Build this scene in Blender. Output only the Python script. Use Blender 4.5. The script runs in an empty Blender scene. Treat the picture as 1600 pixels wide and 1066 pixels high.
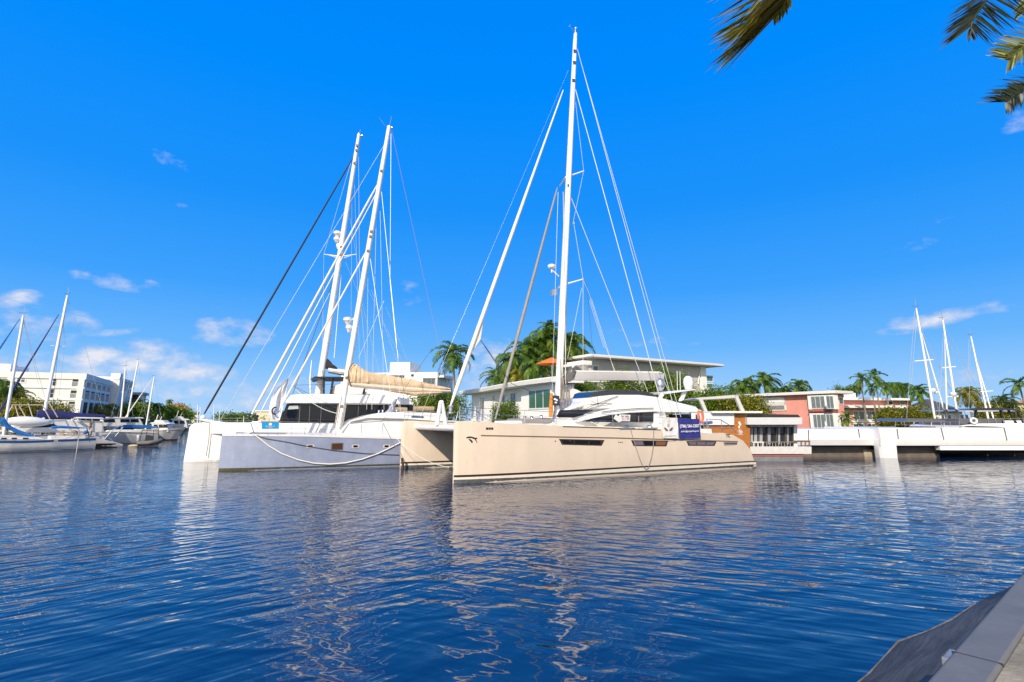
import bpy, bmesh, math, random
from math import sin, cos, tan, radians as R, pi, sqrt, atan2
from mathutils import Vector, Matrix

scene = bpy.context.scene
col = scene.collection
rnd = random.Random(7)

# ------------------------------------------------------------------ camera
CAM_H, F, PX, PY, TH = 2.9, 850.0, 800.0, 478.0, R(11.78)      # focal length and principal point in pixels of a 1600 px wide frame
cd = bpy.data.cameras.new('camera')
cam = bpy.data.objects.new('camera', cd)
col.objects.link(cam)
cam.location = (0, 0, CAM_H)
cam.rotation_euler = (R(90) + TH, 0, 0)
cd.sensor_width = 36.0
cd.lens = F / 1600 * 36.0
cd.shift_y = -(533.0 - PY) / 1600.0
cd.clip_start, cd.clip_end = 0.1, 6000
scene.camera = cam

# ------------------------------------------------------------------ sun and sky
SUN_E = R(33)
SUN_AZ = R(200)          # measured from +Y towards +X
sun_dir = Vector((sin(SUN_AZ) * cos(SUN_E), cos(SUN_AZ) * cos(SUN_E), sin(SUN_E)))
sl = bpy.data.lights.new('sun', 'SUN')
sl.energy, sl.angle, sl.color = 4.2, R(0.5), (1.0, 0.87, 0.70)
so = bpy.data.objects.new('sun', sl)
col.objects.link(so)
so.rotation_euler = sun_dir.to_track_quat('Z', 'Y').to_euler()
so.location = (-20, -60, 60)

scene.view_settings.view_transform = 'Standard'
scene.view_settings.look = 'None'
scene.view_settings.gamma = 1
scene.view_settings.exposure = 0.3
scene.render.engine = 'CYCLES'
scene.cycles.use_denoising = True
scene.cycles.max_bounces = 6
scene.cycles.transparent_max_bounces = 16
scene.cycles.caustics_reflective = False
scene.cycles.caustics_refractive = False
scene.cycles.sample_clamp_indirect = 6


def pix_dir(px, py):
    dx, dy = (px - PX) / F, (PY - py) / F
    return Vector((dx, cos(TH) - dy * sin(TH), sin(TH) + dy * cos(TH)))


world = bpy.data.worlds.new('World')
scene.world = world
world.use_nodes = True
nt = world.node_tree
nt.nodes.clear()


def wn(t, **k):
    n = nt.nodes.new(t)
    for a, b in k.items():
        setattr(n, a, b)
    return n


def wl(a, b):
    nt.links.new(a, b)


def wmath(op, a, b=None, c=None, clamp=False):
    n = wn('ShaderNodeMath', operation=op, use_clamp=clamp)
    for i, x in enumerate((a, b, c)):
        if x is None:
            continue
        if isinstance(x, (int, float)):
            n.inputs[i].default_value = x
        else:
            wl(x, n.inputs[i])
    return n.outputs[0]


wout = wn('ShaderNodeOutputWorld')
bg = wn('ShaderNodeBackground')
bg.inputs['Strength'].default_value = 0.10
wl(bg.outputs[0], wout.inputs[0])
sky = wn('ShaderNodeTexSky', sky_type='NISHITA', sun_disc=False)
sky.sun_elevation, sky.sun_rotation = SUN_E, SUN_AZ
sky.air_density, sky.dust_density, sky.ozone_density = 1.0, 0.35, 3.0
hs = wn('ShaderNodeHueSaturation')
hs.inputs['Saturation'].default_value = 0.4
hs.inputs['Value'].default_value = 1.3
wl(sky.outputs[0], hs.inputs['Color'])
tc = wn('ShaderNodeTexCoord')
D = tc.outputs['Generated']
# away from the sun the clean sea air is a deep blue that pales towards the horizon; the half behind the camera is whitened and brightened as added fill
sep = wn('ShaderNodeSeparateXYZ')
wl(D, sep.inputs[0])
ramp = wn('ShaderNodeValToRGB')
SKY = [(0.0, (.42, .68, 1.0)), (.05, (.33, .62, 1.0)), (.12, (.15, .48, 1.0)), (.22, (.05, .365, 1.0)), (.36, (.012, .295, .98)), (.55, (.0, .262, 1.0)), (1.0, (.0, .20, .9))]
for i, (p_, c_) in enumerate(SKY):
    e_ = ramp.color_ramp.elements[i] if i < 2 else ramp.color_ramp.elements.new(p_)
    e_.position, e_.color = p_, (*c_, 1)
wl(sep.outputs['Z'], ramp.inputs['Fac'])
blue = wn('ShaderNodeVectorMath', operation='SCALE')
blue.inputs['Scale'].default_value = 8.0
wl(ramp.outputs['Color'], blue.inputs[0])
back = wn('ShaderNodeMapRange', interpolation_type='SMOOTHSTEP')
for i_, x_ in enumerate((-.35, .22, 0, 1)):
    back.inputs[i_ + 1].default_value = x_
wl(sep.outputs['Y'], back.inputs[0])
base = wn('ShaderNodeMix', data_type='RGBA')
wl(back.outputs[0], base.inputs['Factor'])
wl(hs.outputs[0], base.inputs['A'])
wl(blue.outputs[0], base.inputs['B'])
# drifting cumulus: (pixel x, pixel y, half width, half height, tilt, density) become directions on the sky sphere
CLOUDS = [(22, 468, 30, 13, 18, .95), (30, 505, 90, 40, 0, .42), (188, 441, 62, 12, -3, .42), (181, 520, 36, 6, 14, .7),
          (362, 521, 52, 22, 0, .62), (200, 575, 85, 40, 6, .8), (150, 560, 30, 22, 0, .9), (235, 556, 26, 18, 0, .9), (308, 586, 60, 18, 0, .8), (272, 606, 48, 22, 0, .7),
          (70, 560, 100, 34, 0, .38), (340, 620, 130, 26, 0, .5), (430, 600, 90, 30, 0, .35),
          (268, 250, 28, 15, -20, .27), (308, 297, 14, 10, 0, .2), (282, 322, 16, 6, 0, .17), (770, 560, 52, 28, 0, .75), (745, 590, 40, 26, 0, .5),
          (1478, 497, 84, 12, 9, .62), (1430, 504, 36, 14, 0, .5), (1440, 376, 34, 14, 22, .28), (1472, 346, 18, 10, 0, .24),
          (1598, 195, 26, 24, 30, .26), (1520, 590, 55, 22, 0, .45), (1040, 535, 60, 10, 0, .3), (935, 515, 40, 12, 0, .25),
          (640, 460, 40, 20, 0, .2), (700, 640, 200, 30, 0, .3)]
total = None
under = None
for (px, py, rx, ry, tl, st) in CLOUDS:
    d = pix_dir(px, py)
    dist = d.length
    d.normalize()
    rt = d.cross(Vector((0, 0, 1))).normalized()
    up = rt.cross(d).normalized()
    c, s = cos(R(tl)), sin(R(tl))
    r2, u2 = rt * c + up * s, up * c - rt * s
    kx, ky = F * dist / 1.0 / rx, F * dist / 1.0 / ry
    vs = []
    for vec, k in ((r2, kx), (u2, ky)):
        n = wn('ShaderNodeVectorMath', operation='DOT_PRODUCT')
        n.inputs[1].default_value = vec * k
        wl(D, n.inputs[0])
        vs.append(n.outputs['Value'])
    fr = wn('ShaderNodeVectorMath', operation='DOT_PRODUCT')
    fr.inputs[1].default_value = d
    wl(D, fr.inputs[0])
    rr = wmath('ADD', wmath('MULTIPLY', vs[0], vs[0]), wmath('MULTIPLY', vs[1], vs[1]))
    m = wmath('MULTIPLY', wmath('SUBTRACT', 1.0, wmath('MULTIPLY', rr, .55), clamp=True), wmath('GREATER_THAN', fr.outputs['Value'], 0.0))
    m = wmath('MULTIPLY', m, st)
    total = m if total is None else wmath('MAXIMUM', total, m)
mp = wn('ShaderNodeMapping')
mp.inputs['Scale'].default_value = (1, 1, 1.9)
wl(D, mp.inputs['Vector'])
nz = wn('ShaderNodeTexNoise')
nz.inputs['Scale'].default_value = 25
nz.inputs['Detail'].default_value = 9
nz.inputs['Roughness'].default_value = .58
nz.inputs['Distortion'].default_value = .1
wl(mp.outputs[0], nz.inputs['Vector'])
dens = wmath('MULTIPLY', wmath('SUBTRACT', wmath('MULTIPLY', wmath('ADD', total, wmath('MULTIPLY', wmath('SUBTRACT', nz.outputs['Fac'], .5), 2.2)), wmath('MINIMUM', wmath('MULTIPLY', total, 6), 1)), .2), 1.15, clamp=True)
dens = wmath('MULTIPLY', wmath('POWER', dens, 1.2), .9)
ccol = wn('ShaderNodeMix', data_type='RGBA')
ccol.inputs['A'].default_value = (4.4, 5.0, 6.6, 1)
ccol.inputs['B'].default_value = (7.3, 7.2, 7.4, 1)
wl(dens, ccol.inputs['Factor'])
cmix = wn('ShaderNodeMix', data_type='RGBA')
wl(dens, cmix.inputs['Factor'])
wl(base.outputs['Result'], cmix.inputs['A'])
wl(ccol.outputs['Result'], cmix.inputs['B'])
wl(cmix.outputs['Result'], bg.inputs['Color'])

# ------------------------------------------------------------------ materials
MATS = {}


def material(name, color, rough=.5, metal=0.0, var=.0, vscale=2.0, var2=None, bump=.0, bscale=20.0, coat=0.0, spec=.5, trans=None, stretch=(1, 1, 1), ior=1.5, streak=None):
    """Principled material with optional noise variation of the base colour and a noise bump."""
    if name in MATS:
        return MATS[name]
    m = bpy.data.materials.new(name)
    m.use_nodes = True
    t = m.node_tree
    b = t.nodes['Principled BSDF']
    b.inputs['Base Color'].default_value = (*color, 1)
    b.inputs['Roughness'].default_value = rough
    b.inputs['Metallic'].default_value = metal
    b.inputs['Coat Weight'].default_value = coat
    b.inputs['Coat Roughness'].default_value = .06
    b.inputs['Specular IOR Level'].default_value = spec
    b.inputs['IOR'].default_value = ior
    if var or bump or streak:
        tcn = t.nodes.new('ShaderNodeTexCoord')
        mpn = t.nodes.new('ShaderNodeMapping')
        mpn.inputs['Scale'].default_value = stretch
        t.links.new(tcn.outputs['Object'], mpn.inputs['Vector'])
    if var:
        n = t.nodes.new('ShaderNodeTexNoise')
        n.inputs['Scale'].default_value = vscale
        n.inputs['Detail'].default_value = 6
        n.inputs['Roughness'].default_value = .65
        t.links.new(mpn.outputs[0], n.inputs['Vector'])
        r = t.nodes.new('ShaderNodeValToRGB')
        r.color_ramp.elements[0].position, r.color_ramp.elements[1].position = .32, .7
        lo = var2 or tuple(max(0, c * (1 - var)) for c in color)
        hi = tuple(min(1, c * (1 + var * .35)) for c in color)
        r.color_ramp.elements[0].color, r.color_ramp.elements[1].color = (*lo, 1), (*hi, 1)
        t.links.new(n.outputs['Fac'], r.inputs['Fac'])
        t.links.new(r.outputs['Color'], b.inputs['Base Color'])
    if streak:                                   # runs, stains and painted dapples with a shape of their own: (colour, amount, scale, vertical stretch, threshold)
        sc_, am_, ss_, sv_, th_ = streak
        mp2 = t.nodes.new('ShaderNodeMapping')
        mp2.inputs['Scale'].default_value = (1, 1, sv_)
        t.links.new(tcn.outputs['Object'], mp2.inputs['Vector'])
        n3 = t.nodes.new('ShaderNodeTexNoise')
        n3.inputs['Scale'].default_value = ss_
        n3.inputs['Detail'].default_value = 5
        n3.inputs['Roughness'].default_value = .7
        t.links.new(mp2.outputs[0], n3.inputs['Vector'])
        r3 = t.nodes.new('ShaderNodeMapRange')
        r3.inputs[1].default_value, r3.inputs[2].default_value = th_, th_ + .16
        r3.inputs[4].default_value = am_
        t.links.new(n3.outputs['Fac'], r3.inputs[0])
        mx = t.nodes.new('ShaderNodeMix')
        mx.data_type = 'RGBA'
        mx.inputs['A'].default_value = (*color, 1)
        if var:
            t.links.new(r.outputs['Color'], mx.inputs['A'])
        mx.inputs['B'].default_value = (*sc_, 1)
        t.links.new(r3.outputs[0], mx.inputs['Factor'])
        t.links.new(mx.outputs['Result'], b.inputs['Base Color'])
    if bump:
        n2 = t.nodes.new('ShaderNodeTexNoise')
        n2.inputs['Scale'].default_value = bscale
        n2.inputs['Detail'].default_value = 4
        t.links.new(mpn.outputs[0], n2.inputs['Vector'])
        bn = t.nodes.new('ShaderNodeBump')
        bn.inputs['Strength'].default_value = 1
        bn.inputs['Distance'].default_value = bump
        t.links.new(n2.outputs['Fac'], bn.inputs['Height'])
        t.links.new(bn.outputs[0], b.inputs['Normal'])
    MATS[name] = m
    return m


def leaf_material(name, dark, light, warm, transl=.35):
    m = bpy.data.materials.new(name)
    m.use_nodes = True
    t = m.node_tree
    t.nodes.clear()
    out = t.nodes.new('ShaderNodeOutputMaterial')
    g = t.nodes.new('ShaderNodeNewGeometry')
    r = t.nodes.new('ShaderNodeValToRGB')
    e = r.color_ramp.elements
    e[0].position, e[0].color = 0.0, (*dark, 1)
    e[1].position, e[1].color = 1.0, (*warm, 1)
    k = e.new(.6)
    k.color = (*light, 1)
    t.links.new(g.outputs['Random Per Island'], r.inputs['Fac'])
    p = t.nodes.new('ShaderNodeBsdfPrincipled')
    p.inputs['Roughness'].default_value = .42
    p.inputs['Specular IOR Level'].default_value = .4
    tr = t.nodes.new('ShaderNodeBsdfTranslucent')
    hsv = t.nodes.new('ShaderNodeHueSaturation')
    hsv.inputs['Value'].default_value = 1.5
    hsv.inputs['Hue'].default_value = .485
    t.links.new(r.outputs['Color'], hsv.inputs['Color'])
    mx = t.nodes.new('ShaderNodeMixShader')
    mx.inputs[0].default_value = transl
    t.links.new(r.outputs['Color'], p.inputs['Base Color'])
    t.links.new(hsv.outputs[0], tr.inputs['Color'])
    t.links.new(p.outputs[0], mx.inputs[1])
    t.links.new(tr.outputs[0], mx.inputs[2])
    t.links.new(mx.outputs[0], out.inputs[0])
    MATS[name] = m
    return m


# ------------------------------------------------------------------ mesh builder
class MB:
    def __init__(self):
        self.v, self.f = [], []

    def add(self, vs, fs):
        o = len(self.v)
        self.v += [tuple(p) for p in vs]
        self.f += [tuple(i + o for i in f) for f in fs]
        return self

    def hexa(self, p):
        return self.add(p, [(0, 3, 2, 1), (4, 5, 6, 7), (0, 1, 5, 4), (1, 2, 6, 5), (2, 3, 7, 6), (3, 0, 4, 7)])

    def box(self, x0, x1, y0, y1, z0, z1):
        return self.hexa([(x0, y0, z0), (x1, y0, z0), (x1, y1, z0), (x0, y1, z0), (x0, y0, z1), (x1, y0, z1), (x1, y1, z1), (x0, y1, z1)])

    def prism(self, poly, off):
        n = len(poly)
        off = Vector(off)
        a = [Vector(p) for p in poly]
        self.add(a + [p + off for p in a], [tuple(range(n - 1, -1, -1)), tuple(range(n, 2 * n))] + [(i, (i + 1) % n, (i + 1) % n + n, i + n) for i in range(n)])
        return self

    def tube(self, pts, r, n=8, sq=1.0, axis=None):
        pts = [Vector(p) for p in pts]
        rs = r if isinstance(r, (list, tuple)) else [r] * len(pts)
        vs, fs = [], []
        prev = None
        for i, p in enumerate(pts):
            t = (pts[min(i + 1, len(pts) - 1)] - pts[max(i - 1, 0)]).normalized()
            if prev is None:
                a = Vector((0, 0, 1)) if abs(t.z) < .9 else Vector((1, 0, 0))
                x = t.cross(a).normalized()
            else:
                x = (prev - t * prev.dot(t)).normalized()
            prev = x
            y = t.cross(x)
            for k in range(n):
                w = 2 * pi * k / n
                vs.append(p + x * cos(w) * rs[i] + y * sin(w) * rs[i] * sq)
        for i in range(len(pts) - 1):
            for k in range(n):
                fs.append((i * n + k, i * n + (k + 1) % n, (i + 1) * n + (k + 1) % n, (i + 1) * n + k))
        m = len(pts) - 1
        fs += [tuple(range(n - 1, -1, -1)), tuple(range(m * n, m * n + n))]
        return self.add(vs, fs)

    def lathe(self, prof, c=(0, 0, 0), n=16):
        vs, fs = [], []
        c = Vector(c)
        for (r, z) in prof:
            for k in range(n):
                w = 2 * pi * k / n
                vs.append(c + Vector((r * cos(w), r * sin(w), z)))
        for i in range(len(prof) - 1):
            for k in range(n):
                fs.append((i * n + k, i * n + (k + 1) % n, (i + 1) * n + (k + 1) % n, (i + 1) * n + k))
        m = len(prof) - 1
        fs += [tuple(range(n - 1, -1, -1)), tuple(range(m * n, m * n + n))]
        return self.add(vs, fs)

    def grid(self, rows, close=False):
        n = len(rows[0])
        vs = [p for r in rows for p in r]
        fs = []
        for i in range(len(rows) - 1):
            for k in range(n if close else n - 1):
                fs.append((i * n + k, i * n + (k + 1) % n, (i + 1) * n + (k + 1) % n, (i + 1) * n + k))
        return self.add(vs, fs)

    def ball(self, c, rx, ry, rz, nu=12, nv=8):
        c = Vector(c)
        prof = []
        vs, fs = [], []
        for j in range(nv + 1):
            a = -pi / 2 + pi * j / nv
            for k in range(nu):
                w = 2 * pi * k / nu
                vs.append(c + Vector((rx * cos(a) * cos(w), ry * cos(a) * sin(w), rz * sin(a))))
        for j in range(nv):
            for k in range(nu):
                fs.append((j * nu + k, j * nu + (k + 1) % nu, (j + 1) * nu + (k + 1) % nu, (j + 1) * nu + k))
        return self.add(vs, fs)

    def mesh(self, name, mat, smooth=True, sharp=38, recalc=True):
        me = bpy.data.meshes.new(name)
        me.from_pydata(self.v, [], self.f)
        if recalc:
            bm = bmesh.new()
            bm.from_mesh(me)
            bmesh.ops.remove_doubles(bm, verts=bm.verts, dist=1e-5)
            bmesh.ops.recalc_face_normals(bm, faces=bm.faces)
            if smooth:
                for fc in bm.faces:
                    fc.smooth = True
                lim = R(sharp)
                for e in bm.edges:
                    if len(e.link_faces) == 2:
                        e.smooth = e.calc_face_angle(0) < lim
            bm.to_mesh(me)
            bm.free()
        if mat:
            me.materials.append(mat)
        return me

    def build(self, name, mat, parent=None, smooth=True, bevel=0, sharp=38, recalc=True):
        o = bpy.data.objects.new(name, self.mesh(name, mat, smooth, sharp, recalc))
        col.objects.link(o)
        if parent:
            o.parent = parent
        if bevel:
            b = o.modifiers.new('bevel', 'BEVEL')
            b.width, b.segments, b.limit_method, b.angle_limit = bevel, 2, 'ANGLE', R(40)
            b.harden_normals = False
        return o


def tag(o, label=None, cat=None, group=None, kind=None):
    if label:
        o['label'] = label
    if cat:
        o['category'] = cat
    if group:
        o['group'] = group
    if kind:
        o['kind'] = kind
    return o


def structure(o):
    o['kind'] = 'structure'
    return o


class Frame:
    """A local frame standing on the ground: x runs along the thing, y away from the viewer, z up. Rays through photo pixels are met with its planes."""
    def __init__(self, X, Y, deg, z=0.0):
        self.o = Vector((X, Y, z))
        self.a = R(deg)
        self.m = Matrix.Translation(self.o) @ Matrix.Rotation(self.a, 4, 'Z')
        self.inv = self.m.inverted()

    def ray(self, px, py):
        return self.inv @ Vector((0, 0, CAM_H)), self.inv.to_3x3() @ pix_dir(px, py)

    def p(self, px, py, v=0.0):
        o, d = self.ray(px, py)
        t = (v - o.y) / d.y
        return o + d * t

    def pu(self, px, py, u=0.0):
        o, d = self.ray(px, py)
        return o + d * ((u - o.x) / d.x)

    def pz(self, px, py, z=0.0):
        o, d = self.ray(px, py)
        return o + d * ((z - o.z) / d.z)

    def thing(self, name, label, cat, group=None):
        e = bpy.data.objects.new(name, None)
        e.empty_display_size = .3
        col.objects.link(e)
        e.matrix_world = self.m
        return tag(e, label, cat, group)


def ground(px, py, z=0.0):
    d = pix_dir(px, py)
    return Vector((0, 0, CAM_H)) + d * ((z - CAM_H) / d.z)


def at(px, py, Y):
    d = pix_dir(px, py)
    return Vector((0, 0, CAM_H)) + d * (Y / d.y)


def text_mesh(s, size, mat, depth=.004, spacing=1.0, bold=0.0):
    """Lettering as a flat mesh in the local xz plane, starting at the origin."""
    c = bpy.data.curves.new('lettering', 'FONT')
    c.body, c.size, c.extrude, c.space_character, c.offset = s, size, depth, spacing, bold
    c.align_x, c.align_y = 'CENTER', 'CENTER'
    o = bpy.data.objects.new('lettering', c)
    col.objects.link(o)
    dg = bpy.context.evaluated_depsgraph_get()
    me = bpy.data.meshes.new_from_object(o.evaluated_get(dg))
    bpy.data.objects.remove(o)
    bpy.data.curves.remove(c)
    me.transform(Matrix.Rotation(R(90), 4, 'X'))
    me.materials.clear()
    me.materials.append(mat)
    return me


def put(name, me, parent, loc=(0, 0, 0), rot=(0, 0, 0), scale=(1, 1, 1)):
    o = bpy.data.objects.new(name, me)
    col.objects.link(o)
    o.parent = parent
    o.location, o.rotation_euler, o.scale = loc, rot, scale
    return o


def lerp(a, b, t):
    return a + (b - a) * t


def sag(a, b, s, n=10):
    a, b = Vector(a), Vector(b)
    return [a.lerp(b, i / n) - Vector((0, 0, s * 4 * (i / n) * (1 - i / n))) for i in range(n + 1)]


def interp(tab, x):
    if x <= tab[0][0]:
        return tab[0][1]
    for (a, fa), (b, fb) in zip(tab, tab[1:]):
        if x <= b:
            return lerp(fa, fb, (x - a) / (b - a))
    return tab[-1][1]


class Hull:
    """Lofted hull: plan = half widths along u, top = sheer heights along u, sec = width factor against height (0 waterline, 1 sheer)."""
    def __init__(self, plan, top, sec=((-.5, .55), (-.15, .78), (0, .86), (.3, .95), (.65, 1.0), (1, 1.0)), vc=0.0, depth=.45, rake=0.0):
        self.plan, self.top, self.sec, self.vc, self.depth, self.rake = plan, top, sec, vc, depth, rake

    def w(self, u):
        return interp(self.plan, u)

    def zt(self, u):
        return interp(self.top, u)

    def near(self, u, z, side=-1):
        t = z / max(self.zt(u), .2) if z > 0 else z / self.depth * .5
        return self.vc + side * self.w(u) * interp(self.sec, t)

    def us(self, n=40):
        u0, u1 = self.plan[0][0], self.plan[-1][0]
        s = sorted(set([u0 + (u1 - u0) * (i / n) ** 1.5 for i in range(n + 1)] + [a for a, _ in self.plan] + [a for a, _ in self.top if u0 <= a <= u1]))
        return s

    def mesh(self, n=40, deck=True):
        b = MB()
        rows = []
        ts = [-.5, -.25, 0, .1, .25, .4, .55, .7, .85, .95, 1.0]
        for u in self.us(n):
            w, zt = self.w(u), self.zt(u)
            left = []
            for t in ts:
                z = t * zt if t >= 0 else t / .5 * self.depth
                left.append((u + self.rake * (1 - max(t, 0)) * max(0, 1 - (u - self.plan[0][0]) / 3), interp(self.sec, t), z))
            row = [(a, self.vc - w * s, z) for (a, s, z) in reversed(left)] + [(a, self.vc + w * s, z) for (a, s, z) in left]
            rows.append(row)
        b.grid(rows, close=True)
        k = len(rows[0])
        o = 0
        b.f.append(tuple(range(k)))
        b.f.append(tuple(range((len(rows) - 1) * k, len(rows) * k)))
        return b

    def patch(self, b, upper, lower, eps=.012, side=-1, n=12, thick=.03):
        """A skin-tight panel on the near face between two polylines of (u, z)."""
        def samp(pl, t):
            us = [p[0] for p in pl]
            u = lerp(us[0], us[-1], t)
            return u, interp(pl, u)
        r0, r1, q0, q1 = [], [], [], []
        for i in range(n + 1):
            f = (i / n) ** 2.2 if upper[0][0] < .1 else i / n      # finer where the bow curves
            u, z = samp(upper, f)
            a, c = samp(lower, f)
            va, vb = self.near(u, z, side), self.near(a, c, side)
            r0.append((u, va + side * eps, z))
            r1.append((a, vb + side * eps, c))
            q0.append((u, va - side * thick, z))
            q1.append((a, vb - side * thick, c))
        b.grid([q0, r0, r1, q1], close=False)
        nn = n + 1
        o = len(b.v) - 4 * nn
        b.f.append((o, o + nn, o + 2 * nn, o + 3 * nn))
        b.f.append((o + n, o + nn + n, o + 2 * nn + n, o + 3 * nn + n))
        return b


# common paints
WHITE = material('white gelcoat', (.80, .80, .78), .22, var=.06, vscale=1.2, coat=.4)
WHITE_DULL = material('weathered white paint', (.74, .73, .70), .5, var=.12, vscale=1.5, bump=.002, bscale=30)
OFFWHITE = material('cream gelcoat', (.74, .69, .60), .35, var=.08, vscale=1.0)
ALU = material('brushed aluminium', (.62, .63, .65), .32, metal=.9)
STEEL = material('stainless steel', (.66, .66, .67), .2, metal=1.0)
MASTW = material('white painted spar', (.84, .83, .81), .28, var=.05, vscale=3, coat=.3)
BLACK = material('black plastic', (.015, .015, .017), .4)
GLASS_DARK = material('tinted boat glass', (.012, .014, .018), .04, spec=.7)
ROPE_W = material('white rope', (.72, .70, .64), .8, bump=.004, bscale=60)
ROPE_G = material('grey rope or shadow', (.25, .24, .24), .8)
ROPE_D = material('dark rope or shadow', (.05, .05, .06), .7)
WIRE = material('rigging wire', (.60, .61, .63), .35, metal=.4)
SAIL = material('sailcloth', (.78, .75, .68), .7, var=.08, vscale=3, bump=.01, bscale=4)

# ------------------------------------------------------------------ water, seabed and land
def water_material():
    m = bpy.data.materials.new('canal water')
    m.use_nodes = True
    t = m.node_tree
    b = t.nodes['Principled BSDF']
    b.inputs['Base Color'].default_value = (.002, .018, .064, 1)
    b.inputs['Roughness'].default_value = .035
    b.inputs['IOR'].default_value = 1.5
    tcn = t.nodes.new('ShaderNodeTexCoord')

    def N(scale, rot, stretch, detail, dist, off=0.0, rough=.5):
        mpn = t.nodes.new('ShaderNodeMapping')
        mpn.vector_type = 'TEXTURE'
        mpn.inputs['Rotation'].default_value = (0, 0, R(rot))
        mpn.inputs['Scale'].default_value = (stretch, 1, 1)
        mpn.inputs['Location'].default_value = (off, off * .7, off * .3)
        t.links.new(tcn.outputs['Object'], mpn.inputs['Vector'])
        n = t.nodes.new('ShaderNodeTexNoise')
        n.inputs['Scale'].default_value = scale
        n.inputs['Detail'].default_value = detail
        n.inputs['Roughness'].default_value = rough
        n.inputs['Distortion'].default_value = dist
        t.links.new(mpn.outputs[0], n.inputs['Vector'])
        return n.outputs['Fac']

    def M(op, a, c):
        n = t.nodes.new('ShaderNodeMath')
        n.operation = op
        for i, x in enumerate((a, c)):
            if isinstance(x, (int, float)):
                n.inputs[i].default_value = x
            else:
                t.links.new(x, n.inputs[i])
        return n.outputs[0]

    def RMP(v, lo, hi, a, c):
        n = t.nodes.new('ShaderNodeMapRange')
        n.interpolation_type = 'SMOOTHSTEP'
        for i, x in enumerate((lo, hi, a, c)):
            n.inputs[i + 1].default_value = x
        t.links.new(v, n.inputs[0])
        return n.outputs[0]
    # two crossing trains of wind ripples, a slow swell and gust patches that calm or roughen the surface
    sx = t.nodes.new('ShaderNodeSeparateXYZ')
    t.links.new(tcn.outputs['Object'], sx.inputs[0])
    westward = RMP(sx.outputs[0], -5.0, 3.0, 1.0, 0.12)
    eastward = RMP(sx.outputs[0], -5.0, 3.0, 0.35, 1.0)
    a1 = M('MULTIPLY', N(4.4, 44, 4.2, 1.2, .35), M('MULTIPLY', westward, .060))
    a2 = M('MULTIPLY', N(4.2, -24, 4.4, 1.2, .35, 13), M('MULTIPLY', eastward, .056))
    a3 = M('MULTIPLY', N(1.5, 8, 1.4, .6, .7, 31), .050)
    a4 = M('MULTIPLY', N(9.0, 5, 1.5, 2.0, .3, 57), .0035)
    gust = RMP(N(.085, 20, 1.6, 2.0, .3, 5), .36, .64, .55, 1.15)
    lee = RMP(sx.outputs[1], 5.5, 12.0, .36, 1.0)        # the water lies calmer in the lee of the quay
    lee = M('MULTIPLY', lee, RMP(sx.outputs[1], 11.0, 26.0, 1.0, .38))
    h = M('MULTIPLY', M('MULTIPLY', M('ADD', M('ADD', a1, a2), a4), gust), lee)
    h = M('ADD', h, M('MULTIPLY', a3, RMP(sx.outputs[1], 11.0, 26.0, 1.0, .45)))
    bn = t.nodes.new('ShaderNodeBump')
    bn.inputs['Strength'].default_value = 1
    bn.inputs['Distance'].default_value = 1
    t.links.new(h, bn.inputs['Height'])
    t.links.new(bn.outputs[0], b.inputs['Normal'])
    return m


WATER = water_material()
structure(MB().add([(-900, -12, 0), (900, -12, 0), (900, 1500, 0), (-900, 1500, 0)], [(0, 1, 2, 3)]).build('water', WATER))
SAND = material('sandy canal bed', (.16, .15, .12), .9, var=.3)
structure(MB().add([(-4000, -4000, -3), (4000, -4000, -3), (4000, 5000, -3), (-4000, 5000, -3)], [(0, 1, 2, 3)]).build('ground', SAND))
LAWN = material('clipped lawn', (.055, .10, .025), .9, var=.4, vscale=.8, bump=.03, bscale=8)
CONC = material('aged concrete', (.38, .35, .30), .85, var=.45, vscale=1.8, bump=.006, bscale=26)

# ------------------------------------------------------------------ shared boat fittings
def rail(parent, pts, h, posts, mat=STEEL, r=.014, mid=True, name='guard_rail'):
    """Stanchions along pts with a top wire and a middle wire."""
    b = MB()
    top = [Vector(p) + Vector((0, 0, h)) for p in pts]
    b.tube(top, r * .8, 6)
    if mid:
        b.tube([Vector(p) + Vector((0, 0, h * .52)) for p in pts], r * .6, 5)
    L = len(pts) - 1
    for i in range(posts + 1):
        t = i / posts * L
        k = min(int(t), L - 1)
        q = Vector(pts[k]).lerp(Vector(pts[k + 1]), t - k)
        b.tube([q, q + Vector((0, 0, h))], r, 6)
    return b.build(name, mat, parent)


def wire(parent, a, c, r=.02, mat=WIRE, name='stay', s=0.0):
    b = MB()
    b.tube(sag(a, c, s, 8) if s else [a, Vector(a).lerp(Vector(c), .5), c], r * .78, 6)
    return b.build(name, mat, parent)


def winch(b, p, s=1.0):
    b.lathe([(.11 * s, 0), (.11 * s, .05 * s), (.08 * s, .08 * s), (.07 * s, .17 * s), (.09 * s, .2 * s), (.09 * s, .23 * s), (.03 * s, .24 * s)], p, 12)


# ------------------------------------------------------------------ beige catamaran
BEIGE = material('beige hull paint', (.715, .60, .485), .2, var=.07, vscale=.8, coat=.55, stretch=(1.2, 1.2, .6), streak=((.44, .33, .24), .28, 2.6, .16, .60))
g0, g1 = ground(707.5, 755.5), ground(1178, 730.5)
ang = math.degrees(atan2(g1.y - g0.y, g1.x - g0.x)) + 1.2
bf = Frame(g0.x, g0.y, ang)
BL = (g1 - g0).length
boat = bf.thing('sailing_catamaran', 'big beige sailing catamaran with dark hull windows, white cabin and two banners on its rail', 'catamaran', None)
BW, BB = .78, 8.9
zb = bf.p(710, 658, 0).z
plan = [(0, .045), (.15, .13), (.8, .30), (2, .50), (3.5, .65), (5.5, .745), (8, BW), (14, BW), (17, .72), (BL, .62)]
NV = -BW


def bz(px, py, v=NV):
    q = bf.p(px, py, v)
    return (q.x, q.z)


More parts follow.
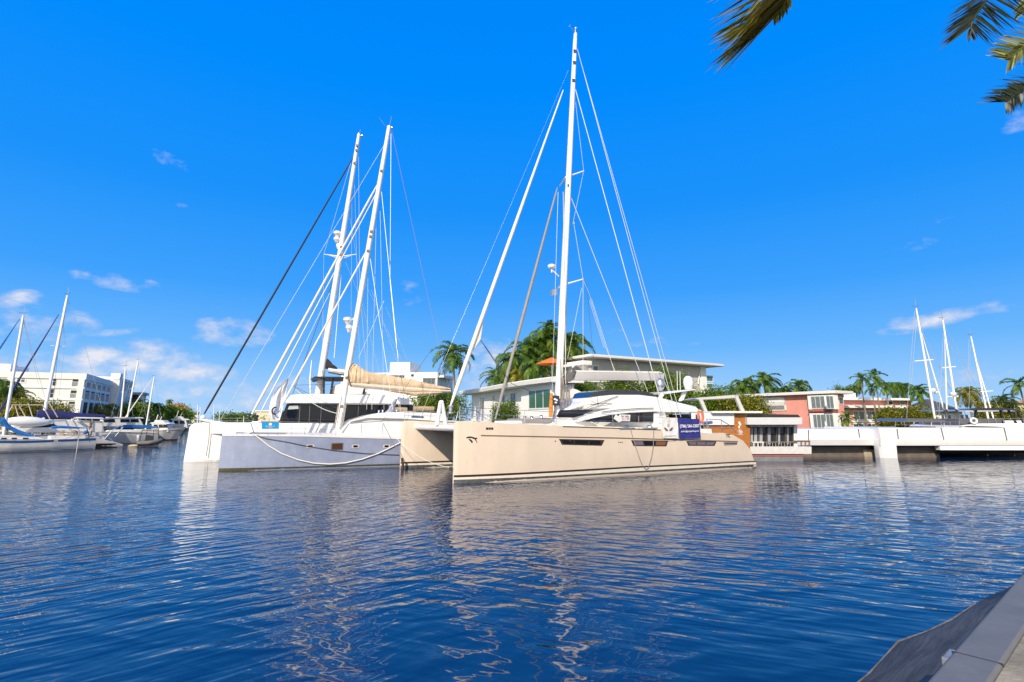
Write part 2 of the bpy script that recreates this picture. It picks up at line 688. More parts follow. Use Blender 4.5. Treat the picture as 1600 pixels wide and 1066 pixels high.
sheer = [(0, zb - .1), (.12, zb - .02), (.5, zb)] + [bz(x, y) for x, y in ((800, 662), (900, 666), (1000, 669.5), (1060, 672.5), (1112, 677.5), (1131, 676.5), (1148, 680), (1164, 689), (1177, 704), (1181, 718))]
aft = bz(1182, 724)
sheer.append((max(BL, aft[0]), aft[1]))
plan[-1] = (sheer[-1][0], .60)
SEC_B = ((-.5, .6), (-.1, .82), (0, .88), (.15, .93), (.4, 1.0), (1, .985))
hl = Hull(plan, sheer, SEC_B)
hull = hl.mesh(60).build('hull', BEIGE, boat)
hl2 = Hull(plan, sheer, SEC_B, vc=BB)
hull2 = hl2.mesh(60).build('hull', BEIGE, boat)
STRIPE = material('dark brown stripe', (.035, .022, .016), .3)
ANTIF = material('slimy antifouling', (.10, .105, .11), .7, var=.6, vscale=5, bump=.004, bscale=30)
CREAM = material('cream boot top', (.78, .72, .62), .3, var=.12, vscale=3)
# boot stripe, bare cream band and the fouled strip at the waterline, on both hulls
for h_, hu, sides in ((hl, hull, (-1,)), (hl2, hull2, (-1, 1))):
    for sd in sides:
        e = plan[-1][0] - .02
        b = MB()
        h_.patch(b, [(.02, .37), (4, .40), (10, .44), (e, .41)], [(.02, .27), (4, .31), (10, .36), (e, .34)], .016, sd, 50)
        b.build('boot_stripe', STRIPE, hu)
        b = MB()
        h_.patch(b, [(.02, .27), (4, .31), (10, .36), (e, .34)], [(.02, .17), (e, .21)], .010, sd, 50)
        b.build('boot_top', CREAM, hu)
        b = MB()
        h_.patch(b, [(.02, .17), (e, .21)], [(.02, -.1), (e, -.1)], .014, sd, 50)
        b.build('waterline_growth', ANTIF, hu)
COVE = material('bronze cove line', (.17, .115, .08), .4)
b = MB()
cl = [bz(x, y) for x, y in ((757, 680), (860, 681.8), (960, 683.6), (1080, 687), (1155, 689.4))]
hl.patch(b, cl, [(u, z - .055) for u, z in cl], .014, -1, 40)
b.build('cove_line', COVE, hull)
b = MB()
dk = [bz(x, y) for x, y in ((880, 665.6), (900, 666.2), (960, 668.3), (1032, 671))]
hl.patch(b, [(u, z - .005) for u, z in dk], [(u, z - .05) for u, z in dk], .022, -1, 20)
b.build('toe_rail', material('teak toe rail', (.12, .10, .085), .6), hull)
# hull windows
WFRAME = material('dark window frame', (.03, .025, .022), .3)
INT = [material('window interior bronze', (.20, .085, .04), .3), material('window interior lilac', (.16, .12, .17), .3)]
for (x0, x1, x2, x3, y0, y1, y2, y3) in ((874, 944.5, 940, 878.5, 686, 687.6, 696.6, 695), (986, 1044, 1041, 990, 688, 688.6, 697.6, 697), (1072.5, 1120.5, 1117, 1075.5, 689.3, 689.8, 696.9, 696.6)):
    b = MB()
    p0, p1, p2, p3 = bz(x0, y0), bz(x1, y1), bz(x2, y2), bz(x3, y3)
    hl.patch(b, [p0, p1], [p3, p2], .012, -1, 10)
    w_ = b.build('hull_window', WFRAME, hull)

    def cell(t0, t1, mat):
        bb = MB()
        up = [(lerp(p0[0], p1[0], t), lerp(p0[1], p1[1], t) - .05) for t in (t0, t1)]
        lo = [(lerp(p3[0], p2[0], t), lerp(p3[1], p2[1], t) + .05) for t in (t0, t1)]
        hl.patch(bb, up, lo, .018, -1, 4)
        bb.build('pane', mat, w_)
    cell(.05, .30, GLASS_DARK if x0 < 900 else INT[1])
    cell(.33, .64, GLASS_DARK if x0 < 1000 else INT[1])
    cell(.67, .95, GLASS_DARK if x0 < 900 else (INT[0] if x0 < 1000 else INT[1]))
    if x0 < 900:
        cell(.205, .25, INT[0])
        cell(.885, .945, INT[0])
# slotted engine vent near the stern, fairlead, thruster and small ports
b = MB()
v0, v1 = [bz(1131, 690.6), bz(1155, 690.9)], [bz(1133, 696.4), bz(1153, 695.4)]
hl.patch(b, v0, v1, .012, -1, 6)
vent = b.build('engine_vent', material('vent grey', (.30, .26, .22), .5), hull)
b = MB()
for i in range(6):
    t = .12 + i * .14
    a, c = (lerp(v0[0][0], v0[1][0], t), lerp(v0[0][1], v0[1][1], t) - .045), (lerp(v0[0][0], v0[1][0], t + .09), lerp(v0[0][1], v0[1][1], t + .09) - .045)
    hl.patch(b, [a, c], [(a[0], a[1] - .09), (c[0], c[1] - .09)], .02, -1, 2)
b.build('vent_slot', BLACK, vent)
b = MB()
for (x0, x1) in ((764.5, 768), (768.8, 771.2), (772, 775)):
    a, c = bz(x0, 668.2), bz(x1, 668.3)
    hl.patch(b, [a, c], [(a[0], a[1] - .10), (c[0], c[1] - .10)], .016, -1, 2)
b.build('fairlead', BLACK, hull)
b = MB()
q = bz(713.5, 734.7)
b.prism([(q[0] + .09 * cos(t * pi / 8), hl.near(q[0], q[1]) - .015, q[1] + .09 * sin(t * pi / 8)) for t in range(16)], (0, .06, 0))
b.build('bow_port', material('rubber grey', (.06, .06, .065), .6), hull)
for (px, py) in ((868.5, 689.5), (967, 691.2), (969.5, 691.3), (972, 691.4)):
    q = bz(px, py)
    b = MB()
    b.prism([(q[0] + .03 * cos(t * pi / 4), hl.near(q[0], q[1]) - .014, q[1] + .03 * sin(t * pi / 4)) for t in range(8)], (0, .04, 0))
    b.build('skin_fitting', BLACK, hull)
# leaping animal mark on the bow, and the maker's initials near the stern
b = MB()


def stroke(pts, ws):
    up, lo = [], []
    for (x, y), w in zip(pts, ws):
        u, z = bz(x, y, NV * .55)
        up.append((u, z + w))
        lo.append((u, z - w))
    hl.patch(b, up, lo, .012, -1, 14, .01)


stroke([(731, 684.4), (734, 683.6), (738, 683.4), (742, 685), (745, 685.6), (747, 684.8)], [.02, .04, .035, .04, .04, .012])
stroke([(734.5, 686.5), (736.5, 688), (738.5, 689.5), (740.5, 691)], [.015, .05, .05, .015])
stroke([(743.5, 686.6), (745, 688.5), (746.8, 692)], [.03, .035, .02])
stroke([(737.5, 691.5), (739.5, 692.5)], [.012, .015])
b.build('bow_emblem', BLACK, hull)
q = bz(1139, 681.3)
put('stern_lettering', text_mesh('TC', .26, BLACK, .006, 1.0, .006), hull, (q[0], hl.near(q[0], q[1]) - .014, q[1]))

# bridge deck, front beam, nacelle and trampoline
DECKW = material('white deck paint', (.80, .79, .76), .45, var=.05, vscale=2)
b = MB()
zD = 2.35
b.prism([(4.2, .55, 1.25), (4.2, .55, zD), (17.4, .55, zD - .35), (17.4, .55, 1.0), (9, .55, .95)], (0, BB - 1.1, 0))
b.build('bridge_deck', material('tan bridge deck paint', (.66, .48, .32), .5, var=.25, vscale=1.5), boat, bevel=.05)
b = MB()
b.tube([(.9, .1, 2.45), (.9, BB - .1, 2.45)], .17, 12)
beam = b.build('front_beam', WHITE, boat)
b = MB()                                   # white A-shaped strut standing on the beam
ac = bf.p(689, 662, BB * .5)
for (x0, x1) in ((682.5, 688.5), (696.5, 690.5)):
    b.tube([bf.p(x0, 664, BB * .5), bf.p(x1, 627, BB * .5)], [.13, .10], 10)
b.tube([bf.p(687.5, 628.5, BB * .5), bf.p(691.5, 628.5, BB * .5)], .11, 10)
b.build('bow_strut', WHITE, beam)
b = MB()
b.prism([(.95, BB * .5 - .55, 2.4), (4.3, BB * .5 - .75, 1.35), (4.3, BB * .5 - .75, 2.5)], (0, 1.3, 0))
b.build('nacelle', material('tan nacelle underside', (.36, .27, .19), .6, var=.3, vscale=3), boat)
NETM = material('grey trampoline net', (.30, .26, .22), .9)
for y0_, y1_ in ((.55, BB * .5 - .6), (BB * .5 + .6, BB - .55)):
    MB().box(1.0, 4.2, y0_, y1_, 2.40, 2.42).build('trampoline', NETM, boat)
b = MB()                                   # anchor and its cradle hanging under the nacelle
b.tube([(2.2, BB * .5, 2.0), (3.4, BB * .5 - .2, 1.55)], .06, 8)
b.prism([(2.0, BB * .5 - .3, 1.95), (2.5, BB * .5 - .05, 1.6), (2.0, BB * .5 + .3, 1.95), (2.25, BB * .5, 2.1)], (.12, 0, .05))
b.build('anchor', material('bronze anchor', (.33, .17, .07), .4, metal=.6), boat)

# cabin: lower coach house, sweeping wing and fly bridge
CV0, CV1 = 2.5, BB - 2.5


def cz(px, py, v=CV0):
    q = bf.p(px, py, v)
    return (q.x, v, q.z)


def taper(x):
    return 1.75 * max(0, min(1, (925 - x) / 54)) ** .9


def mirror(b, near):
    """A body between a near outline and its mirror image across the boat's centre line."""
    n = len(near)
    far = [(p[0], BB - p[1], p[2]) for p in near]
    b.add(list(near) + far, [tuple(range(n - 1, -1, -1)), tuple(range(n, 2 * n))] + [(i, (i + 1) % n, (i + 1) % n + n, i + n) for i in range(n)])
    return b


b = MB()
prof = [(852, 672), (868, 652.5), (872, 649), (878, 641.5), (884, 640), (903, 633), (924, 624), (950, 622), (1000, 628), (1040, 640), (1046, 672)]
mirror(b, [cz(x, y, CV0 + taper(x)) for x, y in prof])
coach = b.build('coach_house', WHITE, boat, bevel=.10)
# the wing that sweeps from the foredeck over the side windows to the stern
b = MB()
wing = [(897, 658.5), (910, 652), (930, 644.5), (958, 638), (1000, 635.8), (1020, 636), (1060, 640), (1096, 640.5), (1096, 644.2), (1060, 644.4), (1021, 643.2), (985, 645), (955, 648), (925, 654), (905, 659)]
b.prism([cz(x, y, CV0 - .22) for x, y in wing], (0, .24, 0))
b.prism([cz(x, y, CV1) for x, y in wing], (0, .24, 0))
b.build('roof_wing', WHITE, coach, bevel=.02)
b = MB()
fly = [(921, 622.5), (940, 619), (960, 617), (1000, 617), (1030, 620.5), (1062, 629), (1088, 635), (1097, 644), (1040, 645), (960, 640), (920, 640)]
mirror(b, [cz(x, y, CV0 + .05 + .7 * taper(x)) for x, y in fly])
b.build('fly_bridge', WHITE, coach, bevel=.12)
b = MB()
ws = [(904, 633), (921, 622.3), (960, 616.5), (1024, 619.3), (1020, 615), (1000, 611.2), (975, 608.6), (958, 608.4), (940, 611), (925, 614)]
mirror(b, [cz(x, y, CV0 + .22 + (1.2 * max(0, (960 - x) / 56) if x < 960 else 0)) for x, y in ws])
b.build('fly_windscreen', material('smoked windscreen', (.02, .022, .03), .08, spec=.6), coach)
b = MB()
for pl in ([(871, 652), (874.5, 645), (877, 640.8), (921, 640), (927.5, 641), (911, 648.8), (897, 652.6)],):
    b.prism([cz(x, y, CV0 + taper(x) - .04) for x, y in pl], (0, .09, 0))
    b.prism([(q_[0], BB - q_[1], q_[2]) for q_ in [cz(x, y, CV0 + taper(x) - .04) for x, y in pl]], (0, -.09, 0))
f0, f1 = cz(870.5, 651.5, CV0 + taper(870) - .02), cz(877, 641, CV0 + taper(877) - .02)
b.hexa([(f0[0] - .03, f0[1], f0[2]), (f0[0] - .03, BB - f0[1], f0[2]), (f0[0] + .1, BB - f0[1], f0[2]), (f0[0] + .1, f0[1], f0[2]), (f1[0] - .05, f1[1], f1[2]), (f1[0] - .05, BB - f1[1], f1[2]), (f1[0] + .1, BB - f1[1], f1[2]), (f1[0] + .1, f1[1], f1[2])])
b.build('cabin_window', GLASS_DARK, coach)
b = MB()
b.prism([cz(x, y, CV0 - .02) for x, y in [(909, 658.8), (925, 654), (955, 648.4), (985, 645.6), (1021, 644.4), (1021, 659.2), (960, 660)]], (0, .05, 0))
b.build('cabin_window', GLASS_DARK, coach)
for x in (962, 985, 1003):
    b = MB()
    b.prism([cz(x, 645.5, CV0 - .03), cz(x + .8, 645.5, CV0 - .03), cz(x + .8, 659, CV0 - .03), cz(x, 659, CV0 - .03)], (0, .02, 0))
    b.build('window_mullion', BLACK, coach)
b = MB()                                  # handrail along the wing and wipers on the screen
b.tube([cz(x, y, CV0 - .3) for x, y in ((940, 644), (965, 640.8), (1000, 638.3), (1021, 637.8))], .025, 6)
b.tube([cz(x, y, CV0 - .02) for x, y in ((918, 637), (934, 631), (966, 618.5))], .02, 6)
b.tube([cz(x, y, CV0 - .02) for x, y in ((915, 633.2), (934, 631), (956, 630.2))], .02, 6)
b.tube([cz(x, y, CV0 - .02) for x, y in ((920, 625), (934, 631), (933, 619))], .012, 6)
b.ball(cz(934, 631, CV0 - .02), .09, .05, .06, 8, 6)
b.build('cabin_handrail', material('dark rail', (.10, .09, .09), .35, metal=.5), coach)
# folded bimini frame above the fly bridge
b = MB()
for v in (CV0 + .4, CV1 - .4):
    b.tube([cz(948, 611, v), cz(951, 598, v), cz(963, 595.5, v), cz(983, 595.5, v), cz(991, 598, v)], .03, 6)
    b.tube([cz(985, 610, v), cz(989, 600, v)], .03, 6)
    b.tube([cz(1003, 612, v), cz(978, 597, v)], .02, 6)
for k in range(5):
    b.tube([cz(955 + k * 8, 596 + abs(k - 2), CV0 + .4), cz(955 + k * 8, 596 + abs(k - 2), CV1 - .4)], .035, 6)
b.build('bimini_frame', BLACK, coach)
# radar arch aft with its wide white wing, dome and aerials
b = MB()
ra = BB * .5
b.prism([cz(1037, 612.5, ra - 1.2), cz(1086, 608, ra - 1.2), cz(1088, 609.6, ra - 1.2), cz(1040, 616, ra - 1.2)], (0, 2.4, 0))
for v in (ra - 1.0, ra + .8):
    b.prism([cz(1063, 627, v), cz(1068, 626, v), cz(1074.5, 611, v), cz(1069, 611, v)], (0, .2, 0))
    b.prism([cz(1029, 625, v), cz(1033, 625, v), cz(1041, 613, v), cz(1036, 613, v)], (0, .2, 0))
arch = b.build('radar_arch', WHITE, boat, bevel=.02)
b = MB()
q = Vector(cz(1076, 608.5, ra))
b.lathe([(.28, 0), (.28, .12), (.33, .2), (.36, .5), (.3, .78), (.16, .92), (.02, .95)], q, 16)
b.build('satellite_dome', WHITE, arch)
for x, y0_, y1_ in ((1058.5, 611, 580), (1063, 611, 580), (1083.5, 608, 596)):
    b = MB()
    b.tube([cz(x, y0_, ra), cz(x - .6, y1_, ra)], .022, 6)
    b.build('aerial', WHITE, arch)
b = MB()
b.ball(cz(1031.5, 601, ra - .6), .3, .3, .45, 10, 8)
b.build('floodlight', ALU, arch)

# foredeck: hatches, long grey box, winches, deck trim
for (x0, x1, y0, y1) in ((787, 818, 657.6, 663), (742, 786, 660.5, 662.8), (800, 852, 662, 664)):
    b = MB()
    b.prism([cz(x0, y1, .2), cz(x0 + 2, y0, .2), cz(x1 - 3, y0, .2), cz(x1, y1, .2)], (0, 1.2, 0))
    b.build('deck_hatch', WHITE, boat, bevel=.03)
b = MB()
b.prism([cz(x, y, 1.6) for x, y in ((818, 663), (818, 656.5), (823, 654), (863, 655), (863, 662))], (0, 2.2, 0))
b.build('deck_locker', material('grey canvas locker', (.26, .24, .22), .8, bump=.01, bscale=6), boat, bevel=.06)
for (px, py) in ((820, 655), (831, 655), (846, 653)):
    b = MB()
    winch(b, bf.p(px, py, 3.0) - Vector((0, 0, .1)), 1.1)
    b.build('winch', STEEL, boat)
b = MB()
b.prism([(4.0, -BW + .16, 2.36), (4.0, -BW + .16, 2.62), (16, -BW + .16, 2.34), (16, -BW + .16, 2.05)], (0, BB + 2 * BW - .32, 0))
b.build('deck', DECKW, boat)

# mast, spreaders, boom and rig
MV = BB * .5


def mp_(px, py, v=MV):
    return bf.p(px, py, v)


mb, mt = mp_(870.5, 661), mp_(899, 53)
mu = lambda t: mb.lerp(mt, t)
b = MB()
b.tube([mu(0), mu(.25), mu(.5), mu(.75), mu(.97), mu(1)], [.27, .27, .25, .22, .18, .15], 18, sq=.75)
mast = b.build('mast', MASTW, boat)
for x0, y0, x1, y1 in ((884.5, 277, 912, 267.5), (878, 446, 911, 436.5)):
    b = MB()
    a_ = mp_(x0, y0)
    c_ = mp_(x1, y1)
    b.tube([a_, c_], [.07, .045], 8)
    b.tube([a_, a_ + Vector((.5, (1.6), .1))], [.07, .045], 8)
    b.build('spreader', MASTW, mast)
b = MB()
q = mp_(862, 419)
b.lathe([(.05, -.3), (.05, -.02), (.22, 0), (.26, .05), (.26, .18), (.18, .24), (.02, .26)], q, 14)
b.tube([q - Vector((0, 0, .1)), mp_(873, 432)], .05, 6)
b.build('radar_scanner', WHITE, mast)
b = MB()
b.box(-.2, .2, -.12, .12, -.16, .16)
sp_ = b.build('deck_light', ALU, mast)
sp_.location = mp_(865, 457)
b = MB()
b.tube([mt, mt + Vector((0, 0, .35))], .03, 6)
b.ball(mt + Vector((.05, 0, .45)), .12, .12, .12, 10, 8)
b.tube([mt, mt + Vector((-.5, 0, .5))], .012, 5)
b.tube([mt + Vector((-.55, 0, .38)), mt + Vector((-.42, 0, .58))], .03, 5)
b.build('masthead_light', ALU, mast)
for py in (79, 97, 125, 290):
    b = MB()
    q = mp_(896.5 - (py - 75) * .045, py, MV - .2)
    b.box(q.x + .02, q.x + .24, q.y - .02, q.y + .05, q.z - .12, q.z + .12)
    b.build('mast_block', material('grey fitting', (.16, .16, .17), .4, metal=.6), mast)
b = MB()                                    # halyards, ropes and mast boots round the foot
for k, (x, y0, y1, r_) in enumerate(((879, 646, 590, .05), (884, 650, 600, .05), (888, 655, 605, .045), (866, 652, 610, .04), (875, 655, 560, .03))):
    b.tube([mp_(x, y0, MV - .3), mp_(x + 1.5, (y0 + y1) / 2, MV - .34), mp_(x + 1, y1, MV - .28)], [r_, r_ * 1.6, r_ * .6], 6)
b.build('coiled_halyard', material('mixed dirty rope', (.30, .26, .22), .9, var=.7, vscale=6, bump=.02, bscale=14), mast)
b = MB()
b.tube([mp_(860.5, 652, MV - .45), mp_(861, 632, MV - .45), mp_(861.5, 615, MV - .42)], [.12, .12, .09], 8)
b.build('furled_banner', material('orange flag cloth', (.62, .22, .03), .8, var=.3, vscale=5), mast)
b = MB()
b.box(-.2, .26, -.03, .03, -.3, .3)
sg = b.build('mast_notice', material('navy notice', (.02, .03, .06), .5), mast)
sg.location = mp_(868, 626, MV - .45)
b = MB()
for x, y, s_ in ((-.05, .08, .10), (.08, .02, .08), (.0, -.12, .09)):
    b.ball((x, -.035, y), s_, .012, s_ * .6, 8, 6)
b.build('notice_emblem', WHITE, sg)
# boom: pale box section with a rounded end and grey folded canvas at the gooseneck
b = MB()
bm0, bm1 = mp_(893, 587), mp_(1036, 588.5)
for hh, ww, mm, nm in ((.30, .24, None, 'boom'),):
    rows = []
    dirb = (bm1 - bm0)
    for i in range(13):
        t = i / 12
        c = bm0.lerp(bm1, t)
        e = 1 if t < .9 else 1 - ((t - .9) / .1) ** 2 * .35
        h2 = hh * e
        rows.append([c + Vector((0, ww * .55 * e, -h2)), c + Vector((0, ww * .95 * e, h2 * .2)), c + Vector((0, ww * e, h2)), c + Vector((0, -ww * e, h2)), c + Vector((0, -ww * .95 * e, h2 * .2)), c + Vector((0, -ww * .55 * e, -h2))])
    b.grid(rows, close=True)
    n6 = len(rows) * 6
    b.f += [tuple(range(6)), tuple(range(n6 - 6, n6))]
boom = b.build('boom', material('pale grey boom', (.62, .61, .60), .35, var=.06), boat, bevel=.02)
b = MB()
b.prism([mp_(x, y, MV - .25) for x, y in ((892, 581), (893, 578.6), (1030, 580.6), (1036, 583), (1030, 583.2))], (0, .5, 0))
b.build('boom_top', WHITE, boom)
b = MB()
rr = rnd
rows = []
for i in range(9):
    t = i / 8
    c = mp_(lerp(876, 901, t), lerp(598, 578, t), MV)
    rw = lerp(.12, .32, min(1, t * 1.6)) * (1 - .4 * max(0, t - .7) / .3)
    rows.append([c + Vector((rr.uniform(-.05, .05), cos(k * pi / 4) * rw, sin(k * pi / 4) * rw * (1.6 if k % 2 else 1.2) + rr.uniform(-.06, .06))) for k in range(8)])
b.grid(rows, close=True)
b.f += [tuple(range(8)), tuple(range(len(rows) * 8 - 8, len(rows) * 8))]
b.build('sail_cover', material('grey folded canvas', (.15, .14, .14), .85, var=.4, vscale=4, bump=.03, bscale=5), boom)

# furled headsails
fs0, fs1 = mp_(704, 634), mp_(880, 141)
b = MB()
b.tube([fs0, fs0.lerp(fs1, .04), fs0.lerp(fs1, .15), fs0.lerp(fs1, .5), fs0.lerp(fs1, .95), fs1], [.05, .115, .125, .11, .05, .03], 10)
b.prism([fs0.lerp(fs1, .13) + Vector((.05, -.02, 0)), fs0.lerp(fs1, .26) + Vector((.0, -.02, 0)), fs0.lerp(fs1, .17) + Vector((.42, -.02, .1))], (0, .05, 0))
b.build('furled_genoa', SAIL, boat)
b = MB()
b.lathe([(.05, -.45), (.16, -.42), (.16, -.34), (.10, -.3), (.10, -.1), (.16, -.06), (.16, .02), (.04, .04)], fs0, 12)
b.tube([fs0 - Vector((0, 0, .4)), (mp_(699, 648))], .03, 6)
b.build('furling_drum', STEEL, boat)
ss0, ss1 = mp_(774, 655), mp_(871, 293)
b = MB()
b.tube([ss0, ss0.lerp(ss1, .1), ss0.lerp(ss1, .5), ss0.lerp(ss1, .96), ss1], [.05, .095, .095, .06, .03], 10)
b.build('furled_staysail', material('grey brown sail cover', (.30, .28, .26), .8, var=.15, vscale=4), boat)
clew = fs0.lerp(fs1, .17) + Vector((.42, 0, .1))
wire(boat, clew, mp_(800, 600, MV - .5), .022, ROPE_D, 'genoa_sheet')
wire(boat, mp_(800, 600, MV - .5), mp_(880, 631, MV - 1.5), .022, ROPE_D, 'genoa_sheet')
wire(boat, clew, mp_(786, 585, MV + .5), .022, ROPE_D, 'genoa_sheet')
EV = .2
for (a_, c_, r_, nm, mm) in (
        ((897, 132, MV), (1041, 659, EV), .035, 'running_backstay', WIRE), ((960, 350, MV), (960.2, 350.6, MV), .01, 'stay', WIRE),
        ((902, 76, MV), (1057, 652, EV), .024, 'backstay', WIRE), ((904, 84, MV), (1064, 652, 2.0), .024, 'backstay', WIRE),
        ((890, 303, MV), (1012, 612, 2.4), .028, 'shroud', WIRE), ((912, 267.5, MV), (897, 140, MV), .014, 'shroud', WIRE),
        ((912, 267.5, MV), (895, 350, MV), .014, 'shroud', WIRE), ((896.5, 349, MV), (911, 436.5, MV), .022, 'shroud', WIRE),
        ((911, 436.5, MV), (925, 470, MV), .02, 'shroud', WIRE), ((925, 470, MV), (965, 596, MV), .016, 'lazy_jack', ROPE_W),
        ((922, 466, MV), (944, 537, MV), .014, 'lazy_jack', ROPE_W), ((944, 537, MV), (962, 582, MV), .014, 'lazy_jack', ROPE_W), ((921, 470, MV), (944, 544, MV), .012, 'lazy_jack', ROPE_W),
        ((911, 437, MV), (911, 580, MV), .016, 'lazy_jack', ROPE_W), ((909, 450, MV), (887, 560, MV), .014, 'halyard', ROPE_W),
        ((885, 460, MV), (883, 600, MV), .03, 'halyard', ROPE_W), ((880, 300, MV - .3), (884, 600, MV - .3), .022, 'halyard', ROPE_W),
        ((872, 300, MV - .3), (862, 640, MV - .3), .016, 'halyard', WIRE), ((916, 440, MV), (930, 590, MV), .012, 'topping_lift', ROPE_D),
        ((888, 110, MV), (656, 652, MV), .005, 'flag_halyard', WIRE), ((958, 585, MV), (1000, 612, MV), .012, 'mainsheet', ROPE_W), ((1036, 592, MV), (1058, 640, MV), .02, 'mainsheet', ROPE_W),
        ((1020, 592, MV), (1030, 610, MV), .02, 'mainsheet', ROPE_W)):
    if nm == 'stay':
        continue
    wire(boat, mp_(*a_), mp_(*c_), r_, mm, nm)
b = MB()
b.lathe([(.07, -.1), (.07, .1)], mp_(896.5, 349), 8)
b.build('shroud_block', ALU, mast)

# guard rails round the deck
pts = [(u, hl.near(u, hl.zt(u)) + .08, hl.zt(u) - .02) for u in (.25, 2, 4, 6, 8, 10, 12, 13.2)]
rail(boat, pts, .68, 8)
pts = [(u, BB + .5, hl.zt(u) - .02) for u in (.3, 2, 4, 6, 8, 10, 12)]
rail(boat, pts, .68, 6)
b = MB()
for vv in (-.02, .06):
    b.tube([bf.p(x, y, vv) for x, y in ((712, 658), (716, 643), (724, 640), (744, 642), (760, 655))], .018, 6)
    b.tube([bf.p(x, y, vv) for x, y in ((724, 640), (731, 658))], .018, 6)
    b.tube([bf.p(x, y, vv) for x, y in ((744, 642), (747, 660))], .018, 6)
b.tube([bf.p(716, 650, 0), bf.p(752, 651, 0)], .014, 6)
b.build('bow_pulpit', STEEL, boat)
b = MB()                                    # stern gate rails, boarding steps and a horseshoe buoy
for v in (-.6, .4):
    b.tube([bf.p(x, y, v) for x, y in ((1106, 679), (1104, 655), (1126, 656), (1139, 664), (1150, 676))], .022, 6)
    b.tube([bf.p(x, y, v) for x, y in ((1127, 656.5), (1129, 676))], .02, 6)
    b.tube([bf.p(x, y, v) for x, y in ((1106, 668), (1142, 670))], .016, 6)
b.build('stern_rail', STEEL, boat)
b = MB()
for t in range(3):
    p_ = bf.p(1093 + t * 4, 650 + t * 4, .1)
    b.tube([p_, bf.p(1097 + t * 7, 684 - t, -.5)], .025, 6)
b.tube([bf.p(1098, 662, -.2), bf.p(1112, 660, -.2)], .09, 8)
b.tube([bf.p(1104, 656, 0), bf.p(1112, 680, -.5)], .03, 6)
b.build('boarding_gate', STEEL, boat)
b = MB()
c_ = bf.p(1094.5, 650.5, -.3)
b.tube([c_ + Vector((.19 * cos(a), 0, .36 * sin(a))) for a in [R(x) for x in range(-240, 61, 30)]], .075, 8)
b.build('lifebuoy', material('faded orange buoy', (.62, .16, .08), .6), boat)
b = MB()
b.prism([cz(1022, 668, CV0 - .06), cz(1022, 645, CV0 - .06), cz(1030, 645, CV0 - .06), cz(1031, 668, CV0 - .06)], (0, CV1 - CV0 + .12, 0))
b.build('cockpit_bulkhead', WHITE, boat)
MB().prism([cz(1084, 660, 1.2), cz(1084, 645, 1.2), cz(1087, 645, 1.2), cz(1087, 660, 1.2)], (0, .2, 0)).build('roof_post', WHITE, boat)
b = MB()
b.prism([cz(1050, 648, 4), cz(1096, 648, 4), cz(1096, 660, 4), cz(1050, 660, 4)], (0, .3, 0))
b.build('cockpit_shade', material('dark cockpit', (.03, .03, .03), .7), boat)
for (px, py) in ((978.5, 668.3), (1015, 668.6)):
    b = MB()
    q = bf.p(px, py, NV + .05)
    b.box(q.x - .5, q.x + .5, q.y - .1, q.y + .1, q.z - .06, q.z + .0)
    b.tube([q + Vector((-.2, 0, .02)), q + Vector((-.1, 0, .12)), q + Vector((.1, 0, .12)), q + Vector((.2, 0, .02))], .03, 6)
    b.build('mooring_cleat', STEEL, boat)
# slack line hanging in a loop down the side
b = MB()
lp = [(984, 669), (987, 680), (992, 697), (998, 715), (1004, 728), (1010, 734), (1013, 731), (1017, 715), (1020, 697), (1020.5, 672)]
pts = []
for (x, y) in lp:
    u, z = bz(x, y)
    pts.append((u, hl.near(u, max(z, .2)) - .05, z))
b.tube(pts, .018, 6)
tag(b.build('hanging_rope', ROPE_G), 'thin grey rope hanging in a long loop down the beige hull side', 'rope')
bpy.data.objects['hanging_rope'].matrix_world = bf.m


def free_rope(fr, pts, r, mat, label, name='mooring_rope'):
    b = MB()
    b.tube(pts, r, 6)
    o = b.build(name, mat)
    o.matrix_world = fr.m
    return tag(o, label, 'rope')


q_ = bf.p(598.5, 661, BB - .4)
free_rope(bf, [q_, bf.p(613, 690, BB - .5), bf.p(628, 718, BB - .55)], .022, ROPE_G, 'grey mooring line slanting down in front of the inner beige bow')
free_rope(bf, [bf.p(628, 716, BB - .55), bf.p(629.5, 726, BB - .55), bf.p(628.5, 737, BB - .55)], .075, material('rusty chain', (.06, .045, .035), .8, bump=.03, bscale=20), 'short dark chain hanging into the water at the inner beige bow', 'mooring_chain')
free_rope(bf, sag(bf.p(600, 662, BB - .4), bf.p(705, 731, .25), .5, 10), .014, ROPE_W, 'thin pale line drooping between the two beige bows')


# banners tied to the stern rail of the beige boat
def banner_sheet(fr, quad, name, mat, label, nx=16, nz=8, ripple=.02, seed=1, thick=.012):
    r = random.Random(seed)
    ph = [r.uniform(0, 6) for _ in range(4)]
    o = fr.thing(name, label, 'banner')
    b = MB()
    A, B, C, Dd = [Vector(q) for q in quad]
    front, bk = [], []
    for j in range(nz + 1):
        t = j / nz
        row = []
        for i in range(nx + 1):
            s = i / nx
            p = A.lerp(B, s).lerp(Dd.lerp(C, s), t)
            row.append(p + Vector((0, ripple * (sin(s * 9 + ph[0]) * cos(t * 5 + ph[1]) + .6 * sin(s * 17 + t * 9 + ph[2])) - ripple, ripple * .6 * sin(s * 11 + ph[3]) * (1 - t))))
        front.append(row)
        bk.append([p + Vector((0, thick, 0)) for p in row])
    b.grid(front)
    b.grid(bk)
    n1 = nx + 1
    m = len(front) * n1
    edge = [i for i in range(n1)] + [j * n1 + nx for j in range(1, nz + 1)] + [nz * n1 + i for i in range(nx - 1, -1, -1)] + [j * n1 for j in range(nz - 1, 0, -1)]
    for a, c in zip(edge, edge[1:] + edge[:1]):
        b.f.append((a, c, c + m, a + m))
    b.build('cloth', mat, o)
    return o


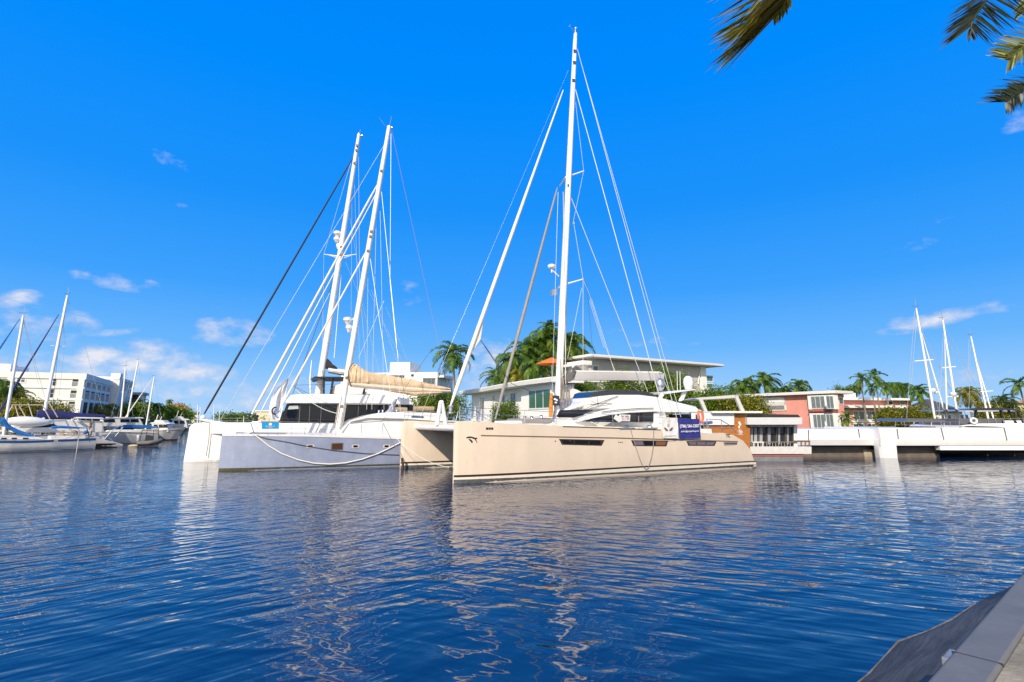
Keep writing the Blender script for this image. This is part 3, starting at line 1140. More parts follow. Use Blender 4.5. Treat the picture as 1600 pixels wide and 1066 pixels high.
bv = NV - .12
bn1 = banner_sheet(bf, [bf.p(*q, bv) for q in ((1033, 652.5), (1058.5, 653), (1060, 685.5), (1036.5, 684)) ], 'banner', material('white banner vinyl', (.78, .77, .75), .5, var=.05), 'white banner with a dark winged crest, tied beside the blue one on the beige boat', ripple=.012, seed=3)
bc = bf.p(1044, 664.5, bv - .03)
EM = material('grey banner print', (.13, .12, .13), .6)
b = MB()
for sx in (-1, 1):
    b.prism([(bc.x + sx * .03, bc.y - .02, bc.z - .30), (bc.x + sx * .22, bc.y - .02, bc.z - .29), (bc.x + sx * .33, bc.y - .02, bc.z - .12), (bc.x + sx * .22, bc.y - .02, bc.z - .13), (bc.x + sx * .10, bc.y - .02, bc.z - .22)], (0, .01, 0))
b.build('crest', EM, bn1)
b = MB()
b.lathe([(.085, 0), (.085, .01)], (0, 0, 0), 14)
tmp = b.build('crest_disc', material('pale grey print', (.45, .44, .44), .6), bn1)
tmp.rotation_euler = (R(90), 0, 0)
tmp.location = (bc.x, bc.y - .015, bc.z + .02)
b = MB()
for k in (-1, 0, 1):
    b.tube([(bc.x + k * .10 - .03, bc.y - .015, bc.z + .42), (bc.x + k * .12 + .03, bc.y - .015, bc.z + .30), (bc.x + k * .08, bc.y - .015, bc.z + .18)], .012, 5)
b.box(bc.x - .35, bc.x + .5, bc.y - .022, bc.y - .012, bc.z - .58, bc.z - .56)
b.box(bc.x - .35, bc.x + .45, bc.y - .022, bc.y - .012, bc.z - .72, bc.z - .70)
b.build('crest_flourish', bpy.data.materials['pale grey print'], bn1)
bn2 = banner_sheet(bf, [bf.p(*q, bv) for q in ((1059.5, 653.2), (1092, 655), (1095, 684.2), (1061, 685.5)) ], 'banner', material('royal blue banner vinyl', (.030, .036, .24), .5, var=.2, vscale=3), 'blue banner printed with a white telephone number, tied to the beige boat', ripple=.012, seed=8)
bc = bf.p(1077, 666, bv - .06)
LET = material('white lettering', (.80, .80, .82), .6)
put('phone_number', text_mesh('(786) 566-2307', .235, LET, .004, 1.0, .004), bn2, (bc.x, bc.y - .02, bc.z), (0, R(-.6), 0))
put('web_address', text_mesh('yachts@prpyachting.com', .135, LET, .004, 1.0, .0), bn2, (bc.x + .02, bc.y - .02, bc.z - .28), (0, R(-.6), 0))
# the small sign on the guard rail, arrow shaped with red figures
sn = bf.thing('sale_sign', 'small white arrow-shaped sign with red figures on the beige boat guard rail', 'sign')
sv = NV + .0
b = MB()
b.prism([bf.p(x, y, sv) for x, y in ((959, 654.2), (962.5, 647.2), (966.5, 651), (968.6, 647.6), (985, 648.3), (984.2, 658.3), (972, 658), (967, 660))], (0, .02, 0))
b.build('sign_board', WHITE, sn)
q = bf.p(976.5, 650.6, sv)
put('sign_wording', text_mesh('for sale', .17, material('navy print', (.05, .05, .18), .6), .003), sn, (q.x, q.y - .008, q.z))
q = bf.p(977.5, 655, sv)
put('sign_figures', text_mesh('01139', .2, material('red print', (.42, .04, .03), .6), .003), sn, (q.x, q.y - .008, q.z))

# ------------------------------------------------------------------ blue-grey catamaran
BLUEH = material('blue grey hull paint', (.30, .345, .49), .16, metal=.1, var=.18, vscale=1.2, coat=.5, streak=((.46, .49, .58), .55, 5.0, .35, .585))  # pale streaks: salt drips plus sun dapples off the water, put into the colour
p0 = at(341, 737, 32.6)
uf = Frame(p0.x, p0.y, 20.0)
cat2 = uf.thing('sailing_catamaran', 'blue-grey catamaran with a tan sail cover on its boom and a white cabin', 'catamaran')
UW, UB, UL = .75, 6.6, 12.6


def uz(px, py, v=-UW):
    q = uf.p(px, py, v)
    return (q.x, q.z)


uplan = [(0, .05), (.15, .14), (.8, .32), (2, .52), (3.5, .67), (5.5, UW), (10.5, UW), (UL, .62)]
z_top = uf.p(346, 678.5, -.1).z
utop = [(0, z_top)] + [uz(x, y) for x, y in ((480, 680), (622, 684))] + [(UL - 1.5, uz(622, 684)[1] - .05), (UL, 1.2)]
uh = Hull(uplan, utop, ((-.5, .6), (-.1, .84), (0, .9), (.2, .96), (.5, 1), (1, 1)))
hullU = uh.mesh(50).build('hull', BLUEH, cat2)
uh2 = Hull(uplan, utop, uh.sec, vc=UB)
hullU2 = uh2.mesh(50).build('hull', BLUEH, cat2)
b = MB()
tl = [(.02, z_top + .01)] + [(u, z + .01) for u, z in utop[1:4]]
uh.patch(b, tl, [(u, z - .10) for u, z in tl], .03, -1, 40)
b.build('rubbing_strake', WHITE_DULL, hullU)
b = MB()
uh.patch(b, [(.02, .14), (11, .18)], [(.02, -.1), (11, -.1)], .014, -1, 40)
b.build('waterline_growth', material('olive algae', (.085, .075, .025), .8, var=.6, vscale=6, bump=.006, bscale=30), hullU)
# portholes with pale rims and one square window
RIM = material('pale port rim', (.55, .50, .47), .4)
for x0, x1 in ((479, 490.5), (550, 561), (599, 609)):
    a_, c_ = uz(x0, 695), uz(x1, 700)
    m_ = ((a_[0] + c_[0]) / 2, (a_[1] + c_[1]) / 2)
    hw, hh = (c_[0] - a_[0]) / 2, (a_[1] - c_[1]) / 2

    def oval(k, y0, dp):
        return MB().prism([(m_[0] + hw * k * (abs(cos(t)) ** .5) * (1 if cos(t) > 0 else -1), uh.near(m_[0], m_[1]) + y0, m_[1] + hh * k * (abs(sin(t)) ** .5) * (1 if sin(t) > 0 else -1)) for t in [pi * 2 * i / 20 for i in range(20)]], (0, dp, 0))
    pr = oval(1.05, -.02, .06).build('porthole', RIM, hullU)
    oval(.66, -.028, .03).build('pane', GLASS_DARK, pr)
a_, c_ = uz(517.5, 692), uz(536, 703.3)
b = MB()
b.prism([(a_[0], uh.near(6, 1.3) - .018, a_[1]), (c_[0], uh.near(6, 1.3) - .018, a_[1]), (c_[0], uh.near(6, 1.3) - .018, c_[1]), (a_[0], uh.near(6, 1.3) - .018, c_[1])], (0, .06, 0))
pr = b.build('hull_window', material('bronze window frame', (.12, .09, .09), .4), hullU, bevel=.03)
b = MB()
b.prism([(a_[0] + .07, uh.near(6, 1.3) - .026, a_[1] - .06), (c_[0] - .07, uh.near(6, 1.3) - .026, a_[1] - .06), (c_[0] - .07, uh.near(6, 1.3) - .026, c_[1] + .06), (a_[0] + .07, uh.near(6, 1.3) - .026, c_[1] + .06)], (0, .02, 0))
b.build('pane', material('brown tinted pane', (.07, .035, .02), .08), pr)
# cross structure, foredeck and cabin
zu = z_top
b = MB()
b.prism([(3.4, .5, .95), (3.4, .5, zu - .06), (11.5, .5, zu - .2), (11.5, .5, .8)], (0, UB - 1, 0))
b.build('bridge_deck', WHITE_DULL, cat2)
MB().tube([(.9, 0, zu - .12), (.9, UB, zu - .12)], .14, 12).build('front_beam', WHITE, cat2)
MB().box(1.1, 3.4, .5, UB - .5, zu - .14, zu - .12).build('trampoline', NETM, cat2)
UV0, UV1 = .75, UB - .75


def uc(px, py, v=UV0):
    q = uf.p(px, py, v)
    return (q.x, v, q.z)


b = MB()
b.prism([uc(x, y) for x, y in ((528.5, 683), (531, 678), (543, 661), (552, 656), (575, 649), (592, 645.5), (640, 643), (690, 646), (700, 652), (702, 684))], (0, UV1 - UV0, 0))
cabU = b.build('cabin', WHITE, cat2, bevel=.10)
b = MB()
b.prism([uc(x, y, UV0 - .02) for x, y in ((533, 676.5), (544.5, 661.5), (546, 661.5), (536, 677))], (0, .04, 0))
b.build('panel_joint', material('grey joint', (.30, .31, .33), .6), cabU)
for x in (564.5, 597.5):
    b = MB()
    b.prism([uc(x, 663.5, UV0 - .012), uc(x + .9, 663.5, UV0 - .012), uc(x + .9, 682, UV0 - .012), uc(x, 682, UV0 - .012)], (0, .03, 0))
    b.build('panel_joint', MATS['grey joint'], cabU)
b = MB()
b.tube([uc(x, y, UV0 - .12) for x, y in ((545, 659), (575, 652.5), (625, 653.5), (680, 657.5), (716, 659))], .05, 8)
b.build('roof_coaming', WHITE_DULL, cabU)
b = MB()
b.tube([uc(x, y, UV0 - .14) for x, y in ((550, 658.5), (600, 654.8), (640, 655.5), (712, 660))], .022, 6)
b.build('roof_edge_line', material('brown edge trim', (.22, .17, .13), .6), cabU)
for px, py in ((592, 645), (598, 644.5), (606, 645), (620, 643.5)):
    b = MB()
    winch(b, uf.p(px, py, 2.6) - Vector((0, 0, .06)), 1.0)
    b.build('winch', STEEL, cabU)
b = MB()
b.prism([uc(x, y, UV0 - .05) for x, y in ((642.5, 652.2), (643.5, 650), (661, 650.4), (663, 652.8))], (0, .8, 0))
b.build('roof_hatch', material('blue hatch cover', (.03, .09, .19), .6), cabU)
for k, (x0, x1, y) in enumerate(((608, 636, 640.5), (646, 678, 638.8))):
    b = MB()
    b.tube([uc(x0, y, 3.0), uc((x0 + x1) / 2, y - .6, 3.0), uc(x1, y, 3.0)], .16, 8)
    b.build('deck_cushion', material('tan cushions', (.42, .31, .19), .8, var=.3, vscale=6), cabU)
# rolled grey cloth standing by the shrouds
b = MB()
rows = []
for i in range(8):
    t = i / 7
    c = Vector(uc(lerp(609, 619, t), lerp(645, 624, t), 1.6))
    rows.append([c + Vector((cos(k * pi / 4) * lerp(.30, .07, t) + rnd.uniform(-.04, .04), sin(k * pi / 4) * .15, rnd.uniform(-.05, .05))) for k in range(8)])
b.grid(rows, close=True)
b.build('rolled_awning', material('blue grey cloth', (.30, .33, .42), .85, var=.5, vscale=5, bump=.02, bscale=6), cat2)

# guard rail with stanchions on the foredeck
rail(cat2, [(u, -UW * .9, uh.zt(u)) for u in (1.9, 3.0, 4.5, 6.3)], .72, 6)
rail(cat2, [(u, UB + .5, uh.zt(u)) for u in (1.5, 4, 7, 11)], .72, 6)
b = MB()
for vv in (-.12, .12):
    b.tube([(1.7, vv, zu), (1.45, vv, zu + .66), (2.0, vv * 2, zu + .72)], .018, 6)
b.build('bow_pulpit', STEEL, cat2)
rail(cat2, [Vector(uc(x, y, UV0)) for x, y in ((632, 655), (700, 655))], .45, 5, mat=material('rust stained rail', (.30, .28, .26), .5, metal=.5))
# mast, boom, tan sail cover
UM = UB * .5


def um(px, py, v=UM):
    return uf.p(px, py, v)


m0, m1 = um(528, 673), um(608, 198)
um_ = lambda t: m0.lerp(m1, t)
b = MB()
b.tube([um_(0), um_(.15), um_(.5), um_(.85), um_(1)], [.25, .26, .25, .22, .19], 18, sq=.8)
mastU = b.build('mast', MASTW, cat2)
for py in (278, 379, 387, 410, 600, 640):
    t = (673 - py) / 475
    q = um_(t)
    MB().box(q.x - .12, q.x + .06, q.y - .27, q.y - .2, q.z - .1, q.z + .1).build('mast_fitting', material('dull brass', (.25, .18, .12), .5, metal=.5), mastU)
b = MB()
for k in range(8):
    w = k * 2 * pi / 8 + .3
    c = um_(.005 + .008 * (k % 3)) + Vector((cos(w) * .27, sin(w) * .24, 0))
    b.tube([c, c + (m1 - m0).normalized() * (1.1 + .35 * (k % 3))], .04, 6)
b.build('coiled_halyard', material('faded red white rope', (.42, .38, .35), .9, var=.5, vscale=9, bump=.02, bscale=14), mastU)
b = MB()
b.tube([m1, m1 + Vector((.15, 0, .9))], .02, 5)
b.tube([m1 - Vector((.3, 0, 0)), m1 + Vector((-.8, 0, .6))], .012, 5)
b.ball(m1 + Vector((.22, 0, -.05)), .1, .1, .1, 8, 6)
b.build('masthead_aerial', STEEL, mastU)
for (px, py, s_) in ((543, 501, .30), (545, 513, .22)):
    b = MB()
    q = um(px, py)
    b.lathe([(.3 * s_, -.3), (.75 * s_, -.06), (s_, 0), (s_, .14), (.7 * s_, .22), (.05, .25)], q, 14)
    b.tube([q - Vector((0, 0, .2)), um_((673 - py - 8) / 475)], .05, 6)
    b.build('radar_scanner', WHITE, mastU)
b = MB()
def boom_mesh(fn, top, bot, wd, n=14, fold=0.0):
    """A tapering bag or spar between an upper and a lower pixel line, half width wd(t)."""
    b = MB()
    rows = []
    for i in range(n + 1):
        t = i / n
        a, c = fn(*[lerp_tab(top, t)[k] for k in (0, 1)]), fn(*[lerp_tab(bot, t)[k] for k in (0, 1)])
        m, h, w = (a + c) / 2, (a - c) / 2, wd(t)
        fd = fold * (.8 * sin(i * .61 + 1) + .6 * sin(i * 1.37 + .4 * sin(i * .3)) * rnd.uniform(.3, 1)) * (1 - .4 * t)       # gathered folds
        rows.append([m + h * sin(k * pi / 5) * (1 + fd * 1.2 * (1 + .5 * sin(k * 2.1 + i * .7))) + Vector((0, w * cos(k * pi / 5) * (1 + fd * 4 * sin(k * 1.3 + i * .55)) + rnd.uniform(-.015, .015), rnd.uniform(-.012, .012))) for k in range(10)])
    b.grid(rows, close=True)
    b.f += [tuple(range(10)), tuple(range(n * 10, n * 10 + 10))]
    return b


def lerp_tab(pl, t):
    x = t * (len(pl) - 1)
    k = min(int(x), len(pl) - 2)
    f = x - k
    return (lerp(pl[k][0], pl[k + 1][0], f), lerp(pl[k][1], pl[k + 1][1], f))


TANC = material('tan sail canvas', (.69, .52, .34), .85, var=.3, vscale=2.5, bump=.04, bscale=5)
boomU = boom_mesh(um, [(547, 597), (600, 601), (650, 605), (704, 609)], [(548, 605), (600, 610), (650, 613), (704, 614)], lambda t: .30 - .12 * t).build('boom', material('cream boom', (.66, .58, .47), .5, var=.12), cat2)
boom_mesh(um, [(544, 580), (549, 570.5), (553, 566.5), (559, 570.5), (566, 576), (575, 580.5), (600, 585), (630, 590), (670, 599), (703, 606.5)], [(541, 592), (545, 604), (550, 604), (558, 602.5), (567, 602), (577, 602), (600, 603.5), (630, 606.5), (670, 609), (703, 610.5)], lambda t: .24 + .12 * sin(pi * min(1, t * 1.4)), n=64, fold=.05).build('sail_cover', TANC, boomU)
boom_mesh(um, [(600, 609), (650, 612.5), (690, 613)], [(612, 612.5), (650, 619), (688, 615)], lambda t: .34, n=24, fold=.04).build('sail_belly', TANC, boomU)
b = MB()
b.tube([um(553, 567, UM - .3), um(547, 573, UM - .36), um(544, 582, UM - .36), um(545, 595, UM - .36), um(549, 604, UM - .3)], .03, 6)
b.build('cover_edge', ROPE_D, boomU)
# furled headsails and rigging
for nm, a_, c_, r0, mm in (('furled_genoa', (390, 654), (591, 286), .085, SAIL), ('furled_staysail', (401, 656), (589, 300), .04, SAIL), ('furled_solent', (437, 640), (575, 388), .07, SAIL)):
    A, C = um(*a_), um(*c_)
    b = MB()
    b.tube([A, A.lerp(C, .05), A.lerp(C, .3), A.lerp(C, .93), C], [r0 * .5, r0, r0, r0 * .8, .03], 10)
    b.build(nm, mm, cat2)
for py_, A in ((655, (390, 654)), (656, (401, 656))):
    b = MB()
    b.lathe([(.04, -.3), (.13, -.28), (.13, -.2), (.07, -.18), (.07, 0), (.13, .02), (.13, .08), (.03, .1)], um(*A) + Vector((0, 0, .2)), 10)
    b.build('furling_drum', BLACK, cat2)
for (a_, c_, r_, nm, mm) in (
        ((603, 222, UM), (345, 655, UM * .7), .016, 'topmast_stay', WIRE), ((451, 591, UM), (515, 458, UM), .02, 'flag_halyard', WIRE),
        ((596, 298, UM), (622, 560, .2), .025, 'shroud', WIRE), ((622, 560, .2), (626, 655, -.2), .022, 'shroud', WIRE),
        ((611, 208, UM), (609.5, 440, UM * .6), .02, 'backstay', WIRE), ((609.5, 440, UM * .6), (620, 545, .3), .02, 'backstay', WIRE),
        ((588, 340, UM), (581, 640, UM), .018, 'halyard', WIRE), ((578, 400, UM), (614, 640, .5), .024, 'lower_shroud', WIRE),
        ((612, 204, UM), (672, 480, UM), .012, 'topping_lift', material('pink line', (.40, .22, .28), .8)), ((672, 480, UM), (702, 609, UM), .012, 'topping_lift', bpy.data.materials['pink line']),
        ((575, 420, UM), (573, 640, UM), .018, 'halyard', WIRE), ((594, 330, UM), (600, 640, 1.5), .012, 'lazy_jack', WIRE),
        ((580, 452, UM), (630, 592, UM), .012, 'lazy_jack', WIRE), ((603, 480, UM), (650, 597, UM), .010, 'lazy_jack', WIRE), ((560, 560, UM), (600, 470, UM), .010, 'lazy_jack', WIRE),
        ((620, 545, .3), (668, 600, UM), .010, 'lazy_jack', WIRE), ((600, 606, UM), (610, 640, UM), .014, 'mainsheet', ROPE_W), ((617, 606, UM), (627, 652, UM), .02, 'mainsheet', ROPE_W),
        ((645, 608, UM), (655, 640, UM), .014, 'mainsheet', ROPE_W), ((675, 545, UM), (596, 660, .2), .012, 'preventer', ROPE_D), ((540, 600, UM), (456, 602, UM), .014, 'tack_line', ROPE_D),
        ((456, 602, UM), (530, 640, UM), .018, 'genoa_sheet', ROPE_D), ((460, 606, UM), (527, 648, UM), .014, 'genoa_sheet', ROPE_D)):
    wire(cat2, um(*a_), um(*c_), r_, mm, nm)
wire(cat2, um(462, 608, 1.5), um(526, 646, 1.5), .03, ROPE_W, 'genoa_sheet', .25)

# things hung on the blue boat: the blue placard, the flag, a mooring rope and a rope's shadow strip
ps = uf.thing('placard', 'bright blue placard with a white shell mark on the bow guard rail', 'sign')
v_ = -UW * .9 - .05
b = MB()
b.prism([uf.p(x, y, v_) for x, y in ((408.6, 659), (436, 659.3), (435.8, 670.2), (409, 670.6))], (0, .02, 0))
b.build('panel', material('sky blue placard', (.01, .27, .62), .4), ps)
q = uf.p(422.5, 663, v_ - .012)
b = MB()
b.prism([(q.x + .09 * cos(t), q.y, q.z + .08 * sin(t)) for t in [pi * 2 * i / 10 for i in range(10)]], (0, .01, 0))
b.build('shell_mark', LET, ps)
for (py, sz) in ((666, .1), (668.2, .085)):
    q = uf.p(422.5, py, v_ - .01)
    put('wording', text_mesh('the yacht co.' if py < 667 else 'charter', sz, LET, .003), ps, (q.x, q.y, q.z))
fg = uf.thing('flag', 'white flag with a dark and blue round letter mark, drooping from a stay', 'flag')
fl = [(450, 592), (438, 601), (426, 616), (421, 632), (419, 648), (423, 655), (432, 656.5), (438, 656), (441, 640), (444.5, 625), (448, 608)]
FLAGM = material('white flag cloth', (.66, .67, .72), .8, var=.12, vscale=3, bump=.03, bscale=3)
b = MB()
left, right = [(451, 591), (432, 608), (424, 622), (420.5, 636), (419, 647), (423, 655.5)], [(450.5, 592.5), (448.5, 604), (446, 618), (443.5, 630), (441, 643), (437, 657)]
fr_, bk_ = [], []
for j in range(16):
    t = j / 15
    a_, c_ = lerp_tab(left, t), lerp_tab(right, t)
    row = []
    for i in range(13):
        s_ = i / 12
        p_ = um(lerp(a_[0], c_[0], s_), lerp(a_[1], c_[1], s_), UM)
        row.append(p_ + Vector((0, .10 * sin(s_ * 8 + t * 3) * min(1, t * 3) + .05 * sin(s_ * 17 - t * 6), 0)))
    fr_.append(row)
    bk_.append([p + Vector((0, .015, 0)) for p in row])
b.grid(fr_)
b.grid(bk_)
n1, mm_ = 13, 16 * 13
edge = list(range(13)) + [j * 13 + 12 for j in range(1, 16)] + [15 * 13 + i for i in range(11, -1, -1)] + [j * 13 for j in range(14, 0, -1)]
for a_, c_ in zip(edge, edge[1:] + edge[:1]):
    b.f.append((a_, c_, c_ + mm_, a_ + mm_))
b.build('cloth', FLAGM, fg)
q = um(430, 642, UM - .2)
def arc(a0, a1, r0, r1):
    n = 12
    return [(q.x + r1 * .85 * cos(R(lerp(a0, a1, i / n))), q.y, q.z + r1 * sin(R(lerp(a0, a1, i / n)))) for i in range(n + 1)] + [(q.x + r0 * .85 * cos(R(lerp(a1, a0, i / n))), q.y, q.z + r0 * sin(R(lerp(a1, a0, i / n)))) for i in range(n + 1)]
MB().prism(arc(70, 290, .17, .27), (0, .01, 0)).build('letter_mark', BLACK, fg)
MB().prism(arc(-80, 80, .17, .25), (0, .01, 0)).build('ring_mark', material('pale blue print', (.10, .25, .62), .6), fg)
def rope_or_shadow(fr, hl_, pts, r, mat, label, off=.06):
    b = MB()
    out = []
    for (x, y, e) in pts:
        q = fr.p(x, y, -UW)
        out.append((q.x, (hl_.near(q.x, max(.1, q.z)) if e is None else e) - off, q.z))
    b.tube(out, r, 8)
    o = b.build('mooring_rope', mat)  # the shadow strip shares this object name
    o.matrix_world = fr.m
    return tag(o, label, 'rope')


rope_or_shadow(uf, uh, [(393, 678.5, None), (400, 681.5, None), (420, 697, None), (440, 709, None), (465, 718.5, None), (490, 724, None), (515, 725.5, None), (540, 723.5, None), (565, 718, None), (590, 709, None), (606, 701.5, None), (626, 691.5, None)], .038, ROPE_W, 'thick white mooring rope hanging in a long curve along the blue-grey hull')
rope_or_shadow(uf, uh, [(400, 680.5, None), (415, 685.5, None), (450, 691, None), (478, 697, None), (520, 703.5, None), (570, 708.5, None), (626, 711, None)], .018, ROPE_D, 'thin dark strip from the bow along the blue-grey hull, standing in for a rope shadow')  # dark strip laid on the hull as a rope's cast shadow

# ------------------------------------------------------------------ white catamaran behind it
g0 = ground(290, 721.5)
rf = Frame(g0.x, g0.y, 17.0)
cat3 = rf.thing('sailing_catamaran', 'white catamaran with a long dark cabin windscreen and a black forestay', 'catamaran')
RW, RB, RL = .85, 7.6, 21
zr = rf.p(320, 661, -.4).z
rp = [(0, .06), (.12, .2), (.6, .42), (2, .65), (4, .8), (6, RW), (RL, .8)]
rt = [(0, zr - .32), (.08, zr - .2), (.35, zr), (5, zr - .02), (18, zr - .1), (RL, .9)]
rh = Hull(rp, rt, ((-.5, .6), (0, .93), (.4, 1), (1, 1)), rake=-.12)
hullR = rh.mesh(40).build('hull', WHITE, cat3)
rh2 = Hull(rp, rt, rh.sec, vc=RB, rake=-.12)
hullR2 = rh2.mesh(40).build('hull', WHITE, cat3)
b = MB()
rh.patch(b, [(.02, .07), (8, .07)], [(.02, -.1), (8, -.1)], .012, -1, 20)
b.build('waterline_growth', bpy.data.materials['olive algae'], hullR)
a_, c_ = rf.p(330, 677.5, -.6), rf.p(346, 682, -1.1)
b = MB()                                    # flared topsides above the chine
b.prism([(a_.x, -.66, a_.z), (a_.x, -.66, zr), (a_.x, -.60, zr)], (.01, 0, 0))
b.hexa([(a_.x, -.62, a_.z), (a_.x + 12, -.62, a_.z), (a_.x + 12, -.60, a_.z - .25), (a_.x, -.60, a_.z - .05), (a_.x, -.66, zr - .01), (a_.x + 12, -1.25, zr - .05), (a_.x + 12, -.5, zr - .05), (a_.x, -.5, zr - .01)])
b.v[-8:] = [Vector(p) for p in [(a_.x, -.67, a_.z), (a_.x + 1.2, -1.15, a_.z - .02), (a_.x + 12, -1.3, a_.z - .05), (a_.x + 12, -.6, a_.z - .4), (a_.x, -.67, zr - .01), (a_.x + 1.2, -1.15, zr - .01), (a_.x + 12, -1.3, zr - .04), (a_.x + 12, -.5, zr - .04)]]
b.build('flared_topside', WHITE, hullR)
b = MB()
b.tube([rf.p(328, 661, -.72), rf.p(326, 690, -.72), rf.p(322, 713, -.72)], .025, 6)  # grey tube standing in for the thin shadow cast down the hull
b.build('shadow_line', ROPE_G, cat3)
RM = RB * .5
b = MB()
b.prism([(4, .5, 1.0), (4, .5, zr - .1), (20, .5, zr - .15), (20, .5, .9)], (0, RB - 1, 0))
b.build('bridge_deck', WHITE, cat3)
MB().tube([(1.0, 0, zr - .15), (1.0, RB, zr - .15)], .16, 12).build('front_beam', WHITE, cat3)
q = rf.p(317, 651, RM)
b = MB()
b.tube([(q.x + 2.0, RM, zr - .2), (q.x - .1, RM, q.z - .25)], [.16, .12], 10)
b.ball((q.x, RM, q.z - .1), .2, .15, .22, 10, 8)
b.build('bowsprit', WHITE, cat3)
RV0, RV1 = 1.6, RB - 1.6


def rc(px, py, v=RV0):
    q = rf.p(px, py, v)
    return (q.x, v, q.z)


b = MB()
b.prism([rc(x, y) for x, y in ((434, 668), (437, 660), (448, 631), (645, 633), (652, 668))], (0, RV1 - RV0, 0))
cabR = b.build('saloon', material('dark saloon glass', (.006, .008, .014), .04, spec=.28), cat3)
b = MB()
b.prism([rc(x, y, RV0 - .35) for x, y in ((446, 627), (455, 617), (480, 615.5), (600, 617), (640, 624), (646, 632.5), (560, 630.5), (446, 630))], (0, RV1 - RV0 + .7, 0))
roofR = b.build('saloon_roof', WHITE, cat3, bevel=.08)
for x, w_ in ((468.5, .8), (484, .7), (502, .6), (560, .6), (610, .6)):
    b = MB()
    b.prism([rc(x, 631.5, RV0 - .03), rc(x + w_, 631.5, RV0 - .03), rc(x + w_ - 1.6, 661, RV0 - .03), rc(x - 1.6, 661, RV0 - .03)], (0, .05, 0))
    b.build('window_mullion', material('grey mullion', (.14, .15, .16), .4), cabR)
b = MB()
b.prism([rc(x, y, RV0 - .015) for x, y in ((452, 634), (466, 633), (466.5, 639), (449.5, 640))], (0, .02, 0))
b.build('sun_blind', material('grey sun blind', (.42, .44, .44), .8), cabR)
b = MB()
b.prism([rc(x, y, RV0 + .3) for x, y in ((440, 668), (442, 659.5), (650, 661), (650, 668))], (0, RV1 - RV0 - .6, 0))
b.build('coach_base', WHITE, cat3)
rail(cat3, [Vector(rc(x, y, .2)) for x, y in ((400, 662), (450, 662), (528, 664))], .35, 5, mat=material('dark rail', (.1, .09, .09), .35))
rail(cat3, [Vector(rc(x, y, -.4)) for x, y in ((306, 662), (345, 662), (395, 662))], .38, 4)
# fly bridge: seats, dark hard top on raked struts
b = MB()
b.prism([rc(x, y, RV0 + .2) for x, y in ((485, 592.5), (492, 588.3), (580, 589.5), (580, 592), (493, 591))], (0, RV1 - RV0 - .4, 0))
ht = b.build('hard_top', BLACK, roofR)
for x0, x1 in ((515, 519), (504, 504.5), (566, 572)):
    b = MB()
    b.prism([rc(x0, 616, RV0 + .4), rc(x0 + 3.5, 616, RV0 + .4), rc(x1 + 3.5, 591, RV0 + .4), rc(x1, 591, RV0 + .4)], (0, .12, 0))
    b.build('strut', BLACK, ht)
b = MB()
b.prism([rc(x, y, RV0 + .6) for x, y in ((518, 616), (520, 604), (530, 600), (545, 601), (560, 607), (580, 616))], (0, RV1 - RV0 - 1.2, 0))
b.build('helm_seat', WHITE_DULL, roofR, bevel=.06)
rail(roofR, [Vector(rc(x, y, RV0 + .1)) for x, y in ((462, 616), (500, 615.5), (600, 617))], .42, 7, mid=False)
b = MB()
b.tube([rc(485, 615, RV0 + .5), rc(484.5, 590, RV0 + .5), rc(487, 563, RV0 + .5)], [.06, .06, .03], 8)
b.build('antenna_mast', MASTW, roofR)


def rm(px, py, v=RM):
    return rf.p(px, py, v)


m0r, m1r = rm(497, 618), rm(561, 210)
b = MB()
b.tube([m0r.lerp(m1r, t) for t in (0, .3, .6, .9, 1)], [.38, .36, .32, .25, .2], 18, sq=.75)
mastR = b.build('mast', MASTW, cat3)
b = MB()
for x0 in (506, 557):
    b.tube([rm(533, 401), rm(x0, 397.5)], [.06, .04], 8)
    b.tube([rm(533, 405), rm(lerp(x0, 533, .25), 398.5)], .03, 6)
b.build('spreader', MASTW, mastR)
for px, py, s_ in ((527, 366, .34), (526, 375, .27), (528, 385, .15)):
    b = MB()
    q = rm(px, py)
    b.lathe([(.3 * s_, -.25), (.8 * s_, -.06), (s_, 0), (s_, .16), (.7 * s_, .26), (.05, .29)], q, 14)
    b.tube([q - Vector((0, 0, .2)), m0r.lerp(m1r, (618 - py - 6) / 408)], .05, 6)
    b.build('radar_scanner', WHITE, mastR)
for py in (232, 240, 262, 399, 411, 585):
    q = m0r.lerp(m1r, (618 - py) / 408)
    MB().box(q.x - .1, q.x + .1, q.y - .36, q.y - .2, q.z - .1, q.z + .1).build('mast_fitting', bpy.data.materials['dull brass'], mastR)
b = MB()
b.tube([m1r, m1r + Vector((.1, 0, .5))], .02, 5)
b.ball(m1r + Vector((.3, 0, -.1)), .12, .12, .12, 8, 6)
b.build('masthead_light', STEEL, mastR)
boomR = boom_mesh(rm, [(513, 574), (545, 578), (620, 590)], [(513, 583), (545, 589), (620, 598)], lambda t: .3).build('boom', material('white boom', (.70, .70, .70), .4), cat3)
b = MB()
rows = []
for i in range(7):
    t = i / 6
    c = rm(lerp(505, 527, t), lerp(566, 577, t))
    h = lerp(.55, .1, t)
    rows.append([c + Vector((rnd.uniform(-.05, .05), .28 * cos(k * pi / 4), h * sin(k * pi / 4) + rnd.uniform(-.04, .04))) for k in range(8)])
b.grid(rows, close=True)
b.build('sail_cover', material('black canvas', (.03, .03, .035), .8, bump=.03, bscale=5), boomR)
b = MB()
A, C = rm(319, 647), rm(552, 246)
b.tube([A, A.lerp(C, .03), A.lerp(C, .5), A.lerp(C, .95), C], [.05, .075, .075, .06, .03], 10)
b.build('furled_genoa', material('black sail cover', (.012, .012, .016), .7), cat3)
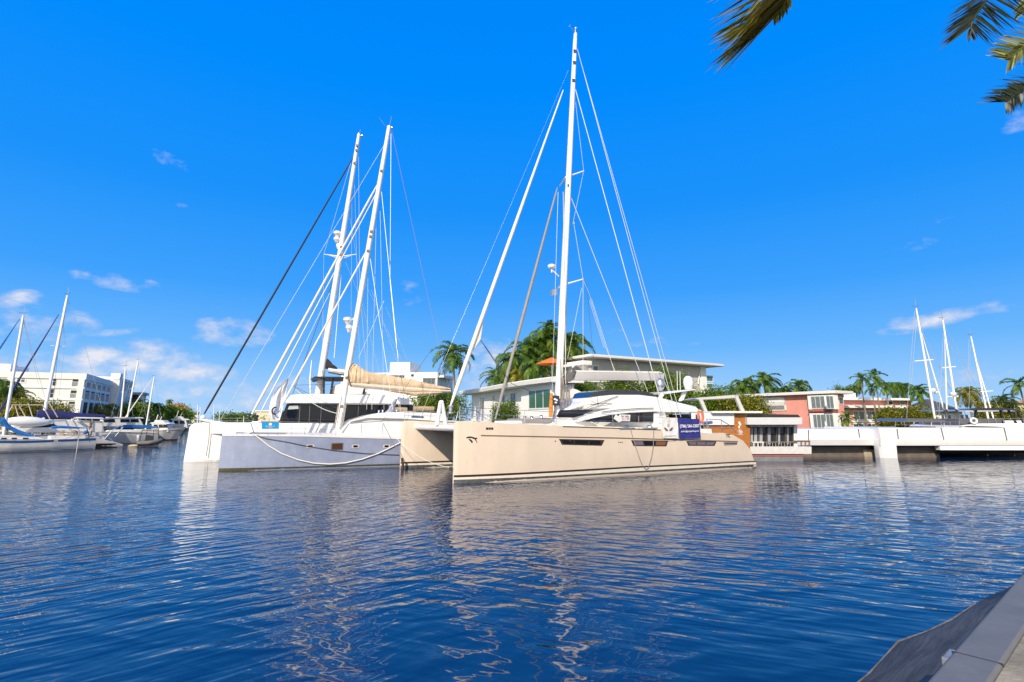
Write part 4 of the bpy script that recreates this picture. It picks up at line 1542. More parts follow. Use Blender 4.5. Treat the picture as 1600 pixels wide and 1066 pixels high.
for (a_, c_, r_, nm, mm) in (
        ((548, 255, RM), (506, 397.5, RM), .014, 'shroud', WIRE), ((506, 397.5, RM), (503, 612, RM), .014, 'shroud', WIRE), ((553, 250, RM), (557, 397.5, RM), .014, 'shroud', WIRE),
        ((557, 397.5, RM), (563, 600, RM), .014, 'shroud', WIRE), ((560, 215, RM), (562, 446, RM), .018, 'backstay', WIRE), ((562, 446, RM), (575, 612, RM), .018, 'backstay', WIRE),
        ((527, 420, RM), (457, 617, RM), .03, 'inner_forestay', ROPE_D), ((550, 300, RM), (548, 570, RM), .014, 'halyard', WIRE), ((540, 410, RM), (565, 470, RM), .012, 'lower_shroud', WIRE), ((565, 470, RM), (600, 612, RM), .012, 'lower_shroud', WIRE),
        ((533, 430, RM), (522, 560, RM), .04, 'halyard', MASTW), ((545, 330, RM), (560, 420, RM), .010, 'halyard', WIRE), ((560, 420, RM), (640, 590, RM), .010, 'lazy_jack', WIRE)):
    wire(cat3, rm(*a_), rm(*c_), r_, mm, nm)

# ------------------------------------------------------------------ palms and shrubs
PALM_L = leaf_material('palm leaf', (.025, .075, .012), (.11, .23, .025), (.27, .31, .04), .4)
PALM_Y = leaf_material('yellow palm leaf', (.08, .11, .012), (.27, .27, .025), (.46, .36, .04), .4)
BUSH_G = leaf_material('green shrub leaf', (.025, .07, .008), (.13, .24, .018), (.33, .36, .03), .38)
BUSH_Y = leaf_material('olive shrub leaf', (.05, .075, .008), (.20, .22, .018), (.42, .35, .03), .36)
TRUNK = material('palm trunk bark', (.25, .20, .15), .9, var=.4, vscale=3, bump=.02, bscale=8, stretch=(1, 1, 3))
SHAFT = material('green crown shaft', (.09, .14, .04), .5)
BARK = material('shrub bark', (.12, .09, .06), .9, var=.4)


def frond(b, base, az, el, L, droop, nl, lw, ll, r, hang=.55, vee=.5):
    """One feather frond: an arching rib with leaflets down both sides, each a narrow folded blade."""
    h = Vector((cos(az), sin(az), 0))
    up = Vector((0, 0, 1))
    pts, tan_ = [], []
    p, e = Vector(base), el
    n = 14
    for i in range(n + 1):
        d = h * cos(e) + up * sin(e)
        pts.append(p.copy())
        tan_.append(d)
        p = p + d * (L / n)
        e -= droop / n * (0.5 + 1.1 * i / n)
    side = h.cross(up)
    rows = []
    for i, q in enumerate(pts):
        w = .035 * L / 3 * (1 - .85 * i / n)
        nrm = side.cross(tan_[i])
        rows.append([q - side * w, q + nrm * w * .6, q + side * w])
    b.grid(rows)
    for k in range(nl):
        t = .10 + .9 * (k + r.random() * .5) / nl
        x = t * n
        i = min(int(x), n - 1)
        q = pts[i].lerp(pts[i + 1], x - i)
        d = tan_[i].lerp(tan_[i + 1], x - i)
        nrm = side.cross(d).normalized()
        if nrm.z < 0:
            nrm = -nrm
        prof = sin(pi * min(1, .18 + t * .82)) ** .55
        for s in (-1, 1):
            l = ll * prof * r.uniform(.8, 1.1)
            fw = .42 + .5 * t
            o = (side * s * (1 - fw * .35) + d * fw + nrm * vee * r.uniform(.2, 1) * (1 - t * .5)).normalized()
            g = Vector((0, 0, -1)) * hang * r.uniform(.6, 1.3)
            m = q + o * l * .5 + g * l * .16
            e_ = q + o * l * .92 + g * l * .62
            wv = d * lw * .5
            ww = d.cross(o).normalized() * lw * .18
            b.add([q - wv * .5, q + wv * .5, m + wv + ww, m - wv - ww, e_], [(0, 1, 2, 3), (3, 2, 4)])


def palm_crown(seed, nf=17, L=3.2, nl=30, droop=1.9, lw=.09, ll=.95, hang=.6, old=.3):
    r = random.Random(seed)
    b = MB()
    for i in range(nf):
        az = i * 2.39996 + r.uniform(-.25, .25)
        t = i / (nf - 1)
        el = lerp(1.35, -.35 - old, t ** .8) + r.uniform(-.12, .12)
        frond(b, (0, 0, r.uniform(-.1, .1)), az, el, L * r.uniform(.82, 1.08) * (.75 + .25 * min(1, t * 3)), droop * r.uniform(.75, 1.2) * (.7 + .4 * (1 - t)), nl, lw, ll, r, hang)
    return b


CROWNS = [palm_crown(11, 20, 3.2, 32, 1.9, .12).mesh('crown', PALM_L, False, recalc=False), palm_crown(23, 24, 3.3, 32, 2.3, .13, 1.05, .8).mesh('crown', PALM_L, False, recalc=False), palm_crown(31, 15, 3.0, 28, 1.6, .13, .9, .5).mesh('crown', PALM_L, False, recalc=False), palm_crown(47, 22, 3.2, 28, 2.4, .11, 1.0, .9, .5).mesh('crown', PALM_Y, False, recalc=False)]
rr = random.Random(5)


def trunk_mesh(b0):
    b = MB()
    pts = [(0, 0, 0), (0.04, .02, .05), (.06, .03, .3), (.03, .02, .6), (0, 0, .9), (0, 0, 1.0)]
    b.tube(pts, [.26, .20, .155, .135, .12, .10], 10)
    return b.mesh('trunk', TRUNK)


TRUNKM = trunk_mesh(0)
SHM = MB().lathe([(.16, 0), (.19, .25), (.15, .8), (.07, 1.15)], n=10).mesh('crown_shaft', SHAFT)


def palm(px, py, rpx, Y, variant, label, group=None, z0=1.2, lean=0.0, turn=None, shaft=True, name='palm_tree'):
    """Palm whose crown centre shows at (px, py) at depth Y; rpx is the crown's radius in photo pixels there."""
    c = at(px, py, Y)
    base = Vector((c.x + lean, c.y, z0))
    e = bpy.data.objects.new(name, None)
    col.objects.link(e)
    e.location = base
    tag(e, label, 'palm tree', group)
    s = rpx / 850 * Y / 3.0
    h = max(.6, c.z - z0)
    t = put('trunk', TRUNKM, e)
    ts = max(.6, min(1.6, s))
    t.scale = (ts, ts, h)
    if lean:
        t.rotation_euler = (0, -atan2(lean, h), 0)
    cr = put('crown', CROWNS[variant], e, (c.x - base.x, 0, h), (0, 0, rr.uniform(0, 6.3) if turn is None else turn), (s, s, s * rr.uniform(.92, 1.1)))
    if shaft:
        put('crown_shaft', SHM, e, (c.x - base.x, 0, h - 1.0 * s), (0, 0, 0), (s, s, s))
    return e


def shrub_mesh(seed, lobes, n, size, mat):
    """Leaf blades scattered through the shells of several lobes: (x, y, z, rx, ry, rz)."""
    r = random.Random(seed)
    b = MB()
    wts = [l[3] * l[5] + l[4] * l[5] for l in lobes]
    for (x, y, z, rx, ry, rz), w in zip(lobes, wts):
        twigs = max(12, int(n * w / sum(wts) / 7))
        for _ in range(twigs):
            while True:
                d = Vector((r.gauss(0, 1), r.gauss(0, 1), r.gauss(0, 1)))
                if d.length > .01:
                    break
            d.normalize()
            k = r.uniform(.62, 1.08) if r.random() < .8 else r.uniform(.3, .7)
            c = Vector((x + d.x * rx * k, y + d.y * ry * k, z + d.z * rz * k))
            if c.z < .05:
                continue
            for _ in range(7):
                p = c + Vector((r.gauss(0, 1), r.gauss(0, 1), r.gauss(0, .8))) * size * 1.3
                o = (d * .6 + Vector((r.gauss(0, 1), r.gauss(0, 1), r.gauss(.1, .8)))).normalized()
                q = o.cross(Vector((r.gauss(0, 1), r.gauss(0, 1), r.gauss(0, 1)))).normalized()
                s = size * r.uniform(.6, 1.3)
                b.add([p - q * s * .32, p + o * s * .55 - q * s * .3, p + o * s * 1.1, p + o * s * .5 + q * s * .32], [(0, 1, 2, 3)])
    return b


def shrub(px0, px1, py0, py1, Y, mat, label, seed, leaf=.16, n=4200, name='shrub', cat='shrub', z0=1.2, dens=5):
    """A shrub or tree filling the photo box px0..px1, py0..py1 at depth Y."""
    a, c = at(px0, py0, Y), at(px1, py1, Y)
    cx, w, top = (a.x + c.x) / 2, (c.x - a.x) / 2, a.z
    h = top - z0
    r = random.Random(seed)
    n, leaf = int(n * 2.1), leaf * 1.3
    e = bpy.data.objects.new(name, None)
    col.objects.link(e)
    e.location = (cx, Y, z0)
    tag(e, label, cat)
    lobes = []
    low = .1
    for i in range(dens):
        f = (i + .5) / dens * 2 - 1
        rz = (top - z0 - low) * r.uniform(.26, .42)
        zc = lerp(low + rz * .8, h - rz, r.uniform(.78, 1) if abs(f) < .75 else r.uniform(.45, .85))
        lobes.append((f * w * .7, r.uniform(-.25, .25) * w, max(rz * .6, zc), w * r.uniform(.26, .42) + .2, min(w * .5, 2.2), rz))
    lobes.append((0, 0, low + (h - low) * .42, w * .78, min(w * .6, 2.5), (h - low) * .42))
    shrub_mesh(seed, lobes, n, leaf, mat).build('foliage', mat, e, smooth=False, recalc=False)
    b = MB()
    for k in range(3):
        o = r.uniform(-.3, .3)
        b.tube([(o * .5, 0, 0), (o, r.uniform(-.2, .2), h * .3), (o * 3 + r.uniform(-.5, .5) * w * .5, 0, h * .75)], [.10, .08, .03], 6)
    b.build('trunk', BARK, e)
    return e

# ------------------------------------------------------------------ banks, far shore, quay
def slab_poly(name, pts, z0, z1, mat):
    b = MB().prism([(x, y, z0) for x, y in pts], (0, 0, z1 - z0))
    return b.build(name, mat, smooth=False)


structure(slab_poly('left_bank', [(-50, 73), (-190, 362), (-900, 362), (-900, 20), (-150, 20), (-104, 47)], -3, 1.15, LAWN))
structure(slab_poly('island', [(-12, 57.5), (62, 54), (260, 54), (700, 300), (700, 700), (-150, 420), (-20, 76)], -3, 1.2, LAWN))
structure(slab_poly('far_shore', [(-420, 430), (-150, 430), (-100, 700), (-600, 700)], -3, 1.0, LAWN))
SEAW = material('pale seawall concrete', (.42, .39, .34), .85, var=.35, vscale=.8)


def sea_wall(name, pts, label, h=1.3, w=.45):
    b = MB()
    for (x0, y0), (x1, y1) in zip(pts, pts[1:]):
        d = Vector((x1 - x0, y1 - y0, 0)).normalized()
        n = Vector((-d.y, d.x, 0)) * w
        b.hexa([(x0, y0, -2), (x1, y1, -2), (x1 + n.x, y1 + n.y, -2), (x0 + n.x, y0 + n.y, -2), (x0, y0, h), (x1, y1, h), (x1 + n.x, y1 + n.y, h), (x0 + n.x, y0 + n.y, h)])
    return tag(b.build(name, SEAW, smooth=False), label, 'wall')


sea_wall('sea_wall', [(-200, 362 - .1), (-50.3, 72.6), (-104, 46.6)][1:], 'pale concrete seawall behind the white apartment block\'s moored boats')
sea_wall('sea_wall', [(-12, 57.2), (62, 53.7), (260, 53.7)], 'pale concrete seawall in front of the pink house garden')

# quay in the foreground: concrete walk, grey edge beam and a dark sloping apron
e0, e1 = ground(1444, 1066, 1.5), ground(1597.7, 894, 1.5)
qd = (e1 - e0).normalized()
qf = Frame(e0.x, e0.y, math.degrees(atan2(qd.y, qd.x)))
QUAYM = material('worn tan concrete', (.36, .31, .22), .9, var=.55, vscale=2.2, bump=.008, bscale=30)
o = MB().box(-14, 60, -10, -.245, -2.5, 1.492).build('quay', QUAYM)
structure(o)
o.matrix_world = qf.m
CAPM = material('blue grey steel-faced cap', (.155, .155, .15), .6, var=.3, vscale=1.6, bump=.003, bscale=18)
cap = MB()
cap.hexa([(-14, -.24, 1.0), (60, -.24, 1.0), (60, 0, 1.0), (-14, 0, 1.0), (-14, -.24, 1.5), (60, -.24, 1.5), (60, 0, 1.5), (-14, 0, 1.5)])
co = qf.thing('quay_edge_beam', 'smooth blue-grey concrete edge beam along the quay', 'kerb')
cap.build('beam', CAPM, co, bevel=.025)
for x in (-2.1, .62, 3.3, 6.4):
    MB().box(x - .006, x + .006, -.2405, .0008, 1.2, 1.5012).build('joint', material('dark joint sealant', (.03, .03, .032), .8), co, smooth=False)
APR = material('dark wet apron concrete', (.085, .082, .078), .7, var=.8, vscale=3.0, bump=.02, bscale=9, stretch=(.35, 2.4, 1))
ap = qf.thing('sloping_apron', 'dark worn concrete apron sloping from the quay edge into the water', 'sea defence')
k0, k1, k2 = qf.pz(1340, 1066, .62), qf.pz(1405, 1008, .62), qf.pz(1600, 907, .62)
dn = (k0 - k1).normalized()
km = k0 + dn * 8
kf = k1 + (k2 - k1).normalized() * 14
b = MB()
outer = [Vector(km), Vector(k1), Vector(kf)]
rows = []
N = 40
for i in range(N + 1):
    t = i / N
    q = km.lerp(k1, t / .5) if t < .5 else k1.lerp(kf, (t - .5) / .5)
    inner = Vector((q.x, -.02, 1.12))
    row = []
    for j in range(8):
        s = j / 7
        p = inner.lerp(q, s)
        p.z += .05 * sin(pi * s) + .02 * sin(q.x * 3.1 + s * 4) + .012 * sin(q.x * 1.3 - s * 21) + rnd.uniform(-.006, .006)
        row.append(p)
    row.append(q + Vector((0, .02, -.06)))
    row.append(q + Vector((0, -.05, -2.4)))
    row.append(Vector((q.x, -.1, -2.4)))
    rows.append(row)
lip = [r_[7] for r_ in rows]
b.grid(rows, close=True)
n11 = len(rows[0])
b.f += [tuple(range(n11)), tuple(range(len(b.v) - n11, len(b.v)))]
b.build('apron', APR, ap, sharp=60)
b = MB()
b.tube([q_ + Vector((0, .004, .0)) for q_ in lip], [rnd.uniform(.004, .013) for _ in lip], 6)  # thin tube of uneven radius, paler than the apron, along its lip
b.build('pale_edge', material('pale concrete edge', (.22, .19, .16), .9, var=.6, vscale=6), ap)
br = qf.thing('ladder_bracket', 'pale metal ladder bracket bolted to the edge of the quay', 'bracket')
a_ = qf.p(1490, 1000, .05)
b = MB()
b.box(a_.x - .015, a_.x + .015, .0, .13, 1.22, 1.36)
b.box(a_.x + .015, a_.x + .20, .0, .13, 1.345, 1.36)
b.build('channel', material('galvanised steel', (.42, .41, .40), .5, metal=.6, var=.3), br, bevel=.006)
b = MB()
b.box(a_.x + .02, a_.x + .18, .0, .10, 1.20, 1.335)
b.build('socket', BLACK, br)

# ------------------------------------------------------------------ buildings
STUCCO = material('white stucco', (.82, .81, .78), .85, var=.08, vscale=.7, bump=.004, bscale=20, streak=((.55, .53, .49), .3, 1.1, .2, .6))
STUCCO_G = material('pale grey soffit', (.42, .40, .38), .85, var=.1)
PINK = material('salmon stucco', (.74, .31, .25), .85, var=.12, vscale=.6, bump=.004, bscale=20, streak=((.50, .22, .18), .3, 1.2, .2, .6))
FRAMEW = material('white window frame', (.74, .74, .72), .5)
GLASSG = material('green tinted glass', (.05, .14, .11), .06, spec=.6)
GLASSB = material('blue grey glass', (.05, .07, .08), .05, spec=.8)
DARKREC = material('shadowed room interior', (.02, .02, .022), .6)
CURT = material('pale net curtain', (.20, .24, .25), .35, var=.5, vscale=2, stretch=(6, 6, 1))


def face_quad(fr, plane, val, x0, x1, y0, y1):
    """Corners on the plane v = val ('v') or u = val ('u') seen at the pixel box's left and right edges; heights are taken at mid width."""
    g = (lambda x, y: fr.p(x, y, val)) if plane == 'v' else (lambda x, y: fr.pu(x, y, val))
    a, c = g(x0, (y0 + y1) / 2), g(x1, (y0 + y1) / 2)
    m0, m1 = g((x0 + x1) / 2, y0), g((x0 + x1) / 2, y1)
    return a, c, m0.z, m1.z


def window(fr, parent, plane, val, x0, x1, y0, y1, panes=2, frame_m=FRAMEW, glass=GLASSB, fw=.09, rows=1, name='window', out=.04):
    """A window: four-sided frame with mullions standing proud of the wall, and its glass as a sub-part."""
    a, c, zt, zb_ = face_quad(fr, plane, val, x0, x1, y0, y1)
    lo, hi = (min(a.x, c.x), max(a.x, c.x)) if plane == 'v' else (min(a.y, c.y), max(a.y, c.y))

    def bx(b, l0, l1, z0, z1, o0, o1):
        if plane == 'v':
            b.box(l0, l1, val - o1, val - o0, z0, z1)
        else:
            b.box(val - o1, val - o0, l0, l1, z0, z1)
    b = MB()
    bx(b, lo, hi, zt - fw, zt, -.02, out)
    bx(b, lo, hi, zb_, zb_ + fw, -.02, out + .03)
    bx(b, lo, lo + fw, zb_ + fw, zt - fw, -.02, out)
    bx(b, hi - fw, hi, zb_ + fw, zt - fw, -.02, out)
    for k in range(1, panes):
        m = lerp(lo, hi, k / panes)
        bx(b, m - fw * .35, m + fw * .35, zb_ + fw, zt - fw, -.02, out - .008)
    for k in range(1, rows):
        m = lerp(zb_, zt, k / rows)
        bx(b, lo + fw, hi - fw, m - fw * .3, m + fw * .3, -.02, out - .014)
    w = b.build(name, frame_m, parent, smooth=False)
    b = MB()
    bx(b, lo + fw * .5, hi - fw * .5, zb_ + fw * .5, zt - fw * .5, -.015, .012)
    b.build('pane', glass, w, smooth=False)
    return w


E1A = 25.8
# ---- white apartment block on the near left bank
c0 = at(134, 586, 85.0)
af = Frame(c0.x, c0.y, E1A, 1.15)
apt = af.thing('apartment_block', 'white three-storey apartment block with square balcony openings, nearest of the bank', 'building')
ZT = af.p(134, 584).z
DEP = af.pu(175, 600).y
b = MB()
b.box(-26, 0, 0.0, DEP, 0, ZT - .35)
b.build('wall', STUCCO, apt, smooth=False)
b = MB()
b.box(-26.15, .15, -.15, DEP, ZT - .9, ZT)
b.box(-26, -3.2, 1.5, DEP - 2, ZT, ZT + .05)
b.build('cornice', STUCCO, apt, smooth=False)
MB().box(-24, -9.5, 1.2, 9, ZT + .05, ZT + 1.2).build('roof_plant_room', STUCCO, apt, smooth=False)
for x0_, x1_ in ((-.75, 0.0), (-9.2, -8.55)):
    MB().box(x0_, x1_, -.18, 0, 0, ZT - .9).build('pilaster', STUCCO, apt, smooth=False)
zf1, zf2 = af.p(100, 605.5).z, af.p(100, 624).z
for z in (zf1, zf2):
    MB().box(-26, .12, -.14, 0, z - .16, z + .12).build('floor_band', STUCCO, apt, smooth=False)
BAL = material('white balustrade', (.66, .67, .70), .6)
# openings on the side facing the water end
for (x0, x1, y0, y1) in ((111.5, 126, 591, 605), (108.5, 122, 609, 623), (105.5, 118.5, 626.5, 640)):
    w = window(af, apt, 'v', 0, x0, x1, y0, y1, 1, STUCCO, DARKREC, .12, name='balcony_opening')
    a, c, zt, zz = face_quad(af, 'v', 0, x0, x1, y0, y1)
    b = MB()
    b.box(a.x, c.x, -.10, -.05, zz + .75, zz + .82)
    for k in range(9):
        x = lerp(a.x + .1, c.x - .1, k / 8)
        b.box(x - .022, x + .022, -.10, -.05, zz + .1, zz + .75)
    b.build('balustrade', BAL, w, smooth=False)
for (x0, x1, y0, y1) in ((82, 88.5, 589.5, 603.5), (78, 84.5, 607.5, 622)):
    window(af, apt, 'v', 0, x0, x1, y0, y1, 1, STUCCO, DARKREC, .06, 2)
for (x0, x1, y0, y1) in ((25, 41, 587, 598.5), (21, 38.5, 605, 616.5)):
    window(af, apt, 'v', 0, x0, x1, y0, y1, 2, STUCCO, GLASSB, .14, 2)
# balcony side: bays down the canal
NB = 5
for fl, (zl, zh) in enumerate(((.1, zf2), (zf2, zf1), (zf1, ZT - .9))):
    for k in range(NB):
        y0_, y1_ = lerp(1.0, DEP - .4, k / NB), lerp(1.0, DEP - .4, (k + 1) / NB) - .9
        b = MB()
        b.box(-.03, .10, y0_ - .25, y0_, zl + .15, zh - .35)
        b.box(-.03, .10, y1_, y1_ + .25, zl + .15, zh - .35)
        b.box(-.03, .10, y0_ - .25, y1_ + .25, zh - .35, zh - .12)
        w = b.build('balcony_opening', STUCCO, apt, smooth=False)
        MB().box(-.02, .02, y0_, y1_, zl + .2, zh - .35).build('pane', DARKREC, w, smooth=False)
        b = MB()
        b.box(.05, .11, y0_, y1_, zl + 1.05, zl + 1.15)
        for q in range(7):
            yy = lerp(y0_ + .1, y1_ - .1, q / 6)
            b.box(.05, .10, yy - .03, yy + .03, zl + .2, zl + 1.05)
        b.build('balustrade', BAL, w, smooth=False)
# ---- its lower neighbour further down the canal
c1 = af.pu(176, 596)
d1 = 14.0
nf_ = Frame(*(af.m @ Vector((0.8, DEP + .3, 0))).to_2d(), E1A, 1.15)
nb = nf_.thing('apartment_block', 'second white apartment block with rows of balconies, beyond the first', 'building')
ZN = nf_.pu(180, 592).z
DN = nf_.pu(206, 610).y
MB().box(-20, 0, 0, DN, 0, ZN).build('wall', STUCCO, nb, smooth=False)
MB().box(-20.2, .25, -.2, DN, ZN, ZN + .5).build('cornice', STUCCO, nb, smooth=False)
MB().box(-1.2, .3, -.1, 2.2, 0, ZN + 1.2).build('corner_tower', STUCCO, nb, smooth=False)
for fl in range(3):
    zl, zh = ZN / 3 * fl, ZN / 3 * (fl + 1)
    for k in range(6):
        y0_, y1_ = lerp(3, DN - .5, k / 6), lerp(3, DN - .5, (k + 1) / 6) - 1.0
        b = MB()
        b.box(-.03, .12, y0_ - .3, y0_, zl + .1, zh - .2)
        b.box(-.03, .12, y0_ - .3, y1_ + .2, zh - .45, zh - .2)
        b.box(.04, .12, y0_, y1_, zl + .15, zl + 1.0)
        w = b.build('balcony_opening', STUCCO, nb, smooth=False)
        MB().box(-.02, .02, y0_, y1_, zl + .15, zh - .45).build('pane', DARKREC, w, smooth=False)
# ---- terrace house with flat canopies, and orange-roofed house, further on
tf = Frame(*(nf_.m @ Vector((1.0, DN + 2, 0))).to_2d(), E1A, 1.15)
tb = tf.thing('terrace_building', 'white building with deep roof terraces beyond the apartment blocks', 'building')
ZTb = tf.pu(212, 612).z
DT = tf.pu(226, 622).y
for k, (y0_, y1_) in enumerate(((0, DT * .5), (DT * .55, DT))):
    h = ZTb - k * 2.2
    MB().box(-14, 0, y0_, y1_, 0, h - 3).build('wall', STUCCO, tb, smooth=False)
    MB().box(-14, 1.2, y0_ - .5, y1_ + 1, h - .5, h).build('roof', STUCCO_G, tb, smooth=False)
    for q in range(4):
        yy = lerp(y0_ + .5, y1_ - .5, q / 3)
        MB().box(.3, .9, yy - .3, yy + .3, h - 3, h - .5).build('column', STUCCO, tb, smooth=False)
    MB().box(-13.5, .8, y0_ - .2, y1_ + .2, h - 3, h - 2.2).build('parapet', STUCCO, tb, smooth=False)
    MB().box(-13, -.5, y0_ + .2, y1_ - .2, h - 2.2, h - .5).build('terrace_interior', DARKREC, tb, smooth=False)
of = Frame(at(262, 650, 210).x, 210, E1A, 1.1)
ob = of.thing('tiled_house', 'distant house with an orange tiled roof above dark trees', 'house')
zo = of.p(272, 640).z
MB().box(-3, 6.5, 0, 8, 0, zo).build('wall', STUCCO, ob, smooth=False)
b = MB()
b.add([(-4, -1, zo), (7.5, -1, zo), (7.5, 9, zo), (-4, 9, zo), (0, 4, zo + 2.4), (4, 4, zo + 2.4)], [(0, 1, 5, 4), (1, 2, 5), (2, 3, 4, 5), (3, 0, 4), (0, 3, 2, 1)])
b.build('roof', material('orange clay tiles', (.42, .17, .08), .8, var=.3, vscale=3), ob, smooth=False)
window(of, ob, 'v', 0, 266, 270, 644, 650)
pf_ = Frame(at(285, 650, 260).x, 260, E1A, 1.1)
pb = pf_.thing('small_house', 'far pale house with a flat roof at the bend of the canal', 'house')
MB().box(-3, 6, 0, 8, 0, 4.6).build('wall', STUCCO, pb, smooth=False)
MB().box(-3.6, 6.6, -.6, 8.6, 4.6, 5.1).build('roof', material('brown flat roof', (.25, .17, .11), .8), pb, smooth=False)
ff = Frame(at(418, 650, 445).x, 445, 3, 1.0)
fb = ff.thing('small_house', 'tiny cream house on the far shore between the stays', 'house')
MB().box(-9, 9, 0, 10, 0, 8).build('wall', material('cream stucco', (.66, .58, .42), .85), fb, smooth=False)
MB().box(-10, 10, -1, 11, 8, 8.8).build('roof', STUCCO, fb, smooth=False)

# ---- modern white house behind the rear catamarans
c0 = at(682, 640, 96)
mf = Frame(c0.x, c0.y, -8, 1.2)
mh = mf.thing('modern_house', 'modern white flat-roofed house behind the tan sail cover', 'house')


def mz(x, y):
    return mf.p(x, y)


q0, q1, q2 = mz(682, 581.5), mz(600, 577), mz(608, 566)
MB().box(q1.x - 8, 0, 0, 11, 0, q0.z).build('wall', STUCCO, mh, smooth=False)
MB().box(mz(607, 570).x, mz(638.5, 570).x, .8, 7, q0.z, mz(620, 565.5).z).build('stair_tower', STUCCO, mh, smooth=False)
MB().box(-.4, mz(692.5, 588).x, .5, 8, mz(688, 589.5).z, mz(688, 586).z).build('canopy', STUCCO, mh, smooth=False)
window(mf, mh, 'v', 0, 660.5, 680.5, 590.5, 606, 3, material('grey window frame', (.16, .18, .19), .5), GLASSB, .14)
window(mf, mh, 'v', 0, 606, 632, 586.5, 590.5, 4, BLACK, GLASSB, .06)
for x in (601.5, 644.5):
    q = mz(x, 586.5)
    MB().box(q.x - .22, q.x + .22, -.12, 0, q.z - .18, q.z + .18).build('wall_lamp', BLACK, mh, smooth=False)

# ---- long low white house with the green windows
c0 = at(872, 640, 57)
hf = Frame(c0.x, c0.y, E1A, 1.2)
ho = hf.thing('villa', 'low white villa with curved eaves and green-glazed bay window', 'house')
zE = hf.pu(830, 598).z
DV = hf.pu(737, 625).y
zl = hf.pu(737, 612).z
MB().box(0, 2.0, 0, DV, 0, zE - .5).build('wall', STUCCO, ho, smooth=False)
b = MB()
rows = []
for i in range(21):
    t = i / 20
    y = lerp(-1.0, DV + 1.4, t)
    ov = -1.3 - .5 * sin(pi * min(1, t * 1.5))
    z = lerp(zE + .15, zE - .1, t)
    rows.append([(ov, y, z - .5), (ov - .08, y, z - .1), (ov - .02, y, z), (1.0, y, z + .3), (2.6, y, z + .3), (2.6, y, z - .5), (.2, y, z - .55)])
b.grid(rows, close=True)
b.f += [tuple(range(7)), tuple(range(len(b.v) - 7, len(b.v)))]
b.build('roof', material('white roof fascia', (.76, .74, .71), .7, var=.1), ho, sharp=30)
window(hf, ho, 'u', 0, 750.5, 757, 620, 638.5, 2)
window(hf, ho, 'u', 0, 784.5, 789.5, 616, 634, 1)
window(hf, ho, 'u', 0, 797.5, 806.5, 613.5, 635.5, 2)
a, c, zt, zz = face_quad(hf, 'u', 0, 823, 866, 606.5, 640.5)
yl, yh = min(a.y, c.y), max(a.y, c.y)
MB().box(-.55, 0, yl - .25, yh + .35, zz - .9, zt + .45).build('bay', STUCCO, ho, smooth=False)
window(hf, ho, 'u', -.55, 826, 861, 608, 639.5, 3, FRAMEW, GLASSG, .13)
MB().tube([hf.pu(771, 618, -.08), hf.pu(771, 642, -.08)], .07, 6).build('downpipe', STUCCO_G, ho)
MB().box(-.9, -.6, -1, DV, 0, 1.5).build('garden_wall', STUCCO, ho, smooth=False)
b = MB()
rows = []
for i in range(13):
    t = i / 12
    q = hf.p(lerp(893, 945, t), lerp(607, 652, t ** 1.7), -3.0)
    rows.append([(q.x, -3.0, 0), (q.x, -3.0, q.z), (q.x, -2.7, q.z), (q.x, -2.7, 0)])
b.grid(rows, close=True)
b.build('curved_wing_wall', STUCCO, ho, smooth=False)
MB().box(2, 7, 4, DV, 0, zE - 2.2).build('wing', STUCCO, ho, smooth=False)
# orange parasol on its roof terrace
q = at(862, 558.5, 63)
um2 = Frame(q.x, q.y, 0, q.z - 2.6)
uo = um2.thing('parasol', 'orange parasol on the roof terrace of the white villa', 'parasol')
b = MB()
nk = 8
r_ = 1.75
vs = [(0, 0, 2.6)] + [(r_ * cos(2 * pi * k / nk), r_ * sin(2 * pi * k / nk), 1.95) for k in range(nk)] + [(r_ * cos(2 * pi * k / nk), r_ * sin(2 * pi * k / nk), 1.80) for k in range(nk)] + [(0, 0, 2.52)]
b.add(vs, [(0, 1 + k, 1 + (k + 1) % nk) for k in range(nk)] + [(1 + k, 9 + k, 9 + (k + 1) % nk, 1 + (k + 1) % nk) for k in range(nk)] + [(17, 9 + (k + 1) % nk, 9 + k) for k in range(nk)])
b.build('canopy', material('orange awning cloth', (.66, .17, .02), .8), uo, smooth=False)
MB().tube([(0, 0, 0), (0, 0, 2.6)], .035, 8).build('pole', STEEL, uo)

# ---- upper house with the long flat roof
c0 = at(924, 640, 72)
gf = Frame(c0.x, c0.y, 31, 1.2)
gh = gf.thing('villa', 'tall white villa with a long flat overhanging roof above the trees', 'house')
zr0 = gf.p(924, 553).z
xr = gf.p(1132, 577).x
yr = gf.pu(868, 566).y
b = MB()
b.box(0, xr, 0, max(yr, 12), zr0 - .38, zr0)
b.build('roof', material('white flat roof', (.70, .68, .65), .7, var=.1), gh, bevel=.08)
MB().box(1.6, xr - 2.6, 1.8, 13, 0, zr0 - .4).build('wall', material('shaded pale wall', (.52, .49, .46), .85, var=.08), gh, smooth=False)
q = gf.p(1129, 590)
MB().box(xr - 3.6, xr - 2.4, 1.6, 4, 0, zr0 - .4).build('end_pier', STUCCO, gh, smooth=False)
window(gf, gh, 'v', 1.8, 1094, 1114, 586.5, 596.5, 2, FRAMEW, GLASSG, .12)
window(gf, gh, 'v', 1.8, 1094, 1114, 598.5, 607, 2, FRAMEW, GLASSG, .12)
window(gf, gh, 'v', 1.8, 926, 935, 571, 584, 1, FRAMEW, GLASSB, .1)
MB().tube([gf.p(1098, 578, 1.7), gf.p(1093, 584, 1.6), gf.p(1091, 600, 1.6)], .08, 6).build('downpipe', STUCCO, gh)
b = MB()
q = gf.p(922, 566, -.8)
b.box(-2.2, q.x, -1.2, 9, q.z - .45, q.z + .12)
b.build('terrace_canopy', STUCCO, gh, bevel=.05)
